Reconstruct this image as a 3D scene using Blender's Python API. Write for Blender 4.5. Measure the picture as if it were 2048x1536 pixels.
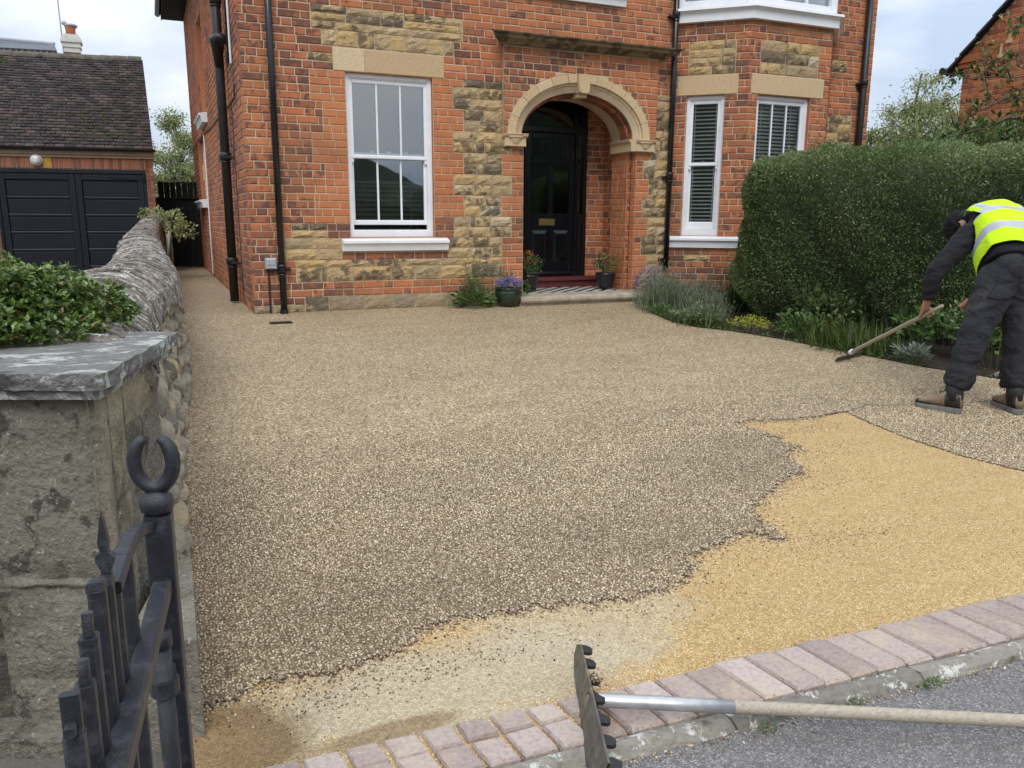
import bpy, bmesh, math, random
import numpy as np
from mathutils import Vector, Matrix
from mathutils.geometry import tessellate_polygon

for o in list(bpy.data.objects):
    bpy.data.objects.remove(o)
SC = bpy.context.scene
COL = SC.collection
rnd = random.Random(7)
R = math.radians

# ------------------------------------------------------------------ camera
def cam_axes(yaw, pitch, roll):
    cy, sy, cp, sp = math.cos(yaw), math.sin(yaw), math.cos(pitch), math.sin(pitch)
    f = Vector((sy*cp, cy*cp, -sp)); r = Vector((cy, -sy, 0)); u = r.cross(f)
    cr, sr = math.cos(roll), math.sin(roll)
    return cr*r + sr*u, cr*u - sr*r, f
CAM = Vector((-0.9803, -9.3090, 1.0492))
AR, AU, AF = cam_axes(R(23.8832), R(11.6354), R(0.2273))
cd = bpy.data.cameras.new('camera')
cam = bpy.data.objects.new('camera', cd); COL.objects.link(cam)
cd.sensor_width = 36; cd.lens = 1604.08/2048*36; cd.clip_start = 0.05; cd.clip_end = 600
m = Matrix.Identity(4)
for i in range(3):
    m[i][0] = AR[i]; m[i][1] = AU[i]; m[i][2] = -AF[i]; m[i][3] = CAM[i]
cam.matrix_world = m
SC.camera = cam
def seen_size(c, w, h):
    """rough size in the picture of a piece w by h metres at c; 0 when out of frame"""
    d = Vector(c) - CAM; z = d.dot(AF)
    if z < .3: return 0
    x = 1604*d.dot(AR)/z; y = 1604*d.dot(AU)/z
    if abs(x) > 1040 or abs(y) > 785: return 0
    return w*h/(z*z)

# ------------------------------------------------------------------ sky, sun, exposure
SUN_EL, SUN_AZ = R(48), R(205)          # azimuth clockwise from +Y: behind the camera, a little left
w = bpy.data.worlds.new('World'); SC.world = w; w.use_nodes = True
nt = w.node_tree; nt.nodes.clear()
N = nt.nodes.new; Lk = nt.links.new
out = N('ShaderNodeOutputWorld'); bg = N('ShaderNodeBackground'); bg.inputs[1].default_value = 0.10
sky = N('ShaderNodeTexSky'); sky.sky_type = 'NISHITA'; sky.sun_disc = False
sky.sun_elevation = SUN_EL; sky.sun_rotation = SUN_AZ; sky.dust_density = 2.0; sky.air_density = 1.0
tc = N('ShaderNodeTexCoord'); sep = N('ShaderNodeSeparateXYZ'); Lk(tc.outputs['Generated'], sep.inputs[0])
mp = N('ShaderNodeMapping'); mp.inputs['Scale'].default_value = (1.6, 1.6, 4.2); mp.inputs['Location'].default_value = (3.1, .4, 1.7)
mp.inputs['Rotation'].default_value = (0, R(14), 0)
Lk(tc.outputs['Generated'], mp.inputs[0])
nz = N('ShaderNodeTexNoise'); nz.inputs['Scale'].default_value = 1.5; nz.inputs['Detail'].default_value = 6; nz.inputs['Roughness'].default_value = .55
Lk(mp.outputs[0], nz.inputs['Vector'])
rp = N('ShaderNodeValToRGB'); Lk(nz.outputs['Fac'], rp.inputs[0])
rp.color_ramp.elements[0].position = .40; rp.color_ramp.elements[0].color = (.52, .63, .81, 1)
rp.color_ramp.elements[1].position = .60; rp.color_ramp.elements[1].color = (.90, .93, .97, 1)
cie = N('ShaderNodeMath'); cie.operation = 'MULTIPLY_ADD'; Lk(sep.outputs[2], cie.inputs[0]); cie.inputs[1].default_value = 11.0; cie.inputs[2].default_value = 8.0
mx0 = N('ShaderNodeMath'); mx0.operation = 'MAXIMUM'; Lk(cie.outputs[0], mx0.inputs[0]); mx0.inputs[1].default_value = 8.0
sc_ = N('ShaderNodeVectorMath'); sc_.operation = 'SCALE'; Lk(rp.outputs[0], sc_.inputs[0]); Lk(mx0.outputs[0], sc_.inputs['Scale'])
mix = N('ShaderNodeMixRGB'); mix.inputs[0].default_value = .94; Lk(sky.outputs[0], mix.inputs[1]); Lk(sc_.outputs[0], mix.inputs[2])
Lk(mix.outputs[0], bg.inputs[0]); Lk(bg.outputs[0], out.inputs[0])

sd = bpy.data.lights.new('sun', 'SUN'); sd.energy = 1.3; sd.angle = R(22); sd.color = (1, .965, .92)
sun = bpy.data.objects.new('sun', sd); COL.objects.link(sun)
sdir = Vector((math.sin(SUN_AZ)*math.cos(SUN_EL), math.cos(SUN_AZ)*math.cos(SUN_EL), math.sin(SUN_EL)))
sun.rotation_euler = sdir.to_track_quat('Z', 'Y').to_euler(); sun.location = (0, -20, 20)

SC.view_settings.view_transform = 'Standard'; SC.view_settings.look = 'None'
SC.view_settings.exposure = 0.26; SC.view_settings.gamma = 1; SC.view_settings.use_curve_mapping = False
SC.render.engine = 'CYCLES'
SC.cycles.use_denoising = True
SC.cycles.denoiser = 'OPENIMAGEDENOISE'; SC.cycles.denoising_input_passes = 'RGB_ALBEDO_NORMAL'; SC.cycles.denoising_prefilter = 'ACCURATE'
SC.cycles.max_bounces = 6; SC.cycles.transparent_max_bounces = 12
SC.cycles.use_adaptive_sampling = True; SC.cycles.adaptive_threshold = .008

# ------------------------------------------------------------------ mesh helpers
class MB:
    def __init__(s): s.v = []; s.f = []; s.t = []; s.m = []
    def add(s, verts, faces, tint=(.5, .5, .5), mi=0):
        o = len(s.v); s.v.extend([tuple(p) for p in verts]); s.t.extend([tint]*len(verts))
        s.f.extend([tuple(i+o for i in f) for f in faces]); s.m.extend([mi]*len(faces)); return s
    def box(s, a, b, tint=(.5, .5, .5), mi=0):
        (x0, y0, z0), (x1, y1, z1) = a, b
        return s.add([(x0,y0,z0),(x1,y0,z0),(x1,y1,z0),(x0,y1,z0),(x0,y0,z1),(x1,y0,z1),(x1,y1,z1),(x0,y1,z1)],
              [(0,3,2,1),(4,5,6,7),(0,1,5,4),(1,2,6,5),(2,3,7,6),(3,0,4,7)], tint, mi)
    def hexa(s, p, tint=(.5, .5, .5), mi=0):
        return s.add(p, [(0,3,2,1),(4,5,6,7),(0,1,5,4),(1,2,6,5),(2,3,7,6),(3,0,4,7)], tint, mi)
    def tube(s, pts, rad, n=8, tint=(.5, .5, .5), mi=0, cap=True, flat=1.0):
        pts = [Vector(p) for p in pts]
        if not isinstance(rad, (list, tuple)): rad = [rad]*len(pts)
        o = []; F = []; up = Vector((.123, .31, .94))
        for i, p in enumerate(pts):
            t = (pts[min(i+1, len(pts)-1)] - pts[max(i-1, 0)]).normalized()
            a = t.cross(up)
            if a.length < .05: a = t.cross(Vector((1, 0, 0)))
            a.normalize(); b = a.cross(t).normalized()
            for k in range(n):
                q = 2*math.pi*k/n; o.append(p + rad[i]*(math.cos(q)*a + flat*math.sin(q)*b))
        for i in range(len(pts)-1):
            for k in range(n):
                k2 = (k+1) % n; F.append((i*n+k, i*n+k2, (i+1)*n+k2, (i+1)*n+k))
        if cap:
            F.append(tuple(range(n-1, -1, -1))); F.append(tuple((len(pts)-1)*n+k for k in range(n)))
        return s.add(o, F, tint, mi)
    def lathe(s, prof, c, n=24, tint=(.5, .5, .5), mi=0, wob=0):
        o = []; F = []; c = Vector(c)
        for r_, z in prof:
            for k in range(n):
                q = 2*math.pi*k/n; rr = r_*(1+wob*math.sin(3*q+z*9)); o.append(c + Vector((rr*math.cos(q), rr*math.sin(q), z)))
        for i in range(len(prof)-1):
            for k in range(n):
                k2 = (k+1) % n; F.append((i*n+k, i*n+k2, (i+1)*n+k2, (i+1)*n+k))
        F.append(tuple(range(n-1, -1, -1))); F.append(tuple((len(prof)-1)*n+k for k in range(n)))
        return s.add(o, F, tint, mi)
    def poly(s, pts, z=None, tint=(.5,.5,.5), mi=0):
        return s.add(pts, [tuple(range(len(pts)))], tint, mi)
    def prism(s, pts, d, tint=(.5,.5,.5), mi=0):
        """extrude polygon pts (3D list) by vector d"""
        n = len(pts); d = Vector(d); a = [Vector(p) for p in pts]
        F = [tuple(range(n-1, -1, -1)), tuple(range(n, 2*n))] + [(i, (i+1) % n, n+(i+1) % n, n+i) for i in range(n)]
        return s.add(a + [p+d for p in a], F, tint, mi)

ROOT = {}
def finish(me, name, mats, parent, smooth):
    for mt in (mats if isinstance(mats, (list, tuple)) else [mats]): me.materials.append(mt)
    if smooth: me.polygons.foreach_set('use_smooth', [True]*len(me.polygons))
    o = bpy.data.objects.new(name, me); COL.objects.link(o)
    if parent is not None:
        o.parent = parent; ROOT[o.name] = ROOT[parent.name]
    return o
def offs(parent): return ROOT[parent.name] if parent is not None else Vector((0, 0, 0))
def build(mb, name, mats, parent=None, smooth=False, **props):
    me = bpy.data.meshes.new(name); L = offs(parent)
    if parent is None and 'at' in props: L = Vector(props['at'])
    me.from_pydata([(x-L.x, y-L.y, z-L.z) for x, y, z in mb.v], [], mb.f)
    if len(set(mb.m)) > 1: me.polygons.foreach_set('material_index', mb.m)
    at = me.attributes.new('tint', 'FLOAT_COLOR', 'POINT')
    at.data.foreach_set('color', [c for t in mb.t for c in (t[0], t[1], t[2], 1)])
    me.validate()
    o = finish(me, name, mats, parent, smooth)
    if parent is None:
        o.location = L; ROOT[o.name] = L
    for k, v in props.items():
        if k != 'at': o[k] = v
    return o
def build_np(V, F, T, name, mats, parent=None, smooth=False, mi=None, **props):
    """numpy arrays: V n*3, F m*4 (or m*3), T n*3"""
    me = bpy.data.meshes.new(name); L = offs(parent)
    V = np.asarray(V, np.float32) - np.array(L, np.float32)
    k = F.shape[1]
    me.vertices.add(len(V)); me.vertices.foreach_set('co', V.ravel())
    me.loops.add(F.size); me.loops.foreach_set('vertex_index', F.astype(np.int32).ravel())
    me.polygons.add(len(F)); me.polygons.foreach_set('loop_start', np.arange(0, F.size, k, dtype=np.int32))
    me.polygons.foreach_set('loop_total', np.full(len(F), k, np.int32))
    if mi is not None: me.polygons.foreach_set('material_index', np.asarray(mi, np.int32))
    at = me.attributes.new('tint', 'FLOAT_COLOR', 'POINT')
    at.data.foreach_set('color', np.concatenate([np.asarray(T, np.float32), np.ones((len(V), 1), np.float32)], 1).ravel())
    me.update(calc_edges=True)
    o = finish(me, name, mats, parent, smooth)
    if parent is None: ROOT[o.name] = Vector((0, 0, 0))
    for kk, v in props.items(): o[kk] = v
    return o
def thing(name, loc, label, cat, group=None):
    o = bpy.data.objects.new(name, None); COL.objects.link(o); o.location = loc; o.empty_display_size = .1
    o['label'] = label; o['category'] = cat
    if group: o['group'] = group
    ROOT[o.name] = Vector(loc); return o

# ------------------------------------------------------------------ material helpers
class G:
    def __init__(s, name):
        s.mat = bpy.data.materials.new(name); s.mat.use_nodes = True; s.t = s.mat.node_tree; s.t.nodes.clear()
        s.out = s.n('ShaderNodeOutputMaterial'); s.bsdf = s.n('ShaderNodeBsdfPrincipled'); s.t.links.new(s.bsdf.outputs[0], s.out.inputs[0])
    def n(s, ty, **k):
        x = s.t.nodes.new(ty)
        for a, b in k.items(): setattr(x, a, b)
        return x
    def set(s, sock, v):
        if hasattr(v, 'is_output'): s.t.links.new(v, sock)
        else: sock.default_value = v
    def pos(s):
        return s.n('ShaderNodeNewGeometry').outputs['Position']
    def tint(s):
        a = s.n('ShaderNodeAttribute', attribute_name='tint'); sp = s.n('ShaderNodeSeparateColor'); s.t.links.new(a.outputs['Color'], sp.inputs[0])
        return a.outputs['Color'], sp.outputs[0], sp.outputs[1], sp.outputs[2]
    def noise(s, scale, detail=4, rough=.55, vec=None, dist=0, dim='3D', w=None):
        x = s.n('ShaderNodeTexNoise', noise_dimensions=dim); x.inputs['Scale'].default_value = scale; x.inputs['Detail'].default_value = detail
        x.inputs['Roughness'].default_value = rough; x.inputs['Distortion'].default_value = dist
        s.set(x.inputs['Vector'], vec if vec is not None else s.pos())
        if w is not None: s.set(x.inputs['W'], w)
        return x.outputs['Fac']
    def voro(s, scale, vec=None, feature='F1', rnd_=1.0, out='Distance'):
        x = s.n('ShaderNodeTexVoronoi', feature=feature); x.inputs['Scale'].default_value = scale; x.inputs['Randomness'].default_value = rnd_
        s.set(x.inputs['Vector'], vec if vec is not None else s.pos()); return x if out is None else x.outputs[out]
    def ramp(s, fac, stops, interp='LINEAR'):
        x = s.n('ShaderNodeValToRGB'); s.set(x.inputs[0], fac); cr = x.color_ramp; cr.interpolation = interp
        while len(cr.elements) > 1: cr.elements.remove(cr.elements[-1])
        for i, (p, c) in enumerate(stops):
            e = cr.elements[0] if i == 0 else cr.elements.new(p)
            e.position = p; c = (c, c, c) if isinstance(c, (int, float)) else c; e.color = (*c[:3], 1)
        return x.outputs[0]
    def math(s, op, a, b=0., c=0., clamp=False):
        x = s.n('ShaderNodeMath', operation=op, use_clamp=clamp); s.set(x.inputs[0], a); s.set(x.inputs[1], b); s.set(x.inputs[2], c); return x.outputs[0]
    def mix(s, fac, a, b, blend='MIX'):
        x = s.n('ShaderNodeMixRGB', blend_type=blend); s.set(x.inputs[0], fac)
        s.set(x.inputs[1], a if hasattr(a, 'is_output') else (*a, 1)); s.set(x.inputs[2], b if hasattr(b, 'is_output') else (*b, 1)); return x.outputs[0]
    def vadd(s, a, b, op='ADD'):
        x = s.n('ShaderNodeVectorMath', operation=op); s.set(x.inputs[0], a)
        if op == 'SCALE': s.set(x.inputs['Scale'], b)
        else: s.set(x.inputs[1], b)
        return x.outputs[0]
    def vmul(s, a, v): return s.vadd(a, v, 'MULTIPLY')
    def bump(s, h, strength=.4, dist=.01):
        x = s.n('ShaderNodeBump'); x.inputs['Strength'].default_value = strength; x.inputs['Distance'].default_value = dist
        s.set(x.inputs['Height'], h); s.t.links.new(x.outputs[0], s.bsdf.inputs['Normal']); return x
    def base(s, c, rough=.7, spec=.5, metal=0):
        s.set(s.bsdf.inputs['Base Color'], c if hasattr(c, 'is_output') else (*c, 1)); s.set(s.bsdf.inputs['Roughness'], rough)
        s.bsdf.inputs['Specular IOR Level'].default_value = spec; s.bsdf.inputs['Metallic'].default_value = metal; return s.mat

def paint(name, c, rough=.4, var=.15, scale=9, bump=.05, spec=.5, dirt=None, metal=0):
    g = G(name); nz_ = g.noise(scale, 5)
    c1 = tuple(x*(1-var) for x in c); c2 = tuple(min(1, x*(1+var*.6)) for x in c)
    col = g.ramp(nz_, [(.3, c1), (.7, c2)])
    if dirt: col = g.mix(g.ramp(g.noise(scale*.6, 6, .7), [(.52, 0), (.75, dirt[3])]), col, dirt[:3])
    fine = g.noise(scale*14, 3)
    if bump: g.bump(fine, bump, .004)
    return g.base(col, g.ramp(fine, [(.3, rough*.8), (.7, min(1, rough*1.2))]), spec, metal)

def tinted(name, stops, dark=(.05, .035, .03), patch=7, rough=.85, bump=.5, bdist=.004, fine=60, speck=None, edge=.07, spec=.3, stain=None):
    """colour along stops by tint.r, dark patches of a size whose amount is tint.g"""
    g = G(name); tcol, r_, g_, b_ = g.tint(); p = g.vadd(g.pos(), g.vmul(tcol, (3.1, 5.3, 2.7)))
    c = g.ramp(r_, stops)
    f1 = g.noise(fine, 5, .65, p)
    c = g.mix(.55, c, g.ramp(f1, [(.25, .45), (.5, 1.0), (.8, 1.35)]), 'MULTIPLY')
    m1 = g.noise(patch, 5, .6, p, .4)
    th = g.math('SUBTRACT', m1, g.math('MULTIPLY_ADD', g_, -.42, .78))
    mk = g.ramp(th, [(.0, 0), (edge, 1)])
    c = g.mix(g.math('MULTIPLY', mk, .82), c, dark)
    if stain: c = g.mix(g.math('MULTIPLY', g.ramp(g.noise(stain[0], 6, .68, g.pos(), .6), [(.48, 0), (.66, 1)]), stain[2]), c, stain[1], 'MIX')
    if speck: c = g.mix(g.math('MULTIPLY', g.ramp(g.noise(speck[0], 7, .72, g.vmul(p, speck[3]) if len(speck) > 3 else p, .3), [(speck[1], 0), (speck[1]+.05, 1)]), .85), c, speck[2])
    h = g.math('ADD', f1, g.math('MULTIPLY', g.noise(fine*.25, 4, .6, p), 1.5))
    g.bump(h, bump, bdist)
    return g.base(c, rough, spec)
# ------------------------------------------------------------------ materials
M = {}
M['brick'] = tinted('brick', [(0, (.17, .075, .055)), (.3, (.32, .115, .062)), (.55, (.43, .155, .072)), (.8, (.50, .172, .070)), (1, (.53, .215, .10))], (.115, .062, .050), 13, .9, .6, .004, 70, None, .10, .3, (1.5, (.22, .125, .07), .42))
M['mortar'] = tinted('mortar', [(0, (.50, .39, .26)), (1, (.62, .49, .335))], (.30, .22, .14), 3, .95, .4, .004, 120, None, .2, .3, (1.5, (.27, .20, .13), .5))
M['stone'] = tinted('stone', [(0, (.30, .235, .165)), (.3, (.41, .30, .175)), (.6, (.48, .345, .185)), (.85, (.53, .36, .155)), (1, (.52, .42, .285))], (.085, .070, .053), 9, .95, 1.0, .012, 40, None, .11, .3, (2.2, (.22, .17, .11), .45))
M['ashlar'] = tinted('ashlar', [(0, (.47, .335, .19)), (.5, (.55, .40, .23)), (1, (.62, .48, .31))], (.33, .24, .14), 3.2, .9, .25, .004, 60)
M['hood'] = tinted('hood_stone', [(0, (.20, .155, .095)), (1, (.30, .235, .145))], (.06, .055, .035), 6, .95, .6, .006, 50)
M['white'] = paint('white_paint', (.80, .81, .83), .35, .05, 5, .03, .5, (.5, .5, .48, .25))
M['black'] = paint('black_gloss', (.012, .012, .014), .22, .3, 6, .03, .5, (.05, .05, .05, .3))
M['iron_pipe'] = paint('cast_iron', (.016, .016, .017), .45, .3, 14, .2, .5, (.06, .05, .045, .4))
M['doorblack'] = paint('door_paint', (.006, .006, .008), .16, .3, 5, .02, .5)
M['navy'] = paint('navy_paint', (.007, .009, .016), .38, .25, 4, .05, .45, (.012, .012, .015, .35))
M['board'] = paint('black_board', (.006, .0065, .007), .65, .4, 7, .15, .25, (.02, .022, .02, .4))
M['grey'] = paint('grey_plastic', (.36, .38, .41), .45, .08, 8, .03)
M['brass'] = paint('brass', (.42, .30, .12), .32, .25, 40, .1, .5, None, 1)
M['redsill'] = paint('red_paint', (.12, .025, .022), .45, .3, 10, .08, .5, (.05, .02, .018, .6))
M['interior'] = paint('room_wall', (.10, .095, .09), .9, .1, 3, 0)
M['slat'] = paint('blind_slat', (.84, .84, .82), .5, .05, 5, 0)
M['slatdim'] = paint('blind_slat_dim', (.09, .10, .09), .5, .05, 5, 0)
M['cable'] = paint('cable', (.02, .02, .02), .6, .2, 5, 0)
M['step'] = paint('step_stone', (.38, .33, .25), .85, .3, 8, .35, .3, (.16, .14, .10, .7))
M['tileb'] = paint('tile_black', (.015, .015, .017), .3, .3, 30, .03)
M['tilew'] = paint('tile_white', (.70, .69, .66), .35, .08, 30, .03)
M['ironfence'] = paint('gate_paint', (.019, .020, .027), .36, .35, 34, .45, .55, (.13, .13, .14, .6))
M['steel'] = paint('worn_steel', (.50, .50, .50), .38, .2, 30, .15, .5, (.42, .36, .26, .75), .6)
M['lutemetal'] = paint('dirty_blade', (.115, .105, .085), .5, .5, 30, .4, .5, (.36, .28, .14, .6))
M['rubber'] = paint('black_rubber', (.014, .013, .012), .5, .3, 12, .1)
g = G('wood_handle'); t = g.vmul(g.pos(), (14, 90, 90))
M['wood'] = (g.bump(g.noise(3, 5, .6, t), .25, .003), g.base(g.ramp(g.noise(2.2, 6, .65, t, .6), [(.25, (.20, .165, .12)), (.5, (.38, .33, .25)), (.8, (.52, .46, .36))]), .65))[1]

def glass(name, refl, tintc=(.80, .86, .84)):
    g = G(name); tr = g.n('ShaderNodeBsdfTransparent'); tr.inputs[0].default_value = (*tintc, 1)
    gl = g.n('ShaderNodeBsdfGlossy'); gl.inputs['Roughness'].default_value = .015; gl.inputs['Color'].default_value = (.92, .95, 1, 1)
    b = g.n('ShaderNodeBump'); b.inputs['Strength'].default_value = .06; b.inputs['Distance'].default_value = .01
    g.t.links.new(g.noise(2.4, 2), b.inputs['Height']); g.t.links.new(b.outputs[0], gl.inputs['Normal'])
    fr = g.n('ShaderNodeLayerWeight'); fr.inputs['Blend'].default_value = .28
    f2 = g.math('MULTIPLY_ADD', fr.outputs['Fresnel'], .9, refl, True)
    mx = g.n('ShaderNodeMixShader'); g.set(mx.inputs[0], f2); g.t.links.new(tr.outputs[0], mx.inputs[1]); g.t.links.new(gl.outputs[0], mx.inputs[2])
    g.t.links.new(mx.outputs[0], g.out.inputs[0]); g.t.nodes.remove(g.bsdf); return g.mat
M['glass'] = glass('window_glass', .15, (.93, .95, .94))
M['glassdoor'] = glass('door_glass', .05)

def leafmat(name, stops, rough=.45, trans=.25, spec=.4):
    g = G(name); tcol, r_, g_, b_ = g.tint()
    c = g.ramp(r_, stops)
    c = g.mix(.5, c, g.ramp(g.noise(40, 2), [(.3, .6), (.7, 1.25)]), 'MULTIPLY')
    g.base(c, rough, spec)
    if trans:
        tl = g.n('ShaderNodeBsdfTranslucent'); g.t.links.new(c, tl.inputs[0])
        mx = g.n('ShaderNodeMixShader'); mx.inputs[0].default_value = trans
        g.t.links.new(g.bsdf.outputs[0], mx.inputs[1]); g.t.links.new(tl.outputs[0], mx.inputs[2]); g.t.links.new(mx.outputs[0], g.out.inputs[0])
    return g.mat
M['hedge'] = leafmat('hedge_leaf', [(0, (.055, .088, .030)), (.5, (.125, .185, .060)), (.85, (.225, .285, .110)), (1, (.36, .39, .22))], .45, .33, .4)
M['hedgecore'] = paint('hedge_dark_fill', (.035, .046, .02), .9, .4, 20, .2)  # dark fill for the light-blocking hedge core and the hedge across the road
M['shrub'] = leafmat('shrub_leaf', [(0, (.04, .072, .016)), (.5, (.12, .19, .040)), (.9, (.23, .31, .085)), (1, (.28, .13, .05))], .32, .22, .5)
M['pale'] = leafmat('birch_leaf', [(0, (.17, .21, .075)), (.5, (.32, .37, .15)), (1, (.52, .54, .28))], .5, .4)
M['pearleaf'] = leafmat('fruit_leaf', [(0, (.035, .06, .015)), (.5, (.085, .14, .03)), (.85, (.16, .21, .05)), (1, (.42, .17, .04))], .4, .3)
M['silver'] = leafmat('silver_leaf', [(0, (.14, .17, .13)), (.5, (.24, .29, .22)), (1, (.38, .43, .36))], .6, .2)
M['lav'] = leafmat('lavender_leaf', [(0, (.10, .135, .07)), (.4, (.21, .26, .135)), (.75, (.33, .37, .23)), (1, (.30, .25, .29))], .6, .2)
M['grassl'] = leafmat('grass_blade', [(0, (.03, .055, .012)), (.5, (.07, .12, .02)), (1, (.15, .18, .05))], .45, .3)
M['lime'] = leafmat('lime_leaf', [(0, (.20, .24, .02)), (.5, (.38, .42, .04)), (1, (.55, .52, .08))], .5, .3)
M['midleaf'] = leafmat('mid_leaf', [(0, (.04, .075, .02)), (.5, (.09, .165, .042)), (1, (.18, .27, .07))], .42, .25)
M['petal'] = leafmat('blue_petal', [(0, (.13, .12, .38)), (.6, (.24, .22, .58)), (1, (.42, .40, .72))], .6, .3)
M['petalo'] = leafmat('orange_petal', [(0, (.55, .12, .04)), (.6, (.75, .26, .10)), (1, (.82, .70, .52))], .6, .3)
M['petalr'] = leafmat('red_petal', [(0, (.35, .03, .03)), (1, (.65, .15, .10))], .6, .3)
M['bark'] = paint('bark', (.10, .08, .06), .9, .4, 25, .6)
M['stem'] = paint('stem', (.09, .10, .05), .8, .3, 20, .2)
M['pot_green'] = paint('green_glaze', (.016, .030, .018), .15, .35, 7, .04, .6)
M['pot_black'] = paint('black_glaze', (.012, .012, .014), .2, .3, 8, .04, .5)

# driveway surfaces
def fresh(g, c):
    """the most recently laid resin, still wet and darker, with smoother trowelled tone further back"""
    p = g.pos(); tot = None
    for cx, cy, rx, ry in ((-.35, -6.75, 1.0, .62), (.8, -6.6, .9, .5), (1.7, -6.1, .6, .55), (2.1, -5.8, .45, .4)):
        ln = g.n('ShaderNodeVectorMath', operation='LENGTH'); g.t.links.new(g.vmul(g.vadd(p, (-cx, -cy, 0)), (1/rx, 1/ry, 0)), ln.inputs[0])
        f = g.ramp(g.math('ADD', ln.outputs['Value'], g.math('MULTIPLY_ADD', g.noise(2.5, 4, .6, p), .9, -.45)), [(.3, 1), (1.25, 0)]); tot = f if tot is None else g.math('MAXIMUM', tot, f)
    c = g.mix(g.math('MULTIPLY', tot, .24), c, (.10, .066, .035))
    t = g.noise(1.3, 3, .5, g.vmul(p, (1, 2.2, 1)), 1.0)
    return g.mix(.5, c, g.ramp(t, [(.3, .86), (.7, 1.14)]), 'MULTIPLY')
def gravel(name, cell, stops, resin, blot, bstr=.9, bdist=.006, specks=None, rough=.55, patch=None):
    g = G(name); p = g.pos(); pw = g.vadd(p, g.vadd(g.n('ShaderNodeTexNoise').outputs['Color'], .003, 'SCALE'))
    v = g.voro(1/cell, p, out=None); d = v.outputs['Distance']
    sp = g.n('ShaderNodeSeparateColor'); g.t.links.new(v.outputs['Color'], sp.inputs[0])
    c = g.ramp(sp.outputs[0], stops)
    c = g.mix(.35, c, g.ramp(g.noise(1/cell*2.3, 2, .6, p), [(.3, .5), (.7, 1.3)]), 'MULTIPLY')
    d2 = g.voro(1/cell, p, 'DISTANCE_TO_EDGE')
    c = g.mix(g.ramp(d2, [(.02, .85), (.16, 0)]), c, resin)
    b = g.noise(.9, 5, .6, p)
    c = g.mix(.6, c, g.ramp(b, blot), 'MULTIPLY')
    if patch:
        for (cx, cy, rx, ry, colr, amt) in patch:
            q = g.vmul(g.vadd(p, (-cx, -cy, 0)), (1/rx, 1/ry, 0)); ln = g.n('ShaderNodeVectorMath', operation='LENGTH'); g.t.links.new(q, ln.inputs[0])
            f = g.math('ADD', ln.outputs['Value'], g.math('MULTIPLY_ADD', g.noise(5, 5, .65, p), 1.3, -.65))
            c = g.mix(g.math('MULTIPLY', g.ramp(f, [(.65, 1), (1.15, 0)]), amt), c, g.mix(.55, colr, c, 'MULTIPLY') if amt < .5 else g.mix(.7, colr, g.ramp(sp.outputs[0], [(0, .55), (1, 1.15)]), 'MULTIPLY'))
    if specks:
        sv = g.voro(1/specks[0], p, out=None); s2 = g.n('ShaderNodeSeparateColor'); g.t.links.new(sv.outputs['Color'], s2.inputs[0])
        k = g.math('MULTIPLY', g.ramp(sv.outputs['Distance'], [(.13, 1), (.2, 0)]), g.ramp(s2.outputs[1], [(specks[1], 0), (specks[1]+.01, 1)]))
        c = g.mix(k, c, specks[2])
    if name == 'resin_gravel':
        sx = g.n('ShaderNodeSeparateXYZ'); g.t.links.new(p, sx.inputs[0])       # dark resin bed wherever the stones themselves are built
        c = g.mix(g.math('MULTIPLY', g.math('MULTIPLY_ADD', sx.outputs[1], -1.1, -5.1, True), .62), c, (.085, .056, .030)); c = fresh(g, c)
    h = g.math('ADD', g.ramp(d2, [(0, 0), (.28, 1)]), g.math('MULTIPLY', sp.outputs[1], .8))
    g.bump(h, bstr, bdist)
    return g.base(c, rough, .4)
NEW = [(0, (.088, .057, .029)), (.2, (.245, .173, .096)), (.45, (.435, .328, .196)), (.75, (.62, .49, .312)), (1, (.88, .77, .56))]
OLD = [(0, (.50, .31, .115)), (.3, (.66, .45, .185)), (.65, (.76, .545, .25)), (1, (.86, .70, .43))]
NEWF = [(p, tuple(min(.9, x*k) for x, k in zip(c, (1.05, 1.03, 1.0)))) for p, c in NEW]
M['gravel_new'] = gravel('resin_gravel', .0095, NEWF, (.17, .12, .07), [(.3, .9), (.7, 1.15)], .6, .004)
M['gravel_old'] = gravel('old_gravel', .0068, OLD, (.30, .17, .05), [(.3, .88), (.7, 1.08)], .7, .004, (.022, .86, (.16, .10, .05)), .75,
    [(-.30, -7.28, .75, .26, (.60, .50, .345), .85), (.25, -7.1, .5, .3, (.60, .50, .34), .55), (-.92, -7.32, .26, .22, (.30, .19, .085), .95), (-.5, -7.42, .25, .05, (.33, .22, .11), .8)])
def pebmat(name, stops, rough):
    g = G(name); oi = g.n('ShaderNodeObjectInfo'); c = g.ramp(oi.outputs['Random'], stops)
    c = g.mix(.4, c, g.ramp(g.noise(300, 2), [(.3, .55), (.7, 1.3)]), 'MULTIPLY'); c = fresh(g, c); return g.base(c, rough, .45)
M['peb'] = pebmat('pebble', NEW, .45)
def pebtint(name, stops, rough):
    g = G(name); _, r_, _, _ = g.tint(); c = g.ramp(r_, stops)
    c = g.mix(.4, c, g.ramp(g.noise(300, 2), [(.3, .55), (.7, 1.3)]), 'MULTIPLY'); return g.base(c, rough, .45)
M['peb_loose'] = pebtint('loose_pebble', [(0, (.06, .038, .022)), (.3, (.17, .115, .068)), (.6, (.34, .25, .16)), (.9, (.54, .43, .30)), (1, (.74, .66, .52))], .45)

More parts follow.
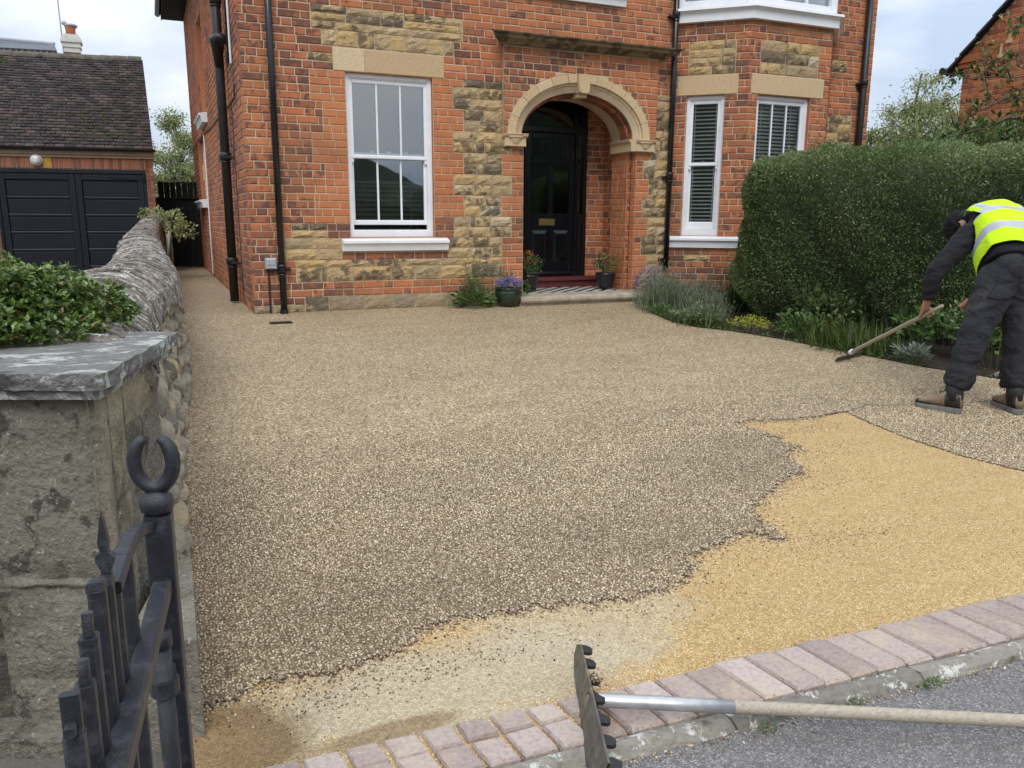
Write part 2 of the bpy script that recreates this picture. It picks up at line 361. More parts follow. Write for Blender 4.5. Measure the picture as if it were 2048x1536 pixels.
g = G('asphalt'); p = g.pos(); vv = g.voro(230, p, out=None); sp = g.n('ShaderNodeSeparateColor'); g.t.links.new(vv.outputs['Color'], sp.inputs[0])
c = g.ramp(sp.outputs[0], [(0, (.105, .098, .093)), (.4, (.16, .15, .143)), (.8, (.22, .207, .198)), (1, (.36, .34, .32))])
c = g.mix(.7, c, g.ramp(g.noise(2.2, 6, .65, p), [(.3, .7), (.7, 1.2)]), 'MULTIPLY')
g.bump(g.math('ADD', vv.outputs['Distance'], g.noise(300, 3, .5, p)), .55, .004); M['asphalt'] = g.base(c, .8, .35)
M['paver'] = tinted('paver', [(0, (.32, .25, .22)), (.5, (.40, .32, .283)), (1, (.48, .40, .355))], (.30, .23, .19), 5, .9, .8, .006, 70, (60, .62, (.60, .53, .47)), .07, .3, (5, (.52, .42, .29), .5))
M['joint'] = gravel('joint_grit', .006, [(0, (.20, .15, .10)), (.5, (.36, .28, .19)), (1, (.56, .46, .33))], (.14, .10, .07), [(.3, .8), (.7, 1.1)], .9, .005)
M['kerb'] = tinted('kerb_stone', [(0, (.19, .175, .145)), (1, (.29, .265, .22))], (.075, .07, .055), 9, .95, .9, .009, 38, (20, .55, (.60, .59, .55)))
g = G('soil'); p = g.pos(); M['soil'] = (g.bump(g.noise(60, 6, .7, p), 1, .02), g.base(g.ramp(g.noise(35, 6, .7, p), [(.3, (.02, .015, .011)), (.55, (.06, .045, .033)), (.8, (.15, .12, .095))]), .95, .2))[1]
g = G('land'); p = g.pos(); M['land'] = (g.bump(g.noise(160, 3, .6, p), .5, .004), g.base(g.mix(.5, g.ramp(g.noise(.7, 6, .6, p), [(.3, (.10, .093, .08)), (.7, (.18, .165, .14))]), g.ramp(g.noise(190, 3, .7, p), [(.3, .5), (.7, 1.5)]), 'MULTIPLY'), .95, .2))[1]
M['rubble'] = tinted('rubble_stone', [(0, (.20, .175, .135)), (.35, (.31, .27, .20)), (.8, (.38, .33, .25)), (1, (.43, .34, .20))], (.10, .085, .065), 8, .95, 1.0, .012, 30, (20, .62, (.58, .56, .50)))
M['coping'] = tinted('coping_slate', [(0, (.15, .13, .11)), (.5, (.25, .22, .19)), (1, (.36, .315, .27))], (.075, .066, .058), 18, .95, 1.0, .014, 60, (26, .545, (.70, .69, .65), (.75, 1.3, 1)))
M['pier'] = tinted('pier_render', [(0, (.15, .135, .105)), (.5, (.23, .21, .165)), (1, (.37, .32, .22))], (.05, .048, .04), 15, .95, 1.0, .010, 55, (62, .60, (.47, .45, .39)), .07, .3, (3.2, (.085, .080, .058), .75))
M['piercap'] = tinted('pier_cap_stone', [(0, (.15, .147, .135)), (1, (.21, .205, .19))], (.055, .055, .052), 7, .95, 1.0, .012, 45, (11, .53, (.47, .475, .43), (.7, 1.7, 1)))
M['tile_roof'] = tinted('roof_tile', [(0, (.032, .028, .026)), (.5, (.055, .044, .041)), (.85, (.082, .058, .054)), (1, (.11, .08, .07))], (.045, .045, .022), 1.2, .95, .6, .006, 60, (34, .615, (.66, .64, .58)))
M['moss'] = paint('ridge_mortar', (.12, .11, .085), .95, .4, 9, .6, .3, (.06, .055, .04, .7))
M['fascia'] = paint('fascia', (.33, .23, .16), .7, .12, 4, .05)
M['garbrick'] = tinted('garage_brick', [(0, (.18, .07, .045)), (.5, (.25, .095, .058)), (1, (.33, .13, .075))], (.12, .06, .04), 6, .9, .4, .004, 60)
M['garmortar'] = paint('garage_mortar', (.33, .25, .18), .95, .15, 30, .2)
M['terracotta'] = paint('terracotta', (.42, .14, .065), .8, .2, 12, .1)
M['render_white'] = paint('white_render', (.60, .57, .52), .9, .12, 9, .2, .3, (.3, .27, .23, .6))
M['slate'] = paint('slate', (.11, .115, .135), .6, .2, 9, .2)
M['lampglass'] = paint('lamp_lens', (.62, .62, .58), .12, .35, 22, .1, .6)
M['lichen'] = paint('yellow_lichen_brick', (.42, .25, .035), .9, .2, 20, .2)
M['hbrick'] = tinted('neighbour_brick', [(0, (.22, .07, .045)), (.4, (.36, .11, .05)), (.8, (.44, .15, .06)), (1, (.40, .20, .09))], (.10, .05, .04), 7, .9, .5, .004, 60)
# cloth and skin
def cloth(name, c, var=.25, dirt=None, sc=7, bump=.35):
    g = G(name); p = g.pos(); f = g.noise(sc, 5, .6, p, .5); w_ = g.noise(420, 2, .5, p)
    col = g.ramp(f, [(.3, tuple(x*(1-var) for x in c)), (.7, tuple(x*(1+var) for x in c))])
    if dirt: col = g.mix(g.ramp(g.noise(sc*.7, 5, .65, g.vadd(p, (4, 2, 1))), [(.5, 0), (.72, .6)]), col, dirt)
    g.bump(g.math('ADD', g.math('MULTIPLY', g.noise(sc*.9, 3, .5, g.vmul(p, (1, 1, 1.5)), .9), 4), g.math('MULTIPLY', w_, .1)), min(1, bump*1.3), .03)
    g.bsdf.inputs['Sheen Weight'].default_value = .03
    return g.base(col, .9, .2)
M['trouser'] = cloth('work_trousers', (.024, .0245, .029), .3, (.07, .063, .053))
M['sweat'] = cloth('sweatshirt', (.016, .0155, .018), .25)
M['beanie'] = cloth('beanie', (.006, .007, .007), .2, None, 30)
M['hivis'] = cloth('hi_vis', (.52, .80, .015), .06, None, 6, .2)
M['tape'] = paint('reflective_tape', (.40, .41, .44), .35, .06, 20, .05, .6)
M['skin'] = paint('skin', (.50, .27, .19), .5, .1, 40, .08)
M['boot'] = paint('boot_suede', (.26, .195, .13), .9, .25, 22, .3, .2, (.13, .1, .075, .7))
M['bootdark'] = paint('boot_dark', (.035, .035, .037), .7, .3, 22, .2, .3, (.14, .12, .09, .5))
M['sole'] = paint('boot_sole', (.20, .19, .175), .8, .25, 25, .2, .3, (.07, .06, .05, .6))
# ------------------------------------------------------------------ walls
CO, ZB, JT = .0825, .006, .0118       # brick course, level of the lowest bed joint, joint
def zr(n): return ZB + CO*n
class Fr:
    def __init__(s, O, S, Nn): s.O = Vector(O); s.S = Vector(S).normalized(); s.N = Vector(Nn).normalized(); s.Z = Vector((0, 0, 1))
    def p(s, a, z, d=0.): return s.O + s.S*a + s.N*d + s.Z*z
    def box(s, mb, s0, s1, z0, z1, d0, d1, tint=(.5,.5,.5), mi=0):
        """box in wall coordinates, d0 < d1 outwards"""
        P = s.p; return mb.hexa([P(s0,z0,d1),P(s1,z0,d1),P(s1,z0,d0),P(s0,z0,d0),P(s0,z1,d1),P(s1,z1,d1),P(s1,z1,d0),P(s0,z1,d0)], tint, mi)
    def rbox(s, mb, s0, s1, z0, z1, d0, d1, e=.006, tint=(.5,.5,.5), mi=0, jit=.0):
        """box with a chamfered face and open back"""
        P = s.p; j = lambda: rnd.uniform(-jit, jit)
        o = [(s0+j(), z0+j()), (s1+j(), z0+j()), (s1+j(), z1+j()), (s0+j(), z1+j())]
        q = [(1, 1), (-1, 1), (-1, -1), (1, -1)]
        v = [P(a, b, d0) for a, b in o] + [P(a, b, d1-e*.7) for a, b in o] + [P(a+e*x, b+e*y, d1+j()*.6) for (a, b), (x, y) in zip(o, q)]
        F = []
        for k in range(4):
            k2 = (k+1) % 4; F += [(k, k2, 4+k2, 4+k), (4+k, 4+k2, 8+k2, 8+k)]
        return mb.add(v, F + [(8, 9, 10, 11)], tint, mi)
    def rock(s, mb, s0, s1, z0, z1, d0, proud=.022, tint=(.5,.5,.5), mi=0, seed=0):
        """rock-faced stone: a rough swelling face inside a drafted margin"""
        r2 = random.Random(seed); nx = max(3, min(6, int((s1-s0)/.055))); ny = 3 if z1-z0 < .13 else 4
        v = []; idx = {}
        for j in range(ny+1):
            for i in range(nx+1):
                a = s0+(s1-s0)*i/nx; b = z0+(z1-z0)*j/ny; ed = i in (0, nx) or j in (0, ny)
                if not ed: a += r2.uniform(-.012, .012); b += r2.uniform(-.01, .01)
                else: a += r2.uniform(-.003, .003) if j in (0, ny) else 0
                d = r2.uniform(-.003, .003) if ed else proud*r2.uniform(.35, 1.15)
                idx[i, j] = len(v); v.append(s.p(a, b, d))
        F = [(idx[i, j], idx[i+1, j], idx[i+1, j+1], idx[i, j+1]) for j in range(ny) for i in range(nx)]
        rim = [idx[i, 0] for i in range(nx+1)] + [idx[nx, j] for j in range(1, ny+1)] + [idx[i, ny] for i in range(nx-1, -1, -1)] + [idx[0, j] for j in range(ny-1, 0, -1)]
        base = len(v)
        for k in rim: v.append(Vector(v[k]) - s.N*(-d0))
        n = len(rim)
        F += [(rim[(k+1) % n], rim[k], base+k, base+(k+1) % n) for k in range(n)]
        return mb.add(v, F, tint, mi)

def rows(fr, L, n0, n1, patches, extra=None, minus=0.):
    """bricks of a wall: (kind, s0, s1, z0, z1); patches override in order; extra(z) gives intervals left open"""
    res = []
    for n in range(n0, n1):
        zc = zr(n+.5); pa = [p for p in patches if p[3] <= n+.5 < p[4]]
        op = list(extra(zr(n)+.03)) if extra else []
        xs = sorted({0., L} | {min(L, max(0, p[1])) for p in pa} | {min(L, max(0, p[2])) for p in pa} | {min(L, max(0, q)) for o in op for q in o})
        segs = []
        for a, b in zip(xs, xs[1:]):
            if b-a < .004: continue
            mid = (a+b)/2; k = 'stock'
            for p in pa:
                if p[1] <= mid < p[2]: k = p[0]
            if any(o[0] < mid < o[1] for o in op): k = 'open'
            if segs and segs[-1][0] == k: segs[-1][2] = b
            else: segs.append([k, a, b])
        for k, a, b in segs:
            if k not in ('stock', 'red', 'dark'): continue
            cuts = [a]; off = -.5 + (0 if n % 2 else .1715) + (.03*((n*7) % 3-1)); x = off; st = True
            while x < b:
                x += .238 if st else .1165; st = not st
                xx = x + rnd.uniform(-.006, .006)
                if a+.045 < xx < b-.045 and xx-cuts[-1] > .045: cuts.append(xx)
            cuts.append(b)
            for c0, c1 in zip(cuts, cuts[1:]): res.append((k, c0+(JT/2 if c0 > 0 else 0), c1-(JT/2 if c1 < L else 0), zr(n), zr(n+1)-JT))
    return res
def shade(s, z): return min(1, .34+.22*math.sin(s*3.1+z*2.2)+.22*math.sin(s*1.3-z*4.7+2)+(.42 if .3 < s < .9 and .9 < z < 2.9 else .22 if s < .9 else 0))
def btint(k, s, z):
    if k == 'red': return (rnd.uniform(.70, .95), rnd.choice([0, 0, .05, .15, .3]), rnd.random())
    if k == 'dark': return (rnd.uniform(0, .35), rnd.uniform(.3, .8), rnd.random())
    f = shade(s, z); u = rnd.random()
    return (min(1, max(0, rnd.gauss(.67-.34*f*(u < .85), .16))), max(0, min(1, rnd.gauss(.36+.42*f, .22))), rnd.random())
def brick_mb(fr, q, mat_i=0):
    k, a, b, z0, z1 = q; mb = MB(); dz = rnd.uniform(-.0015, .0015)
    fr.rbox(mb, a, b, z0+dz, z1+dz, -.02, rnd.uniform(-.0015, .002), .007 if k == 'stock' else .005, btint(k, a, z0), mat_i, .002 if k == 'stock' else .001); return mb
def stones(s0, s1, z0, z1, nrow, lmin=.14, lmax=.40):
    o = []; h = (z1-z0)/nrow
    for r_ in range(nrow):
        x = s0
        while x < s1-.01:
            l = rnd.uniform(lmin, lmax)
            if s1-x-l < lmin*.7: l = s1-x
            o.append((x+JT/2, x+l-JT/2, z0+h*r_+JT/2, z0+h*(r_+1)-JT/2)); x += l
    return o
def core(mb, fr, L, z1, holes, d=-.008, z0=-.12, reveal=.12, rm=1):
    """mortar face of a wall with rectangular holes and their reveals"""
    xs = sorted({0, L} | {h[0] for h in holes} | {h[1] for h in holes}); zs = sorted({z0, z1} | {h[2] for h in holes} | {h[3] for h in holes})
    for a, b in zip(xs, xs[1:]):
        for c, e in zip(zs, zs[1:]):
            if any(h[0] < (a+b)/2 < h[1] and h[2] < (c+e)/2 < h[3] for h in holes): continue
            mb.add([fr.p(a,c,d), fr.p(b,c,d), fr.p(b,e,d), fr.p(a,e,d)], [(0,1,2,3)], (rnd.random()*.3+.35, .2, .5))
    for h in holes:
        if len(h) > 4 and not h[4]: continue
        a, b, c, e = h[:4]; r_ = d-reveal
        for P in ([(a,c),(a,e)], [(b,e),(b,c)], [(a,e),(b,e)], [(b,c),(a,c)]):
            (p, q), (p2, q2) = P
            mb.add([fr.p(p,q,d), fr.p(p2,q2,d), fr.p(p2,q2,r_), fr.p(p,q,r_)], [(0,1,2,3)], (.6, .3, .5), rm)

HOUSE = thing('brick_house', (0, 0, 0), 'two-storey red brick house with ochre stone panels, arched porch and black front door', 'house')
FF = Fr((0, 0, 0), (1, 0, 0), (0, -1, 0))
FA = Fr((3.005, -.06, 0), (1, 0, 0), (0, -1, 0))          # the porch front stands 6 cm proud
FS = Fr((0, 0, 0), (0, 1, 0), (-1, 0, 0))                 # side wall
BA, BB = Vector((5.47, 0, 0)), Vector((6.15, -.64, 0)); BD = (BB-BA).normalized()
FL = Fr(BA, BD, (BD.y, -BD.x, 0)); LL = (BB-BA).length     # bay, canted left face
FB = Fr(BB, (1, 0, 0), (0, -1, 0)); LB = 1.35              # bay, front face
FR_ = Fr((7.5, -.64, 0), (.64, .64, 0), (.707, -.707, 0)); LR = .905
AX, AZ, A1, B1 = 4.055, 2.06, 1.015, .75                   # arch: centre, springing, outer half axes
def arch_gap(z, a=A1, b=B1):
    if z < 2.06: return [(3.288, 4.905)]
    if z < AZ+b: return [(AX-a*math.sqrt(1-((z-AZ)/b)**2), AX+a*math.sqrt(1-((z-AZ)/b)**2))]
    return []

SP = []   # stones: (frame, s0, s1, z0, z1)
def addst(fr, lst): SP.extend([(fr,)+q for q in lst])
# --- front wall map (n counts courses)
pf = [('x', .0, .56, 0, 1), ('x', .56, 3.13, 0, 2), ('x', .48, 3.0, 4, 7), ('dark', 1.0, 2.28, 7, 8), ('x', .36, 1.0, 7, 10), ('x', .45, .85, 10, 12), ('x', 1.0, 2.285, 8, 10)]
addst(FF, stones(.0, .56, .0, zr(1), 1, .18, .3)); addst(FF, stones(.56, 3.13, .0, zr(2), 1, .25, .55))
addst(FF, stones(.48, 3.0, zr(4), zr(6), 1, .26, .5)); addst(FF, stones(.48, 3.0, zr(6), zr(7), 1, .14, .5))
addst(FF, stones(.36, 1.0, zr(7), zr(10), 2, .2, .4)); addst(FF, stones(.45, .85, zr(10), zr(12), 2, .18, .4))
pf += [('dark', .85, 1.112, 10, 12)]
for n in range(12, 32): pf.append(('red', .72 if (n//4) % 2 else .85, 1.112, n, n+1))
for b in range(8):
    n0, n1 = 10+3*b, min(32, 13+3*b); l0 = 2.50 if b % 2 else 2.37
    r0 = 3.005 if n0 >= 23 else (3.13 if b % 2 == 0 else 3.0)
    pf += [('dark' if b == 0 else 'red', 2.124, l0, n0, n1), ('x', l0, r0, n0, n1)]
    if n0 < 22: pf.append(('red' if b % 2 else 'stock', r0, 3.288, n0, n1))
    addst(FF, stones(l0, r0, zr(n0), zr(n1), 2 if n1-n0 == 3 else 1, .15, .34))
pf += [('x', 2.285, 3.0, 7, 10)]; addst(FF, stones(2.285, 3.0, zr(7), zr(10), 2, .16, .36))
pf += [('open', 1.112, 2.124, 10, 32), ('x', .985, 2.265, 32, 35), ('x', .87, 2.39, 35, 37), ('x', .76, 2.50, 37, 40), ('x', .70, .985, 33, 34)]
addst(FF, stones(.70, .985, zr(33), zr(34), 1, .28, .3))
addst(FF, stones(.87, 2.39, zr(35), zr(37), 1, .16, .32)); addst(FF, stones(.76, 2.50, zr(37), zr(38), 1, .2, .38)); addst(FF, stones(.76, 2.50, zr(38), zr(40), 2, .2, .42))
for b in range(11):                                        # right of the porch
    n0, n1 = 1+3*b, min(32, 4+3*b); e = 5.12 if b % 2 else 5.03
    if n0 >= 23: e = 5.165
    pf += [('red' if b % 2 else 'stock', 4.905, e, n0, n1), ('x', e, 5.45, n0, n1)]
    addst(FF, stones(e, 5.45, zr(n0), zr(n1), 2 if n1-n0 == 3 else 1, .14, .3))
pf += [('open', 3.005, 5.165, 23, 37), ('open', 3.288, 4.905, -1, 23), ('open', 5.47, 8.14, -1, 60)]
pf += [('x', 8.14, 8.62, 20, 31), ('x', 8.14, 8.44, 38, 40)]
addst(FF, stones(8.14, 8.62, zr(20), zr(31), 7, .2, .3)); addst(FF, stones(8.14, 8.44, zr(38), zr(40), 2, .14, .3))
# --- bay maps
pl_ = [('open', .156, .645, 10, 32), ('x', -.1, 2, 8, 10), ('x', .03, .80, 32, 35), ('x', .165, .755, 35, 40), ('x', .22, .56, 6, 7), ('open', -.1, 2, 43, 99)]
addst(FL, stones(.165, .755, zr(35), zr(40), 4, .12, .3)); addst(FL, stones(.22, .56, zr(6), zr(7), 1, .14, .2))
pb = [('open', .16, 1.05, 10, 32), ('x', -.1, 2, 8, 10), ('x', .045, 1.26, 32, 35), ('x', .17, 1.145, 35, 40), ('open', -.1, 2, 43, 99)]
addst(FB, stones(.17, 1.145, zr(35), zr(40), 3, .22, .45))
pr = [('x', -.1, 2, 8, 10), ('open', -.1, 2, 43, 99)]
# --- porch front bricks
pa = [('x', 0, .29, 23, 25), ('x', 1.83, 2.16, 23, 25)]
ga = lambda z: [(a-3.005, b-3.005) for a, b in arch_gap(z)]
# --- side wall
SIDEW = [(5.35, 6.55, 2.75, 4.35), (6.75, 8.45, 1.40, 2.55)]
ps = [('open', a, b, (c-ZB)/CO, (e-ZB)/CO) for a, b, c, e in SIDEW] + [('x', 3.05, 3.45, 22, 24)]
addst(FS, stones(3.05, 3.45, zr(22), zr(24), 1, .3, .5))

bricks = []
for fr, L, n0, n1, pt, ex in ((FF, 8.93, 0, 56, pf, None), (FA, 2.16, 23, 37, pa, ga), (FL, LL, 0, 43, pl_, None), (FB, LB, 0, 43, pb, None), (FR_, LR, 0, 43, pr, None), (FS, 10.4, 0, 62, ps, None)):
    for q in rows(fr, L, n0, n1, pt, ex): bricks.append((fr, q))
def bsz(it):
    fr, q = it; c = fr.p((q[1]+q[2])/2, (q[3]+q[4])/2); v = (CAM-c).normalized()
    if fr is FB and c.z < 1.7 or fr is FR_ or fr is FS and c.y > 3: return 0
    return seen_size(c, (q[2]-q[1])*max(0, v.dot(fr.N)), q[4]-q[3])
bricks.sort(key=bsz, reverse=True)
NB = 300
for fr, q in bricks[:NB]: build(brick_mb(fr, q), 'brick', M['brick'], HOUSE)
rest = MB()
for fr, q in bricks[NB:]:
    b_ = brick_mb(fr, q); rest.add(b_.v, b_.f, b_.t[0])
build(rest, 'brickwork', M['brick'], HOUSE, kind='stuff')
SP.sort(key=lambda q: seen_size(q[0].p((q[1]+q[2])/2, (q[3]+q[4])/2), q[2]-q[1], q[4]-q[3]), reverse=True)
for i, (fr, a, b, z0, z1) in enumerate(SP[:300]):
    mb = MB(); low = z1 < .18
    t = (rnd.uniform(0, .25) if low else rnd.choice([rnd.uniform(.25, 1), rnd.uniform(.5, .9)]), rnd.choice([.2, .4, .6, .8, .95]), rnd.random())
    fr.rock(mb, a, b, z0, z1, -.03, rnd.uniform(.010, .024), t, 0, i); build(mb, 'stone', M['stone'], HOUSE)

# --- mortar cores
cm = MB(); OPEN = (1.112, 2.124, .83, zr(32)-.01)
core(cm, FF, 8.93, 5.2, [OPEN, (3.288, 4.905, -.12, 1.93, False), (3.06, 5.06, 1.93, 2.82, False), (5.52, 8.09, .2, 3.4, False), (5.52, 8.09, 3.72, 5.1, False), (3.30, 4.52, 3.80, 5.1)])
core(cm, FL, LL, 3.53, [(.156, .645, .83, zr(32)-.01)]); core(cm, FB, LB, 3.53, [(.16, 1.05, .83, zr(32)-.01)]); core(cm, FR_, LR, 3.53, [])
core(cm, FS, 10.4, 5.2, SIDEW)
# porch front plate with the elliptic cut
K = 36; d = -.008
for i in range(K):
    q0, q1 = math.pi*i/K, math.pi*(i+1)/K
    e0 = (AX-3.005+A1*math.cos(q0), AZ+B1*math.sin(q0)); e1 = (AX-3.005+A1*math.cos(q1), AZ+B1*math.sin(q1))
    cm.add([FA.p(e0[0], e0[1], d), FA.p(e0[0], 3.07, d), FA.p(e1[0], 3.07, d), FA.p(e1[0], e1[1], d)], [(0, 1, 2, 3)], (.5, .2, .5))
for a, b in ((0, AX-3.005-A1), (AX-3.005+A1, 2.16)): cm.add([FA.p(a, 1.905, d), FA.p(b, 1.905, d), FA.p(b, 3.07, d), FA.p(a, 3.07, d)], [(0, 1, 2, 3)], (.5, .2, .5))
for a in (0.001, 2.159): cm.add([FA.p(a, 1.905, d), FA.p(a, 3.07, d), FA.p(a, 3.07, -.06), FA.p(a, 1.905, -.06)], [(0, 1, 2, 3)], (.5, .2, .5))
# unseen sides of the house
cm.add([(8.93, .008, -.1), (8.93, 10.4, -.1), (8.93, 10.4, 5.2), (8.93, .008, 5.2)], [(0, 1, 2, 3)])
cm.add([(0, 10.4, -.1), (8.93, 10.4, -.1), (8.93, 10.4, 5.2), (0, 10.4, 5.2)], [(3, 2, 1, 0)])
build(cm, 'mortar', [M['mortar'], M['brick']], HOUSE)

# --- lintels
def slab(fr, s0, s1, z0, z1, dd, name, tint, e=.006, mat='ashlar'):
    mb = MB(); fr.rbox(mb, s0, s1, z0, z1, -.10, dd, e, tint); return build(mb, name, M[mat], HOUSE)
slab(FF, .985, 1.335, zr(32)-.005, zr(35)-JT, .004, 'lintel_patch', (.95, .0, .3))
slab(FF, 1.337, 2.265, zr(32)-.005, zr(35)-JT, .003, 'lintel', (.25, .35, .6))
slab(FL, .03, .795, zr(32)-.005, zr(35)-JT, .004, 'lintel', (.5, .15, .2)); slab(FB, .05, 1.255, zr(32)-.005, zr(35)-JT, .004, 'lintel', (.6, .25, .8))

# --- arch: stone ring, keystone, brick rings, imposts
def arc_piece(fr, q0, q1, a0, b0, a1, b1, d0, d1, name, mat, tint, n=4, lip=None):
    mb = MB(); v = []; cx = AX - fr.O.x; tint = tint or (.5, .5, .5)
    for i in range(n+1):
        q = q0+(q1-q0)*i/n; c, s_ = math.cos(q), math.sin(q)
        prof = [(a1, b1, d0), (a1, b1, d1), (a0, b0, d1), (a0, b0, d0)] if not lip else [(a1, b1, d0), (a1, b1, d1-.006), (a1-.006, b1-.006, d1), (a0+lip, b0+lip, d1), (a0+lip-.008, b0+lip-.008, d1-.026), (a0+.012, b0+.012, d1-.032), (a0, b0, d1-.05), (a0, b0, d0)]
        v += [fr.p(cx+a*c, AZ+b*s_, dd) for a, b, dd in prof]
    k = len(v)//(n+1); F = [(i*k+j, i*k+(j+1) % k, (i+1)*k+(j+1) % k, (i+1)*k+j) for i in range(n) for j in range(k)]
    F += [tuple(range(k-1, -1, -1)), tuple(n*k+j for j in range(k))]
    mb.add(v, F, tint); return mb
qs = [0, .30, .62, .88, 1.12, 1.36, 1.49]
for sgn in (0, 1):
    for i in range(6):
        a, b = qs[i]+.003, qs[i+1]-.003
        if sgn: a, b = math.pi-b, math.pi-a
        build(arc_piece(FA, a, b, .865, .60, 1.012, .745, -.05, .012+rnd.uniform(-.002, .002), 'arch_stone', 'ashlar', None, 5, .044), 'arch_stone', M['ashlar'], HOUSE)
for o in HOUSE.children:
    if o.name.startswith('arch_stone'):
        t = (rnd.uniform(.45, .85), rnd.uniform(0, .3), rnd.random(), 1); o.data.attributes['tint'].data.foreach_set('color', list(t)*len(o.data.vertices))
mb = MB(); cx = AX-3.005+.005                                # keystone with its drop under the arch
mb.prism([FA.p(cx-.085, 2.80, -.05), FA.p(cx-.07, 2.585, -.05), FA.p(cx+.07, 2.585, -.05), FA.p(cx+.085, 2.80, -.05)][::-1], FA.N*.10, (.55, .35, .2))
mb.prism([FA.p(cx-.068, 2.635, .05), FA.p(cx-.062, 2.60, .05), FA.p(cx-.04, 2.575, .05), FA.p(cx+.04, 2.575, .05), FA.p(cx+.062, 2.60, .05), FA.p(cx+.068, 2.635, .05)][::-1], FA.N*.012, (.5, .3, .4))
FA.box(mb, cx-.06, cx+.06, 2.53, 2.60, -.20, -.005, (.45, .3, .5))
build(mb, 'keystone', M['ashlar'], HOUSE)
FO = Fr((3.005, .015, 0), (1, 0, 0), (0, -1, 0))
def ring(a0, b0, a1, b1, d0, d1, n):                        # one order of the brick arch, each brick an object
    L_ = math.pi/n
    for i in range(n): build(arc_piece(FO, L_*i+.006, L_*(i+1)-.006, a0, b0, a1, b1, d0, d1, '', '', None, 1), 'arch_brick', M['brick'], HOUSE)
ring(.79, .525, .90, .635, -.12, -.006, 36); ring(.755, .49, .80, .535, -.235, -.07, 34)
for o in HOUSE.children:
    if o.name.startswith('arch_brick'):
        t = (rnd.uniform(.05, .6), rnd.uniform(.1, .8), rnd.random(), 1); o.data.attributes['tint'].data.foreach_set('color', list(t)*len(o.data.vertices))
mb = MB(); n = 30; v = []                                    # vault behind the rings, and mortar between the ring bricks
for i in range(n+1):
    q = math.pi*i/n; c, s_ = math.cos(q), math.sin(q)
    for a, b, y in ((.87, .605, -.03), (.797, .532, .005), (.797, .532, .10), (.765, .50, .10), (.765, .50, .5), (1.0, .735, .5), (1.0, .735, 1.0)): v.append((AX+a*c, y, AZ+b*s_))
mb.add(v, [(i*7+j, i*7+j+1, (i+1)*7+j+1, (i+1)*7+j) for i in range(n) for j in range(6)], (.5, .3, .5)); build(mb, 'porch_vault', M['mortar'], HOUSE)

def impost(s0, s1, side):
    mb = MB(); mb2 = mb
    FA.rbox(mb, s0, s1, 1.915, 2.02, -.10, .004, .004, (.7, .1, .4))
    for z0, z1, e in ((2.02, 2.032, .012), (2.032, 2.05, .028), (2.05, 2.062, .036)): FA.rbox(mb, s0-(.0 if side else .02), s1+.02, z0, z1, -.10, e, .003, (.6, .2, .5))
    cx = (s0+s1)/2; pts = []                                   # hanging half-round corbel
    for r_, z in ((.10, 2.032), (.10, 2.018), (.075, 2.012), (.06, 1.985), (.04, 1.955), (.012, 1.935)): pts.append((r_, z))
    v = []; m_ = 10
    for r_, z in pts:
        for k in range(m_+1): q = math.pi*k/m_; v.append(FA.p(cx+r_*math.cos(q), z, .004+r_*.42*math.sin(q)))
    mb.add(v, [(i*(m_+1)+k, (i+1)*(m_+1)+k, (i+1)*(m_+1)+k+1, i*(m_+1)+k+1) for i in range(len(pts)-1) for k in range(m_)], (.6, .3, .3))
    return build(mb, 'impost', M['ashlar'], HOUSE)
impost(.005, .285, 0); impost(1.86, 2.14, 1)
mb = MB()                                                    # impost returning into the porch on the right
for z0, z1, e in ((1.915, 2.02, 0), (2.02, 2.032, .012), (2.032, 2.05, .026), (2.05, 2.062, .034)): mb.box((4.80-e if e else 4.795, -.05, z0), (4.90, .48, z1), (.65, .2, .4))
build(mb, 'impost', M['ashlar'], HOUSE)

# --- porch inside: jambs in two orders, side walls, back wall
PJ = Fr((4.905, 0.0, 0), (0, 1, 0), (-1, 0, 0)); PJ2 = Fr((4.845, .115, 0), (0, 1, 0), (-1, 0, 0)); PI = Fr((4.93, .50, 0), (0, 1, 0), (-1, 0, 0))
PB = Fr((3.20, .86, 0), (1, 0, 0), (0, -1, 0)); PJL = Fr((3.288, .115, 0), (0, -1, 0), (1, 0, 0)); PIL = Fr((3.24, .86, 0), (0, -1, 0), (1, 0, 0))
for fr, L, n1 in ((PJ, .115, 23), (PJ2, .385, 23), (PI, .36, 33), (PJL, .115, 23)):
    for q in rows(fr, L, 1, n1, [('red', -1, 9, -1, 99)] if fr is not PI else []):
        build(brick_mb(fr, q), 'porch_brick', M['brick'], HOUSE) if fr is not PJL else None
mb = MB()
for q in rows(PB, 1.75, 1, 34, [('open', .30, 1.405, -1, 99)]): b_ = brick_mb(PB, q); mb.add(b_.v, b_.f, b_.t[0])
for q in rows(PIL, .74, 1, 34, []): b_ = brick_mb(PIL, q); mb.add(b_.v, b_.f, b_.t[0])
PS = Fr((4.845, .115, 0), (1, 0, 0), (0, -1, 0))
for q in rows(PS, .06, 1, 23, []): b_ = brick_mb(PS, q); mb.add(b_.v, b_.f, b_.t[0])
build(mb, 'porch_brickwork', M['brick'], HOUSE, kind='stuff')
mb = MB()
for fr, L, z1 in ((PJ, .115, 1.93), (PJ2, .385, 1.93), (PI, .36, 2.9), (PIL, .74, 2.9), (PS, .06, 1.93), (PJL, .115, 1.93)): core(mb, fr, L, z1, [])
core(mb, PB, 1.75, 2.9, [(.30, 1.405, -.12, 2.72, False)])
mb.add([(4.845, .5, 0), (4.93, .5, 0), (4.93, .5, 2.9), (4.845, .5, 2.9)], [(3, 2, 1, 0)]); mb.add([(3.2, .1, 2.82), (4.95, .1, 2.82), (4.95, .9, 2.82), (3.2, .9, 2.82)], [(0, 1, 2, 3)])
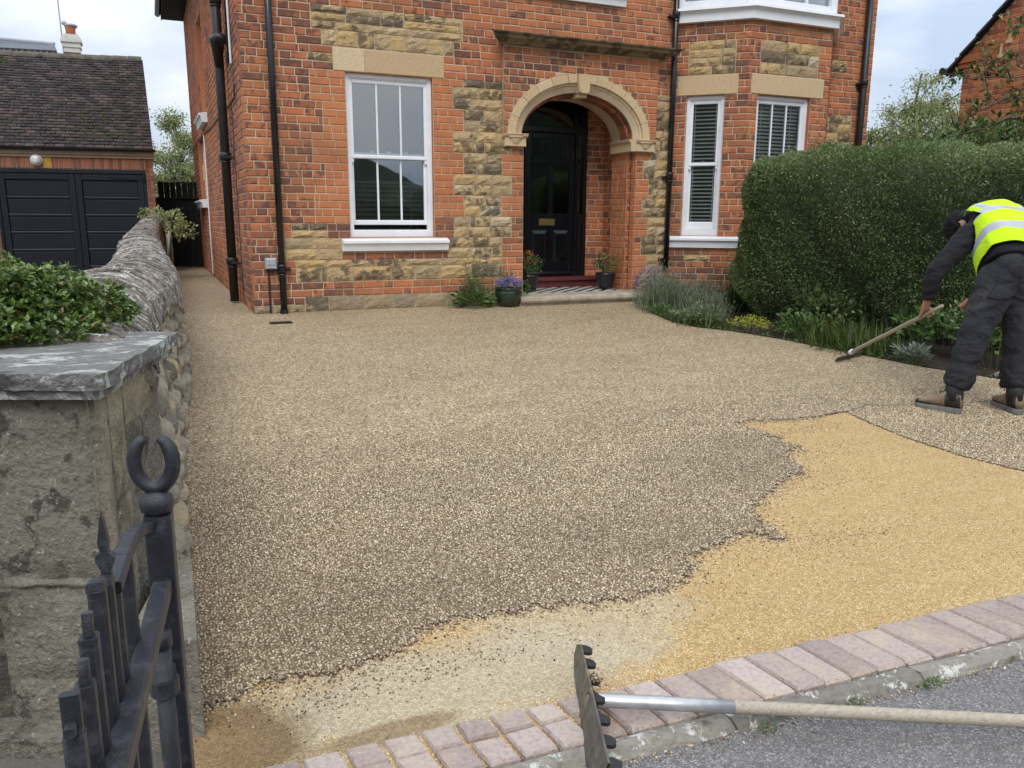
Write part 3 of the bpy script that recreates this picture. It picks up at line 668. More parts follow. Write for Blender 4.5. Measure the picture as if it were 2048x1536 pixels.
build(mb, 'porch_mortar', [M['mortar'], M['brick']], HOUSE)

# hood mould over the porch
mb = MB(); pr_ = [(3.068, .0), (3.068, .10), (3.085, .115), (3.105, .15), (3.118, .215), (3.155, .225), (3.158, .262), (3.172, .268), (3.205, .06), (3.215, .0)]
v = []
sg = [(2.98, 2.74)] + [(3.3+i*.35, None) for i in range(6)] + [(5.19, 5.43)]
for z, o_ in pr_: v.append((3.005-o_*.9-.01, -.0-o_, z))
n = len(pr_)
for k in range(1, 8):
    x = 3.005-.0+2.165*k/8
    for z, o_ in pr_: v.append((x, -o_-rnd.uniform(0, .002), z+rnd.uniform(-.0015, .0015)))
for z, o_ in pr_: v.append((5.17+o_*.9+.01, -o_, z))
F = [(k*n+j, (k+1)*n+j, (k+1)*n+j+1, k*n+j+1) for k in range(8) for j in range(n-1)] + [tuple(range(n)), tuple(8*n+j for j in range(n-1, -1, -1))]
mb.add(v, F, (.4, .75, .5)); build(mb, 'hood_mould', M['hood'], HOUSE)

# --- porch step, floor tiles, threshold
mb = MB(); pr_ = [(-.30, -.03), (-.30, .02), (-.335, .03), (-.348, .055), (-.34, .085), (-.315, .108), (-.27, .116), (-.02, .118)]
v = []
for x in (3.12, 3.16, 4.90, 4.95): v += [(x, y+(.02 if x in (3.12, 4.95) else 0), z) for y, z in pr_]
n = len(pr_); mb.add(v, [(k*n+j, k*n+j+1, (k+1)*n+j+1, (k+1)*n+j) for k in range(3) for j in range(n-1)] + [tuple(range(n-1, -1, -1)), tuple(3*n+j for j in range(n))])
build(mb, 'porch_step', M['step'], HOUSE)
mb = MB(); mb.box((3.24, -.04, -.05), (4.95, .86, .112)); build(mb, 'porch_floor', M['joint'], HOUSE)
T = .093
for i in range(18):
    for j in range(9):
        x, y = 3.29+i*T, -.018+j*T
        if x+T > 4.84 and y < .45 or y+T > .80: continue
        mb = MB(); e = .003; z = .1165+rnd.uniform(-.0006, .0006)
        k = T*.28
        pts = [(x+k, y+e), (x+T-k, y+e), (x+T-e, y+k), (x+T-e, y+T-k), (x+T-k, y+T-e), (x+k, y+T-e), (x+e, y+T-k), (x+e, y+k)] if (i+j) % 2 else [(x+e, y+e), (x+T-e, y+e), (x+T-e, y+T-e), (x+e, y+T-e)]
        mb.prism([(a, b, z-.008) for a, b in pts], (0, 0, .008)); build(mb, 'floor_tile', M['tilew' if (i+j) % 2 else 'tileb'], HOUSE)
mb = MB(); mb.box((3.28, .70, .113), (4.84, .86, .215)); mb.box((3.27, .665, .215), (4.86, .86, .262)); build(mb, 'threshold', M['redsill'], HOUSE)

# --- front door
DW = Fr((0, .80, 0), (1, 0, 0), (0, -1, 0)); mb = MB()
DZ0, DZ1 = .264, 2.70
for a, b in ((3.50, 3.555), (3.655, 3.70), (4.43, 4.475), (4.555, 4.61)): DW.rbox(mb, a, b, DZ0, DZ1, -.06, .025, .008)
DW.rbox(mb, 3.50, 4.61, 2.19, 2.27, -.06, .05, .01); DW.rbox(mb, 3.50, 4.61, 2.62, 2.72, -.06, .03, .008)
for a, b in ((3.555, 3.655), (4.475, 4.555)):
    DW.rbox(mb, a, b, DZ0, .98, -.06, .0, .004); DW.rbox(mb, a, b, 1.80, 1.86, -.06, .015, .006); DW.rbox(mb, a, b, .98, 1.12, -.06, .015, .006)
# fanlight spandrels: the light in the transom has a curved head
for i in range(12):
    q0, q1 = math.pi*i/12, math.pi*(i+1)/12
    P = [(4.055+.37*math.cos(q), 2.27+.30*math.sin(q)) for q in (q0, q1)]
    mb.add([DW.p(P[0][0], P[0][1], .0), DW.p(P[1][0], P[1][1], .0), DW.p(P[1][0], 2.62, .0), DW.p(P[0][0], 2.62, .0)], [(0, 1, 2, 3)])
for a, b in ((3.555, 3.685), (4.425, 4.555)): DW.box(mb, a, b, 2.27, 2.62, -.02, .001)
build(mb, 'door_frame', M['doorblack'], HOUSE)
door = MB(); DD = Fr((0, .80, 0), (1, 0, 0), (0, -1, 0))
for a, b, c, e in ((3.70, 3.775, .268, 2.188), (4.355, 4.43, .268, 2.188), (3.775, 4.355, .268, .47), (3.775, 4.355, .90, 1.12), (3.775, 4.355, 1.79, 1.855), (3.775, 4.355, 2.11, 2.188), (4.025, 4.105, 1.12, 1.79)):
    DD.rbox(door, a, b, c, e, -.05, .004, .008)
for a, b in ((3.93, 3.97), (4.17, 4.21)): DD.rbox(door, a, b, 1.855, 2.11, -.05, .004, .008)
DD.box(door, 4.025, 4.105, .47, .90, -.05, .003)
for a, b in ((3.775, 4.025), (4.105, 4.355)):                 # raised and fielded panels
    P = DD.p; door.add([P(a,.47,-.012),P(b,.47,-.012),P(b,.90,-.012),P(a,.90,-.012),P(a+.05,.52,.002),P(b-.05,.52,.002),P(b-.05,.85,.002),P(a+.05,.85,.002)], [(0,1,5,4),(1,2,6,5),(2,3,7,6),(3,0,4,7),(4,5,6,7)])
DD.rbox(door, 3.70, 4.43, .268, .33, -.01, .03, .02)
dr = build(door, 'front_door', M['doorblack'], HOUSE)
for a, b, c, e in ((3.775, 4.025, 1.12, 1.79), (4.105, 4.355, 1.12, 1.79), (3.775, 3.93, 1.855, 2.11), (3.97, 4.17, 1.855, 2.11), (4.21, 4.355, 1.855, 2.11)):
    mb = MB(); DD.box(mb, a, b, c, e, -.034, -.028); build(mb, 'pane', M['glassdoor'], dr)
mb = MB(); DD.rbox(mb, 3.885, 4.13, .962, 1.052, 0, .012, .006); DD.rbox(mb, 3.915, 4.10, .985, 1.030, 0, .017, .005)
for x in (3.90, 4.115): mb.lathe([(.006, 0), (.006, .004)], DD.p(x, 1.007, .014), 8)
build(mb, 'letterbox', M['brass'], dr)
for a, b, c, e in ((3.555, 3.655, 1.12, 1.80), (4.475, 4.555, 1.12, 1.80), (3.555, 3.655, 1.86, 2.19), (4.475, 4.555, 1.86, 2.19)):
    mb = MB(); DW.box(mb, a, b, c, e, -.034, -.028); build(mb, 'side_light', M['glassdoor'], HOUSE)
mb = MB(); mb.prism([DW.p(4.055+.37*math.cos(math.pi*i/12), 2.27+.30*math.sin(math.pi*i/12), -.03) for i in range(13)][::-1], DW.N*.005); build(mb, 'fanlight', M['glassdoor'], HOUSE)
mb = MB(); mb.box((3.3, .90, .1), (4.85, 3.2, 2.9)); mb.f = [tuple(reversed(f)) for f in mb.f if f not in [(0, 1, 5, 4)]]; build(mb, 'hall', M['interior'], HOUSE)

# --- windows
def window(fr, s0, s1, z0, z1, lights, gap, mid=1.74, name='window', blind=None, rail=.055, horns=True, dep=-.055):
    """box sash window: upper sash outside, lower sash inside and lifted by gap"""
    mb = MB(); fw = .045
    for a, b, c, e in ((s0, s0+fw, z0, z1), (s1-fw, s1, z0, z1), (s0+fw, s1-fw, z1-fw, z1), (s0+fw, s1-fw, z0, z0+.085)): fr.rbox(mb, a, b, c, e, dep-.10, dep, .006)
    for a, b in ((s0+fw, s0+fw+.012), (s1-fw-.012, s1-fw)): fr.rbox(mb, a, b, z0+.085, z1-fw, dep-.09, dep-.012, .004)
    fr.rbox(mb, s0+fw, s1-fw, z1-fw-.012, z1-fw, dep-.09, dep-.012, .004)
    W = build(mb, name, M['white'], HOUSE)
    a0, a1 = s0+fw+.002, s1-fw-.002
    for nm, c0, c1, d, br, tr in (('sash', mid-.02, z1-fw-.013, dep-.022, .042, .045), ('sash', z0+.087+gap, mid+.028+gap*.4, dep-.060, rail, .045)):
        mb = MB(); st = .042
        for a, b, c, e in ((a0, a0+st, c0, c1), (a1-st, a1, c0, c1), (a0+st, a1-st, c0, c0+br), (a0+st, a1-st, c1-tr, c1)): fr.rbox(mb, a, b, c, e, d-.035, d, .008)
        if d > dep-.03 and horns:
            for x in (a0, a1-st): fr.rbox(mb, x+.004, x+st-.004, c0-.05, c0-.001, d-.03, d-.004, .012)
        w_ = (a1-a0-2*st)/lights
        for k in range(1, lights): fr.rbox(mb, a0+st+w_*k-.011, a0+st+w_*k+.011, c0+br, c1-tr, d-.03, d-.004, .007)
        build(mb, nm, M['white'], W)
        for k in range(lights):
            mb = MB(); fr.box(mb, a0+st+w_*k+(.011 if k else 0), a0+st+w_*(k+1)-(.011 if k < lights-1 else 0), c0+br, c1-tr, d-.022, d-.017); build(mb, 'pane', M['glass'], W)
    mb = MB()
    for x in ([.3, .5, .7] if lights > 1 else [.5]):
        xx = s0+(s1-s0)*x; fr.rbox(mb, xx-.02, xx+.02, mid+.03+gap*.4, mid+.045+gap*.4, dep-.09, dep-.05, .004)
    build(mb, 'sash_catch', M['white'], W)
    # dark room behind
    mb = MB(); fr.box(mb, s0-.25, s1+.25, z0-.1, z1+.1, -2.2, dep-.13); mb.f = [f for f in mb.f]
    P = fr.p; d = dep-.13; hole = [P(s0,z0,d), P(s1,z0,d), P(s1,z1,d), P(s0,z1,d)]
    mb = MB(); d2 = -2.2; a, b, c, e = s0-.25, s1+.25, z0-.1, z1+.15
    v = [P(a,c,d), P(b,c,d), P(b,e,d), P(a,e,d), P(a,c,d2), P(b,c,d2), P(b,e,d2), P(a,e,d2)] + hole
    mb.add(v, [(4,5,6,7), (0,4,7,3), (1,2,6,5), (3,7,6,2), (0,1,5,4), (0,8,9,1), (1,9,10,2), (2,10,11,3), (3,11,8,0)]); build(mb, 'room', M['interior'], W)
    if blind:
        z_a, z_b, pitch, tilt, mat, bd = blind
        B = MB(); fr.box(B, s0+.05, s1-.05, z_b+.0, z_b+.03, bd-.03, bd+.01)
        for x in (.22, .78):
            xx = s0+(s1-s0)*x; fr.box(B, xx-.006, xx+.006, z_a, z_b, bd+.014, bd+.0155)
        bl = build(B, 'blind', M[mat], HOUSE); z = z_a
        while z < z_b-.01:
            mb = MB(); hw = .0150; dz, dd = hw*math.sin(tilt), hw*math.cos(tilt)
            v = [P(s0+.055, z-dz, bd+dd), P(s1-.055, z-dz, bd+dd), P(s1-.055, z+.003, bd), P(s0+.055, z+.003, bd), P(s0+.055, z+dz, bd-dd), P(s1-.055, z+dz, bd-dd)]
            mb.add(v, [(0, 1, 2, 3), (3, 2, 5, 4)]); build(mb, 'slat', M[mat], bl); z += pitch
    return W
def sill(fr, s0, s1, z0=.68, z1=.83, dd=.09, name='window_sill'):
    mb = MB(); P = fr.p
    pr_ = [(-.10, z1+.002), (.0, z1-.012), (dd*.55, z1-.018), (dd*.6, z1-.026), (dd*.98, z1-.03), (dd, z1-.036), (dd, z1-.062), (dd-.014, z1-.068), (dd-.028, z1-.075), (dd-.045, z0+.012), (dd-.048, z0), (-.02, z0)]
    v = []
    for a, k in ((s0, 1), (s0+.001, 1), (s1-.001, 1), (s1, 1)): v += [P(a, z, d) for d, z in pr_]
    n = len(pr_); mb.add(v, [(k*n+j, (k+1)*n+j, (k+1)*n+(j+1) % n, k*n+(j+1) % n) for k in range(3) for j in range(n)] + [tuple(range(n)), tuple(3*n+j for j in range(n-1, -1, -1))])
    return build(mb, name, M['white'], HOUSE)
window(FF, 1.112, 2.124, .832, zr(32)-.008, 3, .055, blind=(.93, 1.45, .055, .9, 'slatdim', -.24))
sill(FF, 1.004, 2.28)
window(FL, .156, .645, .832, zr(32)-.008, 1, 0, mid=1.77, blind=(.95, 2.57, .050, .68, 'slat', -.165), rail=.10)
window(FB, .16, 1.05, .832, zr(32)-.008, 3, 0, mid=1.76, blind=(.95, 2.57, .047, 1.12, 'slat', -.165))
# continuous white sill and first-floor cornice round the bay
def bay_band(pr_, name, dov=0):
    mb = MB(); v = []; A = BA; n = len(pr_)
    pts = [BA, BB, Vector((7.5, -.64, 0)), Vector((8.14, 0, 0))]; nn = [FL.N, FB.N, FR_.N]
    mit = [FL.N, (FL.N+FB.N)/(1+FL.N.dot(FB.N)), (FB.N+FR_.N)/(1+FB.N.dot(FR_.N)), FR_.N]
    for p, q in zip(pts, mit): v += [p+q*d+Vector((0, 0, z)) for d, z in pr_]
    mb.add(v, [(k*n+j, (k+1)*n+j, (k+1)*n+(j+1) % n, k*n+(j+1) % n) for k in range(3) for j in range(n)] + [tuple(range(n)), tuple(3*n+j for j in range(n-1, -1, -1))])
    return build(mb, name, M['white'], HOUSE)
bay_band([(-.02, .832), (.03, .82), (.075, .805), (.08, .80), (.08, .775), (.068, .768), (.05, .755), (.04, .69), (.04, .68), (-.02, .68)], 'bay_sill')
bay_band([(-.02, 3.70), (.03, 3.70), (.12, 3.685), (.125, 3.655), (.10, 3.65), (.07, 3.62), (.065, 3.525), (.02, 3.52), (-.02, 3.52)], 'bay_cornice')
mb = MB()
for fr, L in ((FL, LL), (FB, LB), (FR_, LR)):
    for a, b in ((0, .08), (L-.08, L)): fr.rbox(mb, a, b, 3.70, 5.2, -.1, .02, .006)
    fr.rbox(mb, .08, L-.08, 3.70, 3.79, -.1, .01, .006); fr.rbox(mb, .08, L-.08, 5.08, 5.2, -.1, .01, .006)
    k = max(1, round((L-.16)/.36))
    for i in range(1, k): x = .08+(L-.16)*i/k; fr.rbox(mb, x-.015, x+.015, 3.79, 5.08, -.08, 0, .005)
up = build(mb, 'bay_window', M['white'], HOUSE)
for fr, L in ((FL, LL), (FB, LB), (FR_, LR)):
    k = max(1, round((L-.16)/.36))
    for i in range(k):
        a, b = .08+(L-.16)*i/k+.015*(i > 0), .08+(L-.16)*(i+1)/k-.015*(i < k-1); mb = MB(); fr.box(mb, a, b, 3.79, 5.08, -.05, -.045); build(mb, 'pane', M['glass'], up)
mb = MB(); v = [BA+Vector((.15, .1, 3.72)), Vector((6.2, -.5, 3.72)), Vector((7.45, -.5, 3.72)), Vector((8.0, .1, 3.72))]; mb.prism([tuple(p) for p in v], (0, 0, 1.4)); build(mb, 'room', M['interior'], up)
# first-floor window over the porch: only its sill shows at the top of the picture
window(FF, 3.30, 4.52, 3.80, 5.1, 2, 0, 4.4, horns=False, dep=.012); sill(FF, 3.16, 4.66, 3.645, 3.80, .09)

# side windows: reveal, frame, sill, pane
for (a, b, c, e), segs in zip(SIDEW, (2, 2)):
    mb = MB(); d = -.09
    for s0, s1, z0, z1 in ((a, a+.06, c, e), (b-.06, b, c, e), (a+.06, b-.06, e-.06, e), (a+.06, b-.06, c, c+.06), (a+.06, b-.06, (c+e)/2-.03, (c+e)/2+.03)): FS.rbox(mb, s0, s1, z0, z1, d-.05, d, .008)
    W = build(mb, 'window', M['white'], HOUSE); mb = MB(); FS.box(mb, a+.06, b-.06, c+.06, e-.06, d-.03, d-.025); build(mb, 'pane', M['glass'], W)
    mb = MB(); FS.box(mb, a, b, c, e, -.3, -.28); build(mb, 'room', M['interior'], W)
    sill(FS, a-.12, b+.12, c-.17, c-.002, .13)
# --- pipes
def pipe(pts, r_, name, collars=(), mat='black', lugs=True, n=12):
    mb = MB(); mb.tube(pts, r_, n)
    for c, dr_ in collars:
        c = Vector(c); d = Vector(dr_); mb.tube([c-d*.045, c-d*.04, c+d*.03, c+d*.045], [r_*1.12, r_*1.3, r_*1.3, r_*1.15], n)
        mb.tube([c-d*.075, c-d*.06], [r_*1.2, r_*1.2], n)
    return build(mb, name, M[mat], HOUSE, True)
U = (0, 0, 1)
p1 = pipe([(.315, -.062, .03), (.315, -.062, 5.1)], .036, 'drainpipe', [((.315, -.062, .50), U), ((.315, -.062, 4.3), U)])
mb = MB(); mb.box((.24, -.14, -.028), (.42, -.01, -.012)); mb.tube([(.315, -.062, -.02), (.315, -.062, .05)], [.05, .042], 12)
for s_ in (-1, 1): mb.box((.315+s_*.07-.03, -.05, .47), (.315+s_*.07+.03, -.02, .50))
build(mb, 'pipe_shoe', M['black'], p1)
p2 = pipe([(5.40, -.062, .40), (5.40, -.062, 5.1)], .036, 'drainpipe', [((5.40, -.062, 1.62), U), ((5.40, -.062, 3.62), U)])
p3 = pipe([(8.72, -.065, .0), (8.72, -.065, 5.1)], .046, 'drainpipe', [((8.72, -.065, 3.02), U)], 'iron_pipe')
mb = MB()
for x, y, z in ((5.40, -.06, 1.60), (5.40, -.06, 3.6), (8.72, -.06, 3.0), (5.40, -.06, .52)): mb.box((x-.09, y-.012, z-.014), (x+.02, y+.05, z+.014)); mb.tube([(x-.085, y-.02, z), (x-.085, y+.06, z)], .011, 6)
build(mb, 'pipe_bracket', M['black'], HOUSE)
sx = -.085
sp_ = pipe([(sx, 1.35, .02), (sx, 1.35, 5.6)], .055, 'soil_pipe', [((sx, 1.35, z), U) for z in (.52, 1.78, 3.05, 3.55)], 'iron_pipe')
mb = MB(); q = [(-.0, 1.10, 3.06), (-.10, 1.10, 3.10), (-.145, 1.13, 3.07), (sx-.03, 1.22, 2.98), (sx, 1.33, 2.82)]; mb.tube(q, [.05, .055, .056, .055, .055], 12)
build(mb, 'branch_pipe', M['iron_pipe'], sp_, True)
mb = MB()
for z in (.50, 1.76): mb.tube([(sx, 1.29, z), (sx, 1.20, z), (0.02, 1.20, z)], .013, 6)
build(mb, 'pipe_bracket', M['iron_pipe'], sp_)
pipe([(-.03, .72, 2.75), (-.03, .72, 5.2)], .02, 'waste_pipe', (), 'black', n=8)
mb = MB(); mb.tube([(-.02, .66, 2.74), (-.02, .66, 5.2)], .012, 6); build(mb, 'overflow_pipe', M['white'], HOUSE)
mb = MB(); mb.tube([(-.008, .62, 2.38), (-.012, 1.2, 2.36), (-.008, 2.2, 2.40), (-.012, 4.2, 2.41), (-.008, 5.9, 2.46), (-.012, 10.2, 2.5)], .008, 5)
mb.tube([(-.008, .64, 2.38), (-.01, .60, 2.5), (-.01, .60, 2.52)], .008, 5); mb.tube([(-.012, 6.2, 2.46), (-.014, 6.2, 1.2), (-.014, 6.25, .05)], .012, 5, mi=1); mb.tube([(-.01, .98, .05), (-.012, .98, 2.36)], .006, 5)
build(mb, 'wall_cable', [M['cable'], M['white']], HOUSE)
for y in (2.2, 6.9):
    mb = MB(); FS.rbox(mb, y, y+.22, 1.72, 2.0, -.02, .015, .004, (.7, .2, .3)); build(mb, 'pale_block', M['ashlar'], HOUSE)
# electricity box with conduit
mb = MB(); FF.rbox(mb, .14, .262, .495, .615, 0, .075, .012); FF.rbox(mb, .148, .254, .535, .608, .07, .082, .01); box = build(mb, 'meter_box', M['grey'], HOUSE)
mb = MB(); mb.tube([(.175, -.012, .50), (.175, -.012, -.02)], .011, 6); build(mb, 'conduit', M['cable'], box)
# eaves, gutter and roof
mb = MB(); mb.box((-.42, -.5, 5.20), (.05, 10.55, 5.225)); mb.box((-.44, -.5, 5.18), (-.42, 10.55, 5.36)); mb.box((.05, -.45, 5.20), (9.3, .02, 5.225)); mb.box((-.42, -.47, 5.18), (9.3, -.45, 5.36)); build(mb, 'eaves', M['board'], HOUSE)
mb = MB(); v = []
for y in (-.5, 10.55):
    for k in range(9): q = math.pi*k/8; v.append((-.50+.06*math.cos(q), y, 5.30-.06*math.sin(q)))
mb.add(v, [(k, k+1, 10+k, 9+k) for k in range(8)]); mb.add([(-.56, -.5, 5.3), (-.44, -.5, 5.3), (-.44, 10.55, 5.3), (-.56, 10.55, 5.3)], [(0, 1, 2, 3)]); build(mb, 'gutter', M['black'], HOUSE)
mb = MB(); mb.add([(-.5, -.5, 5.34), (9.4, -.5, 5.34), (9.4, 10.6, 5.34), (-.5, 10.6, 5.34), (4, 4, 8.6), (5, 6, 8.6)], [(0, 1, 4), (1, 2, 5, 4), (2, 3, 5), (3, 0, 4, 5), (3, 2, 1, 0)]); build(mb, 'roof', M['slate'], HOUSE)
# ------------------------------------------------------------------ ground and surfaces
SL = .04
def gz(y): return 0. if y >= 0 else SL*y            # the drive falls gently to the road
def struct(o): o['kind'] = 'structure'; return o
def sheet(xs, ys, dz, name, mat, zf=gz):
    mb = MB(); v = [(x, y, zf(y)+dz) for y in ys for x in xs]; n = len(xs)
    mb.add(v, [(j*n+i, j*n+i+1, (j+1)*n+i+1, (j+1)*n+i) for j in range(len(ys)-1) for i in range(n-1)]); return struct(build(mb, name, M[mat]))
sheet([-300, -30, 30, 300], [-300, -60, -30, -12, -8.6, -7.70, 0, 30, 300], -.06, 'ground', 'land', lambda y: gz(max(y, -7.7)) - (.03 if y < -7.71 else 0))
sheet([-40, -6, -1.9, 6, 40], [-15, -10, -8.4, -7.70], -.024, 'road', 'asphalt', lambda y: gz(-7.70)-(0 if y > -7.8 else .004))
sheet([-1.06, 0, 6, 14], [-7.64, -5, -2.5, -.6, 0, .4], -.008, 'gravel_base', 'gravel_old')

EDGE = [(-1.2, -7.12), (-0.979, -7.12), (-0.919, -7.113), (-0.851, -7.099), (-0.763, -7.064), (-0.678, -7.077), (-0.561, -7.086), (-0.434, -7.071), (-0.366, -7.06), (-0.329, -7.016), (-0.212, -6.944), (-0.054, -6.955), (0.11, -6.966), (0.347, -7.005), (0.578, -7.038), (0.713, -7.001), (0.863, -6.914), (0.892, -6.831), (1.062, -6.788), (1.288, -6.736), (1.363, -6.852), (1.385, -6.751), (1.393, -6.65), (1.46, -6.54), (1.65, -6.413), (1.959, -6.246), (2.07, -6.207), (2.143, -6.045), (2.189, -5.915), (2.359, -5.89), (2.293, -5.735), (2.29, -5.607), (2.364, -5.72), (2.332, -5.489), (2.337, -5.34), (2.656, -5.394), (2.961, -5.43), (3.219, -5.393), (3.158, -5.661), (3.115, -6.038), (3.13, -6.358), (3.213, -6.645), (3.264, -6.881), (3.4, -7.46)]
BED = [(4.95, .1), (4.895, -0.175), (4.646, -0.682), (4.40, -1.285), (4.27, -1.871), (4.32, -2.235), (4.517, -2.52), (4.615, -2.80), (4.718, -3.12), (4.795, -3.553), (4.908, -4.104), (4.983, -4.566), (5.138, -4.917), (5.223, -5.275), (5.249, -5.65), (5.30, -6.4), (5.4, -7.45)]
rg = random.Random(11)
def cr(P, t):
    """Catmull-Rom through P"""
    i = min(len(P)-2, int(t)); f = t-i; a, b, c, d = P[max(0, i-1)], P[i], P[i+1], P[min(len(P)-1, i+2)]
    return tuple(.5*(2*b[k]+(c[k]-a[k])*f+(2*a[k]-5*b[k]+4*c[k]-d[k])*f*f+(3*b[k]-a[k]-3*c[k]+d[k])*f**3) for k in (0, 1))
def wob(s_): return .014*math.sin(s_*31+2*math.sin(s_*13))+.011*math.sin(s_*83+1.3*math.sin(s_*37))+.009*math.sin(s_*190+2*math.sin(s_*71))
jag = []; run = 0
for i, ((x0, y0), (x1, y1)) in enumerate(zip(EDGE, EDGE[1:])):
    L = math.hypot(x1-x0, y1-y0); n = max(1, int(L/.009)); straight = 1 if i < 36 else .25
    for k in range(n):
        x, y = cr(EDGE, i+k/n) if 1 < i < 36 else (x0+(x1-x0)*k/n, y0+(y1-y0)*k/n); a = (wob(run+L*k/n)+rg.gauss(0, .006))*straight; jag.append((x+a*(y1-y0)/L, y-a*(x1-x0)/L))
    run += L
jag.append(EDGE[-1])
poly = jag + [(5.4, -7.46)] + BED[::-1] + [(4.95, .0), (-1.2, .0)]
tri = tessellate_polygon([[Vector((x, y, 0)) for x, y in poly]])
mb = MB(); mb.add([(x, y, gz(y)) for x, y in poly], [tuple(t) for t in tri])
for i in range(len(jag)-1):
    (x0, y0), (x1, y1) = jag[i], jag[i+1]; mb.add([(x0, y0, gz(y0)), (x1, y1, gz(y1)), (x1, y1, gz(y1)-.03), (x0, y0, gz(y0)-.03)], [(0, 1, 2, 3)])
mb.add([(-1.2, 0, 0), (.02, 0, 0), (.02, 11, 0), (-1.2, 11, 0)], [(0, 1, 2, 3)]); mb.add([(0, 0, 0), (4.95, 0, 0), (4.95, .04, 0), (0, .04, 0)], [(0, 1, 2, 3)])
DRIVE = struct(build(mb, 'driveway', M['gravel_new']))
for p in DRIVE.data.polygons:
    if abs(p.normal.z) > .5 and p.normal.z < 0: p.flip()
# the daywork joint: a thin open line in the new layer behind the worker's boots
mb = MB(); q = [(2.95, -5.42), (3.25, -5.40), (3.5, -5.33), (3.75, -5.43), (3.95, -5.47), (4.2, -5.53), (4.45, -5.55), (4.9, -5.62), (5.2, -5.7)]
pts = []
for (a, b), (c, e) in zip(q, q[1:]):
    for k in range(8): pts.append((a+(c-a)*k/8+rg.gauss(0, .004), b+(e-b)*k/8+rg.gauss(0, .006)))
for (a, b), (c, e) in zip(pts, pts[1:]): mb.add([(a, b-.0035, gz(b)+.003), (c, e-.0035, gz(e)+.003), (c, e+.0035, gz(e)+.003), (a, b+.0035, gz(b)+.003)], [(0, 1, 2, 3)])
build(mb, 'driveway_joint', M['rubber'], DRIVE)
# earth of the border
bp = BED + [(9, -7.45), (9, .1)]; tri = tessellate_polygon([[Vector((x, y, 0)) for x, y in bp]])
mb = MB(); mb.add([(x, y, gz(y)-.004) for x, y in bp], [tuple(t) for t in tri]); BEDO = struct(build(mb, 'flower_bed', M['soil']))
mb = MB(); o1 = []; o2 = []
for x, y in BED: mb.v.append((x, y, gz(y)+.010)); mb.v.append((x+.012, y+.003, gz(y)+.010)); mb.v.append((x, y, gz(y)-.03)); mb.v.append((x+.012, y+.003, gz(y)-.03)); mb.t += [(.5, .5, .5)]*4
for i in range(len(BED)-1):
    a = i*4; b = a+4; mb.f += [(a, b, b+1, a+1), (a, a+2, b+2, b), (a+1, b+1, b+3, a+3)]; mb.m += [0]*3
build(mb, 'edging_strip', M['rubber'], BEDO)

# block paving edge and kerb
def inn(x): return -7.464-.043*(x+.3) - (.0 if x > .9 else 0)
def outr(x): return -7.668-.058*(x+.1)
def kro(x): return -7.712-.062*(x+.1)-.02
mb = MB(); xs = [-2.2+.2*i for i in range(50)]
mb.add([(x, inn(x)+.03, gz(-7.5)-.012) for x in xs]+[(x, outr(x)-.02, gz(-7.7)-.009) for x in xs], [(50+i, 51+i, i+1, i) for i in range(49)])
PAV = struct(build(mb, 'paved_edging', M['joint']))
def paver(a, b, c, e):
    """corners by x at the inner and outer edge and y fractions"""
    mb = MB(); r_ = .006; j = lambda: rg.uniform(-.003, .003); dz = rg.uniform(-.002, .003)
    def P(x, f, i): 
        y = inn(x)+(outr(x)-inn(x))*f; return (x+.10*f*.25+j(), y+j(), i)
    Q = [(a, c), (b, c), (b, e), (a, e)]; z = gz(-7.58)+dz
    lo = [P(x, f, z-.03) for x, f in Q]; mid = [(x, y, z-.001) for x, y, _ in lo]; cx = sum(p[0] for p in lo)/4; cy = sum(p[1] for p in lo)/4
    tp = [(x+(cx-x)*.10, y+(cy-y)*.10, z+.0075+rg.uniform(-.0015, .0015)) for x, y, _ in lo]
    F = [(3, 2, 1, 0)]
    for k in range(4): k2 = (k+1) % 4; F += [(k, k2, 4+k2, 4+k), (4+k, 4+k2, 8+k2, 8+k)]
    F += [(8, 9, 10, 11)]
    mb.add(lo+mid+tp, [f[::-1] for f in F], (rg.random(), rg.uniform(0, .45), rg.random())); o = build(mb, 'paver', M['paver'], PAV)
    bm = bmesh.new(); bm.from_mesh(o.data); bmesh.ops.recalc_face_normals(bm, faces=bm.faces); bm.to_mesh(o.data); bm.free()
x = -1.55
while x < -.02:
    w_ = .098 if x < -.9 else rg.choice([.094, .098, .102])
    if x > -1.9 and x < -.42: paver(x+.005, x+w_-.005, .0, .44); paver(x+.005, x+w_-.005, .48, 1.0)
    else: paver(x+.005, x+w_-.005, .02, .42); paver(x+.005, x+w_-.005, .47, 1.0)
    x += w_+.004
while x < 6:
    w_ = rg.choice([.104, .112, .118, .10]); paver(x+.003, x+w_-.004, rg.uniform(-.05, .04), 1.0); x += w_
KB = struct(build(MB().box((-2.2, -7.9, -.45), (7.5, -7.62, -.345)), 'kerb', M['joint']))
x = -2.2
for L in (.9, .95, .72, .68, .93, .9, .92, .9, .9, .9):
    mb = MB(); n = 12; pr_ = [(0, -.10), (0, -.006), (.10, .004), (.35, .008), (.6, .002), (.82, -.016), (.95, -.035), (1, -.06), (1, -.12)]; v = []
    for i in range(n+1):
        xx = x+.004+(L-.008)*i/n
        for f, dz in pr_: v.append((xx+.02*f, outr(xx)-.004+(kro(xx)-outr(xx))*f*(1+rg.uniform(-.03, .03)), gz(-7.68)+dz*.75+rg.uniform(-.003, .003)))
    k = len(pr_); mb.add(v, [(i*k+j, i*k+j+1, (i+1)*k+j+1, (i+1)*k+j) for i in range(n) for j in range(k-1)]+[tuple(range(k-1, -1, -1)), tuple(n*k+j for j in range(k))], (rg.random(), rg.uniform(.2, .6), rg.random()))
    build(mb, 'kerb_stone', M['kerb'], KB); x += L

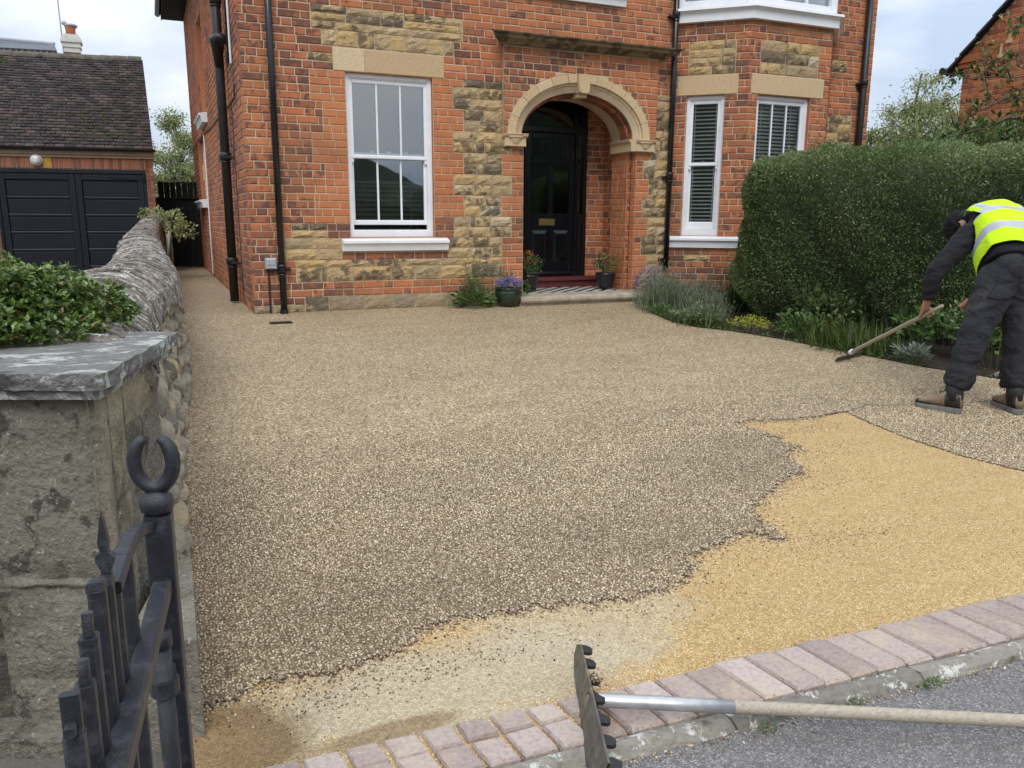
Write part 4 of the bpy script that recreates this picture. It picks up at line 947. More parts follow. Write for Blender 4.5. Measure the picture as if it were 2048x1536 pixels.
# pebbles: one low-poly stone scattered many times
ICO_V, ICO_F = None, None
bm = bmesh.new(); bmesh.ops.create_icosphere(bm, subdivisions=1, radius=1); ICO_V = np.array([v.co[:] for v in bm.verts]); ICO_F = np.array([[v.index for v in f.verts] for f in bm.faces]); bm.free()
nr = np.random.RandomState(5)
def rotmats(n):
    q = nr.normal(size=(n, 4)); q /= np.linalg.norm(q, axis=1, keepdims=True); w_, x, y, z = q.T
    return np.stack([1-2*(y*y+z*z), 2*(x*y-z*w_), 2*(x*z+y*w_), 2*(x*y+z*w_), 1-2*(x*x+z*z), 2*(y*z-x*w_), 2*(x*z-y*w_), 2*(y*z+x*w_), 1-2*(x*x+y*y)], 1).reshape(n, 3, 3)
def pebbles(P, size, T, name, mat, parent=None, **kw):
    n = len(P); base = ICO_V[None]*(1+nr.uniform(-.22, .22, (n, len(ICO_V), 1)))
    S = size[:, None]*nr.uniform([.8, .55, .4], [1.25, .9, .7], (n, 3)); V = np.einsum('nij,nvj->nvi', rotmats(n), base*S[:, None, :])
    V[:, :, 2] *= .8; V += P[:, None, :]
    F = ICO_F[None]+(np.arange(n)*len(ICO_V))[:, None, None]
    return build_np(V.reshape(-1, 3), F.reshape(-1, 3), np.repeat(np.stack([T, T, T], 1), len(ICO_V), 0), name, mat, parent, **kw)
def inpoly(x, y, pg):
    c = np.zeros(len(x), bool); j = len(pg)-1
    for i in range(len(pg)):
        xi, yi = pg[i]; xj, yj = pg[j]
        m_ = ((yi > y) != (yj > y)) & (x < (xj-xi)*(y-yi)/((yj-yi) or 1e-9)+xi); c ^= m_; j = i
    return c
# crumbs dragged off the edge of the new layer over the old surface
P = []; T = []; S = []
for i, ((x0, y0), (x1, y1)) in enumerate(zip(EDGE[:36], EDGE[1:37])):
    L = math.hypot(x1-x0, y1-y0); nx, ny = (y1-y0)/L, -(x1-x0)/L
    for k in range(int(L*1500)):
        t = nr.rand(); o_ = (nr.exponential(.020) if k % 5 else nr.exponential(.055))-.020; q_ = cr(EDGE, i+t) if i > 1 else (x0+(x1-x0)*t, y0+(y1-y0)*t); P.append((q_[0]+nx*o_, q_[1]+ny*o_)); T.append(nr.rand()**.8); S.append(nr.uniform(.0034, .0060))
for (cx, cy, rx, ry, n) in ((2.35, -6.0, .35, .14, 260), (2.6, -5.62, .4, .08, 260), (1.55, -6.9, .4, .12, 200), (2.05, -6.35, .3, .15, 160), (-.3, -7.17, .4, .08, 280), (-.7, -7.2, .22, .09, 140), (.3, -7.15, .6, .10, 120), (1.9, -7.1, 1.0, .3, 60), (2.9, -6.3, .4, .5, 40)):
    for k in range(n): P.append((cx+nr.normal()*rx*.6, cy+nr.normal()*ry*.6)); T.append(nr.rand()**1.4*.8); S.append(nr.uniform(.0024, .0048))
P = np.array(P); keep = (P[:, 1] > -7.46) & (P[:, 0] > -1.0); P = P[keep]; T = np.array(T)[keep]; S = np.array(S)[keep]
on = inpoly(P[:, 0], P[:, 1], jag+[(5, -7.4), (5, 0), (-1.2, 0)])
Z = SL*P[:, 1]-.008+S*.35+np.where(on, .008, 0)
pebbles(np.column_stack([P, Z]), S, T, 'loose_stones', M['peb_loose'], kind='stuff')
# grit along the kerb and in the gutter
n = 700; X = nr.uniform(-.6, 2.2, n); Y = np.array([kro(x) for x in X])-np.abs(nr.normal(0, .022, n))+.004
pebbles(np.column_stack([X, Y, np.full(n, gz(-7.7)-.024+.002)]), nr.uniform(.002, .0055, n), nr.rand(n)**.6, 'gutter_grit', M['peb_loose'], kind='stuff')
n = 320; X = nr.uniform(-1, 2.2, n); f = nr.choice([.0, 1.0], n, p=[.45, .55]); Y = np.array([inn(x)+(outr(x)-inn(x))*q for x, q in zip(X, f)])+nr.normal(0, .005, n)
pebbles(np.column_stack([X, Y, np.full(n, gz(-7.58)+.006)]), nr.uniform(.002, .004, n), nr.rand(n)*.5+.5, 'joint_grit', M['peb_loose'], kind='stuff')
mb = MB(); V = ICO_V*np.array([.024, .017, .012])*(1+nr.uniform(-.1, .1, (12, 1))); mb.add([tuple(v+np.array([1.31, -7.80, -.327])) for v in V], [tuple(f) for f in ICO_F], (.7, .2, .3))
o = build(mb, 'pebble', M['kerb'], None, True, at=(1.31, -7.80, -.33)); o['label'] = 'single round grey pebble lying in the gutter against the kerb'; o['category'] = 'pebble'

# the near part of the resin layer, stone by stone (instanced on points)
def scatter_gn(P, name, mat, r0, r1, **kw):
    me = bpy.data.meshes.new(name); me.vertices.add(len(P)); me.vertices.foreach_set('co', np.asarray(P, np.float32).ravel()); me.update()
    o = bpy.data.objects.new(name, me); COL.objects.link(o)
    tr = bpy.data.node_groups.new(name, 'GeometryNodeTree'); tr.interface.new_socket('Geometry', in_out='INPUT', socket_type='NodeSocketGeometry'); tr.interface.new_socket('Geometry', in_out='OUTPUT', socket_type='NodeSocketGeometry')
    gi = tr.nodes.new('NodeGroupInput'); go = tr.nodes.new('NodeGroupOutput'); ip = tr.nodes.new('GeometryNodeInstanceOnPoints'); ic = tr.nodes.new('GeometryNodeMeshIcoSphere'); ic.inputs['Radius'].default_value = 1; ic.inputs['Subdivisions'].default_value = 1
    sm = tr.nodes.new('GeometryNodeSetMaterial'); sm.inputs['Material'].default_value = mat
    rv = tr.nodes.new('FunctionNodeRandomValue'); rv.data_type = 'FLOAT_VECTOR'; rv.inputs[0].default_value = (0, 0, 0); rv.inputs[1].default_value = (.9, .9, 6.283)
    sv = tr.nodes.new('FunctionNodeRandomValue'); sv.data_type = 'FLOAT_VECTOR'; sv.inputs[0].default_value = (r0, r0*.75, r0*.6); sv.inputs[1].default_value = (r1, r1*.8, r1*.65); sv.inputs['Seed'].default_value = 3
    ln = tr.links.new; ln(gi.outputs[0], ip.inputs['Points']); ln(ic.outputs[0], sm.inputs[0]); ln(sm.outputs[0], ip.inputs['Instance']); ln(rv.outputs[0], ip.inputs['Rotation']); ln(sv.outputs[0], ip.inputs['Scale']); ln(ip.outputs[0], go.inputs[0])
    md = o.modifiers.new('scatter', 'NODES'); md.node_group = tr
    for k, v in kw.items(): o[k] = v
    return o
c_ = .0098; gx, gy = np.meshgrid(np.arange(-1.05, 5.3, c_), np.arange(-7.14, -4.6, c_)); P = np.column_stack([gx.ravel(), gy.ravel()])+nr.uniform(-.0036, .0036, (gx.size, 2))
pg_ = jag+[(5.4, -7.46)]+BED[::-1]+[(4.95, 0), (-1.2, 0)]; sh_ = P+nr.normal(0, .017, P.shape); on0 = inpoly(P[:, 0], P[:, 1], pg_); on = on0 | ((nr.rand(len(P)) < .8) & inpoly(sh_[:, 0], sh_[:, 1], pg_) & (P[:, 1] > -7.45) & (P[:, 0] < 4.8))
dv = P-np.array([[CAM.x, CAM.y]]); fd = dv@np.array([AF.x, AF.y]); rd = dv@np.array([AR.x, AR.y]); vis = (np.abs(rd) < fd*.80+.45) & (nr.rand(len(P)) < np.clip((-4.6-P[:, 1])/.9, 0, 1))
on0 = on0[on & vis]; P = P[on & vis]
scatter_gn(np.column_stack([P, SL*P[:, 1]-.0008-np.where(on0, 0, .0056)+nr.uniform(-.0012, .0012, len(P))]), 'resin_stones', M['peb'], .0036, .0062, kind='stuff')

# drain cover
mb = MB(); F_ = Fr((.075, -.755, -.02), (1, .12, 0), (.12, -1, 0))
mb.box((.07, -.76, -.03), (.30, -.64, -.020)); 
for i in range(9): mb.box((.085+i*.0235, -.75, -.020), (.097+i*.0235, -.65, -.014))
o = build(mb, 'drain_cover', M['iron_pipe'], None, at=(.18, -.7, -.03)); o['label'] = 'small black slotted drain cover set in the gravel by the left drainpipe'; o['category'] = 'drain cover'

# ------------------------------------------------------------------ garden wall
WALL = thing('garden_wall', (-1.0, 0, 0), 'curving lichen-stained rubble stone wall with slate-on-edge coping left of the drive', 'wall')
WS = [  # y, left edge x,z ; crest x,z ; right edge x,z ; foot x
 (-6.62, -1.70, .55, -1.36, .74, -1.00, .56, -.965), (-5.9, -1.66, .55, -1.31, .75, -1.00, .57, -.945), (-5.3, -1.58, .58, -1.24, .765, -.985, .575, -.93), (-4.7, -1.50, .58, -1.18, .775, -.95, .565, -.905), (-4.2, -1.45, .60, -1.14, .775, -.90, .55, -.88), (-3.5, -1.38, .60, -1.085, .765, -.83, .53, -.82),
 (-2.5, -1.32, .62, -1.065, .765, -.81, .56, -.79), (-1.0, -1.31, .66, -1.075, .80, -.85, .62, -.79), (.7, -1.33, .73, -1.08, .845, -.88, .69, -.80), (3.0, -1.28, .80, -1.04, .92, -.89, .77, -.80), (5, -1.17, .92, -.97, 1.03, -.85, .88, -.78), (6.7, -1.06, 1.0, -.88, 1.10, -.75, .95, -.74)]
def wst(y):
    ys = [s[0] for s in WS]; y = min(max(y, ys[0]), ys[-1]); i = max(0, min(len(ys)-2, int(np.searchsorted(ys, y, 'right'))-1)); t = (y-ys[i])/(ys[i+1]-ys[i]); t = t*t*(3-2*t)*.5+t*.5
    return [a+(b-a)*t for a, b in zip(WS[i][1:], WS[i+1][1:])]
def wprof(y, up=0., n=9):
    xl, zl, xc, zc, xr, zr_, xf = wst(y); o = []
    for k in range(n):
        q = math.pi*k/(n-1); c = math.cos(q); x = xc+(xl-xc)*max(0, c)+(xr-xc)*max(0, -c); zb = zl if c > 0 else zr_; o.append((x, zb+(zc-zb)*math.sin(q)**.85+up))
    return o
def wface(y, f):
    """point of the right face, f 0 foot .. 1 under the coping"""
    xl, zl, xc, zc, xr, zr_, xf = wst(y); z0 = gz(y)-.03; b = .018*math.sin(y*5)*math.sin(f*3.1)
    return Vector((xf+(xr-.03-xf)*f**1.6+b, y, z0+(zr_-.01-z0)*f))
ys = np.linspace(-6.62, 6.7, 70); mb = MB(); v = []; k = 16
for y in ys:
    xl, zl, xc, zc, xr, zr_, xf = wst(y); v += [(xl+.02, y, gz(y)-.1)] + [(x, y, z) for x, z in wprof(y, -.035)] + [tuple(wface(y, f)-Vector((.022, 0, 0))) for f in (1, .8, .6, .4, .2, 0)]
mb.add(v, [(i*k+j, i*k+j+1, (i+1)*k+j+1, (i+1)*k+j) for i in range(69) for j in range(k-1)]+[tuple(range(k-1, -1, -1)), tuple(69*k+j for j in range(k))], (.3, .5, .5))
build(mb, 'wall_core', M['rubble'], WALL, True)
y = -6.60
while y < 6.66:
    th = rnd.uniform(.022, .048) if y < -1 else rnd.uniform(.06, .11); up = rnd.gauss(0, .008); e0, e1 = rnd.uniform(-.02, .012), rnd.uniform(-.02, .012); sk = rnd.uniform(-.015, .015)
    mb = MB(); v = []
    for yy in (y+.002, y+th-.003):
        pr_ = wprof(yy, up); m_ = len(pr_)
        for q, (x, z) in enumerate(pr_):
            w_ = (q-(m_-1)/2)/((m_-1)/2); v.append((x+(e1 if q == m_-1 else 0)-(e0 if q == 0 else 0)+rnd.gauss(0, .002), yy+sk*w_+rnd.gauss(0, .002), z+rnd.gauss(0, .005)))
        v += [(x, yy+sk*((m_-1-q)-(m_-1)/2)/((m_-1)/2), z) for q, (x, z) in enumerate(wprof(yy, -.045)[::-1])]
    k = len(v)//2; F = [(j, (j+1) % k, k+(j+1) % k, k+j) for j in range(k)]
    F += [tuple(range(k-1, -1, -1)), tuple(range(k, 2*k))]
    mb.add(v, F, (rnd.random(), rnd.uniform(.1, .7), rnd.random())); build(mb, 'coping_stone', M['coping'], WALL); y += th
n_st = 0; y = -6.62                                          # rubble stones of the drive face
rowsf = [0, .17, .36, .52, .72, .88, 1.0]
for j in range(6):
    y = -6.62+rnd.uniform(0, .1)
    while y < 5.5:
        big = 1 if y < -2 else 1.5; l = rnd.uniform(.10, .24)*big; f0 = rowsf[j]+rnd.uniform(-.025, .025) if j else 0; f1 = rowsf[j+1]+rnd.uniform(-.025, .025); mb = MB(); nx, ny = (5, 4) if y < -3 else (3, 3); v = []; bul = rnd.uniform(.008, .026)
        for b in range(ny+1):
            for a in range(nx+1):
                u, w_ = a/nx, b/ny; uu = .5+(u-.5)*(1-.16*abs(2*w_-1)**2); ww = .5+(w_-.5)*(1-.14*abs(2*u-1)**2)
                p = wface(y+.008+(l-.016)*uu, f0+.012+(f1-f0-.024)*ww); ed = (1-abs(2*u-1)**3)*(1-abs(2*w_-1)**3)
                v.append(p+Vector((-.03+(.03+bul)*ed**.6+rnd.gauss(0, .003)*ed, 0, 0)))
        mb.add(v, [(b*(nx+1)+a, b*(nx+1)+a+1, (b+1)*(nx+1)+a+1, (b+1)*(nx+1)+a) for b in range(ny) for a in range(nx)], (rnd.random(), rnd.uniform(.1, .8), rnd.random()))
        build(mb, 'rubble_stone', M['rubble'], WALL, True); n_st += 1; y += l

# ------------------------------------------------------------------ gate pier
PIER = thing('gate_pier', (-1.3, -6.9, -.3), 'squat weathered stone gate pier with a moulded slab cap left of the drive entrance', 'gate pier')
cnr, cfr = Vector((-1.115, -7.158)), Vector((-.925, -6.44)); ul = Vector((-.9205, .391)); cw = .80
cnl, cfl = cnr+ul*cw, cfr+ul*cw
def inset(d):
    c = (cnr+cfr+cnl+cfl)/4; r_ = [cnl, cnr, cfr, cfl]; out_ = []
    for i in range(4):
        p, a, b = r_[i], (r_[i-1]-r_[i]).normalized(), (r_[(i+1) % 4]-r_[i]).normalized(); s_ = abs(a.x*b.y-a.y*b.x); out_.append(p+(a+b)*d/s_)
    return out_
mb = MB(); lay = [(.004, .66-.03), (0, .64), (0, .675), (.006, .682)]
NX, NY = 26, 20
v = []
for j in range(NY+1):
    for i in range(NX+1):
        a = cnl.lerp(cnr, i/NX).lerp(cfl.lerp(cfr, i/NX), j/NY); ed = min(i, j, NX-i, NY-j) == 0
        v.append((a.x+(rnd.gauss(0, .0025) if ed else 0), a.y+(rnd.gauss(0, .0025) if ed else 0), .68-(.004 if ed else 0)+rnd.gauss(0, .0014)))
mb.add(v, [(j*(NX+1)+i, j*(NX+1)+i+1, (j+1)*(NX+1)+i+1, (j+1)*(NX+1)+i) for j in range(NY) for i in range(NX)], (.5, .45, .5))
rim = [(i, 0) for i in range(NX)]+[(NX, j) for j in range(NY)]+[(NX-i, NY) for i in range(NX)]+[(0, NY-j) for j in range(NY)]
top = [v[j*(NX+1)+i] for i, j in rim]; c = (cnr+cfr+cnl+cfl)/4
vv = list(top)
for dz, k_ in ((-.012, .0), (-.028, .002), (-.042, .004), (-.046, .018)):
    vv += [(x+(c.x-x)*k_*2+rnd.gauss(0, .0022), y+(c.y-y)*k_*2+rnd.gauss(0, .0022), .676+dz) for x, y, z in top]
for dz, k_ in ((-.048, .02), (-.068, .024), (-.070, .07)): vv += [(x+(c.x-x)*k_*2+rnd.gauss(0, .0015), y+(c.y-y)*k_*2+rnd.gauss(0, .0015), .676+dz) for x, y, z in top]
n = len(top); mb.add(vv, [(L_*n+(k+1) % n, L_*n+k, (L_+1)*n+k, (L_+1)*n+(k+1) % n) for L_ in range(7) for k in range(n)], (.5, .45, .5))
build(mb, 'pier_cap', M['piercap'], PIER)
b = inset(.055); nl, nr_, fr2, fl2 = b
def pblock(p, q, z0, z1, thick, tint, nm='pier_block', seed=0, rough=.006, mat='pier'):
    """a facing block on the vertical face p-q"""
    d = (q-p).normalized(); nn = Vector((d.y, -d.x)); f = Fr((p.x, p.y, 0), (d.x, d.y, 0), (nn.x, nn.y, 0)); L = (q-p).length; mb = MB(); r2 = random.Random(seed)
    nx, nz_ = max(4, int(L/.03)), max(4, int((z1-z0)/.035)); v = []; ix = {}
    for j in range(nz_+1):
        for i in range(nx+1):
            ed = i in (0, nx) or j in (0, nz_); ix[i, j] = len(v); e2 = i in (1, nx-1) or j in (1, nz_-1)
            v.append(f.p(L*i/nx+(r2.uniform(-.005, .005) if ed and 0 < j < nz_ and i == 0 else 0), z0+(z1-z0)*j/nz_+(r2.uniform(-.004, .004) if ed and 0 < i < nx else 0), -thick if False else (-.012 if ed else r2.gauss(0, rough*.45)-(.003 if e2 else 0))))
    mb.add(v, [(ix[i, j], ix[i+1, j], ix[i+1, j+1], ix[i, j+1]) for j in range(nz_) for i in range(nx)], tint); return build(mb, nm, M[mat], PIER, True)
mb = MB(); q = inset(.066); mb.prism([(p.x, p.y, -.42) for p in q], (0, 0, 1.03), (.25, .5, .4)); build(mb, 'pier_core', M['pier'], PIER)
g0 = -.42
for s0, s1, z0, z1, t in ((.30, .0, .115, .610, (.35, .55, .2)), (.285, .0, -.17, .085, (.45, .5, .7)), (.30, .0, -.42, -.175, (.4, .6, .1)), (.62, .31, .05, .610, (.15, .8, .6)), (.60, .30, -.42, .04, (.1, .85, .9))):
    p = nr_+ul*s0; q = nr_+ul*s1; pblock(p, q, z0, z1, .02, t, seed=int(z0*100)+7)
pblock(nr_+ul*.29, nr_+ul*.005, .087, .113, .02, (.45, .35, .3), 'pier_joint', 3, .004)
sd_ = (fr2-nr_).normalized(); LS = (fr2-nr_).length
for a, bb, z0, z1, t in ((.0, .14, .10, .610, (.85, .35, .3)), (.0, .14, -.42, .095, (.7, .4, .6)), (.145, .27, .28, .610, (1., .15, .8)), (.145, .27, -.42, .275, (.8, .4, .1)), (.275, .55, .46, .61, (1., .3, .2)), (.275, .55, .2, .455, (.3, .6, .9)), (.275, .55, -.1, .195, (.4, .5, .4)), (.275, .55, -.42, -.105, (.3, .6, .7))):
    pblock(nr_+sd_*a, nr_+sd_*min(bb, LS), z0, z1, .02, t, seed=int(a*300+z0*77), rough=.010 if a > .2 else .004)
mb = MB(); mb.prism([(-1.12, -7.17, -.40), (-.955, -7.25, -.40), (-.945, -6.70, -.40), (-1.0, -6.6, -.40)], (0, 0, .38), (.5, .4, .5)); build(mb, 'pier_plinth', M['pier'], PIER)
po = Vector((-.391, -.9205))*.10; p_, q_ = nr_+ul*.66+po, nr_+ul*-.01+po; mb = MB(); mb.prism([(p_.x, p_.y, -.5), (q_.x, q_.y, -.5), (q_.x-po.x*1.2, q_.y-po.y*1.2, -.5), (p_.x-po.x*1.2, p_.y-po.y*1.2, -.5)], (0, 0, .205), (.3, .6, .5)); build(mb, 'pier_foot', M['pier'], PIER)
pblock(p_, q_, -.5, -.296, .02, (.35, .6, .6), 'pier_block', 91)

# ------------------------------------------------------------------ iron gate, standing open towards the road
GATE = thing('iron_gate', (-1.0, -7.8, -.33), 'dark wrought iron gate leaf with stepped bars and a horseshoe finial, standing open', 'gate')
g0, gd = Vector((-1.010, -7.72)), Vector((-.1118, -.9937)).normalized(); gs = Vector((gd.y*-1, gd.x)).normalized()
def gp(u, z, s=0.): q = g0+gd*u+Vector((-gs.x, -gs.y))*s; return Vector((q.x, q.y, z))
def gbar(mb, u0, z0, u1, z1, w_, d_, s=0., ch=.15):
    """rectangular bar in the leaf's plane: w_ across the plane's normal, d_ within it"""
    a, b = gp(u0, z0), gp(u1, z1); t = (b-a).normalized(); nn = Vector((-gs.x, -gs.y, 0)); m_ = t.cross(nn).normalized(); off = nn*s; v = []
    for p in (a, b):
        for x, y in ((-1, -1+2*ch), (-1+2*ch, -1), (1-2*ch, -1), (1, -1+2*ch), (1, 1-2*ch), (1-2*ch, 1), (-1+2*ch, 1), (-1, 1-2*ch)): v.append(p+off+nn*(x*w_/2)+m_*(y*d_/2))
    mb.add(v, [(k, (k+1) % 8, 8+(k+1) % 8, 8+k) for k in range(8)]+[tuple(range(7, -1, -1)), tuple(range(8, 16))])
mb = MB(); gbar(mb, 0, -.34, 0, .500, .048, .048, 0, .06); st = build(mb, 'gate_stile', M['ironfence'], GATE)
mb = MB(); mb.lathe([(.012, .497), (.020, .500), (.029, .508), (.031, .520), (.029, .532), (.020, .543), (.010, .547)], gp(0, 0), 18, wob=.04); build(mb, 'finial_ball', M['ironfence'], st, True)
fx = Vector((AR.x, AR.y, 0)).normalized()*.9+Vector((.25, .1, 0)); fx.normalize(); mb = MB(); c = gp(0, .598); pts = []; rr = []
for k in range(23):
    q = R(-248+ k*316/22); a_ = .034*math.cos(q); b_ = .050*math.sin(q)+.003
    pts.append(c+fx*a_+Vector((0, 0, b_))); rr.append((.0135 if k < 11 else .0145) if 2 < k < 20 else .0125-.002*(2-min(k, 22-k)))
mb.tube(pts, rr, 10, flat=1.0); mb.tube([gp(0, .540), gp(0, .556)], [.013, .014], 10); build(mb, 'horseshoe', M['ironfence'], st, True)
mb = MB(); gbar(mb, .02, .362, 1.05, .362, .032, .034); build(mb, 'middle_rail', M['ironfence'], GATE)
mb = MB(); gbar(mb, .02, -.22, 1.05, -.22, .030, .034); build(mb, 'bottom_rail', M['ironfence'], GATE)
mb = MB(); tr_ = [(.0, .478), (.06, .492), (.12, .515), (.20, .532), (.30, .536), (.385, .530)]
for (a, b), (c_, e) in zip(tr_, tr_[1:]): gbar(mb, a, b, c_+.006, e, .026, .020, .018)
build(mb, 'top_rail', M['ironfence'], GATE)
for u, zt, kind in ((.26, .525, 0), (.375, .53, 0), (.422, .553, 2), (.474, .572, 2), (.545, .538, 1), (.589, .499, 1), (.661, .480, 3), (.73, .47, 0), (.80, .46, 1), (.87, .455, 3), (.94, .45, 1)):
    mb = MB(); gbar(mb, u, -.33, u, zt, .022, .024, .02, .2)
    if kind == 2: gbar(mb, u-.012, zt-.001, u+.014, zt+.003, .022, .014, .02)
    if kind == 1: gbar(mb, u, zt, u-.004, zt+.03, .012, .012, .02)
    if kind == 3: gbar(mb, u, zt, u, zt+.05, .020, .012, .02); gbar(mb, u-.02, zt+.015, u+.02, zt+.012, .012, .012, .02)
    build(mb, 'gate_bar', M['ironfence'], GATE)
for u, z0 in ((.40, .545),):
    mb = MB(); c = gp(u, z0, .02)
    pr_ = [(-.006, -.02), (-.007, .02), (-.013, .032), (-.012, .042), (-.005, .046), (-.008, .06), (0, .105), (.007, .06), (.005, .046), (.013, .038), (.010, .026), (.006, .02), (.006, -.02)]
    mb.prism([c+fx*a+Vector((0, 0, b))-gd.to_3d()*.007 for a, b in pr_], gd.to_3d()*.014); build(mb, 'bar_finial', M['ironfence'], GATE)
mb = MB(); mb.tube([gp(.085, -.34, .004), gp(.085, .27, .004)], .0165, 12); mb.tube([gp(.085, .27, .004), gp(.085, .30, .004)], [.02, .02], 12); build(mb, 'drop_bolt', M['ironfence'], GATE, True)
mb = MB(); mb.tube([gp(.085, .175, .004), gp(.085, .205, .004)], .026, 12); gbar(mb, .0, .19, .09, .19, .03, .03, .004); build(mb, 'bolt_keeper', M['ironfence'], GATE)

# ------------------------------------------------------------------ garage
GAR = thing('garage', (-2.2, 7.2, 0), 'small brick garage with dark tiled roof and navy double doors', 'garage')
GC = Vector((-.86, 7.30, 0)); GD = Vector((-.991, .134, 0)).normalized()
FG = Fr(GC, -GD, (-.134, -.991, 0)); GW = 3.2                 # s runs to the right, ends at 0
def gs_(a): return a-GW
FGo = Fr(GC+GD*GW, -GD, (-.134, -.991, 0))
dz0, dz1, dl, drr = -.05, 1.895, GW-2.60, GW-.13
mb = MB(); core(mb, FGo, GW, 2.17, [(dl, drr, -.12, dz1)]); rs = Vector((-.026, 1, 0)).normalized()
q = GC+rs*4.6; p4 = GC+GD*GW; q4 = p4+Vector((.1, 4.9, 0))
mb.add([tuple(GC+Vector((0, 0, -.1))), tuple(q+Vector((0, 0, -.1))), tuple(q+Vector((0, 0, 2.2))), tuple(GC+Vector((0, 0, 2.2)))], [(0, 1, 2, 3)])
mb.add([tuple(p4+Vector((0, 0, -.1))), tuple(q4+Vector((0, 0, -.1))), tuple(q4+Vector((0, 0, 2.2))), tuple(p4+Vector((0, 0, 2.2)))], [(3, 2, 1, 0)])
mb.add([tuple(q+Vector((0, 0, -.1))), tuple(q4+Vector((0, 0, -.1))), tuple(q4+Vector((0, 0, 2.2))), tuple(q+Vector((0, 0, 2.2)))], [(0, 1, 2, 3)])
build(mb, 'garage_wall', M['garmortar'], GAR)
k = 0; z = 0.
while z < 2.10:                                               # brick pier right of the doors
    s = drr+.004; first = True
    cuts = [drr+.004, GW-.0] if k % 3 == 2 else [drr+.004, drr+.062, GW]
    for a, b in zip(cuts, cuts[1:]):
        mb = MB(); FGo.rbox(mb, a+.003, b-.003, z, z+.064, -.02, .002, .003, (rnd.random(), rnd.uniform(.1, .6), rnd.random())); build(mb, 'brick', M['garbrick'], GAR)
    z += .0745; k += 1
z = 0.
while z < 2.10:
    x_ = -.005 if int(z/.0745) % 2 else .10
    while x_ < dl-.004:
        a, b = max(0, x_), min(dl-.004, x_+.225); x_ += .232
        if b-a > .03: mb = MB(); FGo.rbox(mb, a+.003, b-.003, z, z+.064, -.02, .002, .003, (rnd.random(), rnd.uniform(.1, .6), rnd.random())); build(mb, 'brick', M['garbrick'], GAR)
    z += .0745
s = dl-.0
while s < drr-.0:
    mb = MB(); zt = dz1+.008; FGo.rbox(mb, s+.004, s+.066, zt, zt+.20, -.02, .002, .003, (rnd.random(), rnd.uniform(.1, .5), rnd.random())); build(mb, 'soldier_brick', M['garbrick'], GAR); s += .0745
mb = MB(); FGo.box(mb, -.02, GW+.03, 2.095, 2.20, -.04, .03); FGo.box(mb, -.02, GW+.03, 2.145, 2.21, .02, .06); build(mb, 'fascia_board', M['fascia'], GAR)
mb = MB(); v = []
for a in (-.05, GW+.07):
    for i in range(9): t = math.pi*i/8; v.append(FGo.p(a, 2.255-.05*math.sin(t), .11+.05*math.cos(t)))
mb.add(v, [(i, i+1, 10+i, 9+i) for i in range(8)]); FGo.box(mb, -.05, GW+.07, 2.245, 2.262, .055, .163); build(mb, 'gutter', M['black'], GAR)
# tiled roof slope: courses of tiles, each with its own tilt
E0, E1 = FGo.p(-.6, 2.25, .10), FGo.p(GW+.04, 2.25, .10); RD = Vector((-.86, 11.05, 4.43)); RL = RD+GD*3.9
RUN, COLS = 33, 24
V = []; Fq = []; T = []
for i in range(RUN):
    t0, t1 = i/RUN, (i+1.12)/RUN
    off = .5*(i % 2)
    for j in range(-1, COLS+1):
        u0, u1 = (j+off)/COLS, (j+1+off)/COLS; u0, u1 = max(0, min(1, u0)), max(0, min(1, u1))
        if u1-u0 < .005: continue
        sag = -.03*math.sin(math.pi*(u0+u1)/2)*t0; P4 = []
        for t in (t0, t1):
            a, b = E0.lerp(RL, t), E1.lerp(RD, t)
            for u in (u0+.0012, u1-.0012): P4.append(a.lerp(b, u)+Vector((0, 0, sag)))
        nn = (P4[1]-P4[0]).cross(P4[2]-P4[0]).normalized(); nn = nn if nn.z > 0 else -nn; lift = .030+rnd.gauss(0, .004); tw = rnd.gauss(0, .004)
        lo = [P4[0]+nn*lift, P4[1]+nn*(lift+tw), P4[2]+nn*.004, P4[3]+nn*.004]; b0 = [P4[0]+nn*(lift-.016), P4[1]+nn*(lift-.016)]
        o = len(V); V += lo+b0; Fq += [(o, o+1, o+3, o+2), (o+4, o+5, o+1, o)]; w_ = rnd.random()
        r_ = rnd.random(); mossy = 1 if (abs(t0-.2) < .14 and abs((u0+u1)/2-.78) < .12 and rnd.random() < .6) or (t0 > .8 and (u0+u1)/2 < .35 and rnd.random() < .5) else rnd.uniform(0, .45); T += [(r_, mossy, rnd.random())]*6
build_np(np.array([tuple(p) for p in V]), np.array(Fq), np.array(T), 'roof_tiles', M['tile_roof'], GAR, kind='stuff')
mb = MB(); back0, back1 = Vector((-.9, 14.6, 2.1)), Vector((-4.8, 15.2, 2.1)); e = Vector((0, 0, -.02))
mb.add([tuple(E0+e), tuple(E1+e), tuple(RD+e), tuple(RL+e), tuple(back0), tuple(back1)], [(0, 1, 2, 3), (3, 2, 4, 5), (1, 4, 2), (0, 3, 5)]); build(mb, 'roof_deck', M['slate'], GAR)
mb = MB(); n = 14; r8 = []
for i in range(n):
    a, b = RL.lerp(RD, i/n), RL.lerp(RD, (i+.985)/n); pts = []
    for p in (a, b):
        for q in range(7): t = math.pi*q/6; pts.append(p+Vector((-.02, -.12*math.cos(t), -.05+.13*math.sin(t)+rnd.uniform(-.003, .003)-.03*math.sin(math.pi*i/n))))
    mb = MB(); mb.add(pts, [(q, q+1, 8+q, 7+q) for q in range(6)]+[tuple(range(6, -1, -1)), tuple(range(7, 14))]); build(mb, 'ridge_tile', M['moss'], GAR)
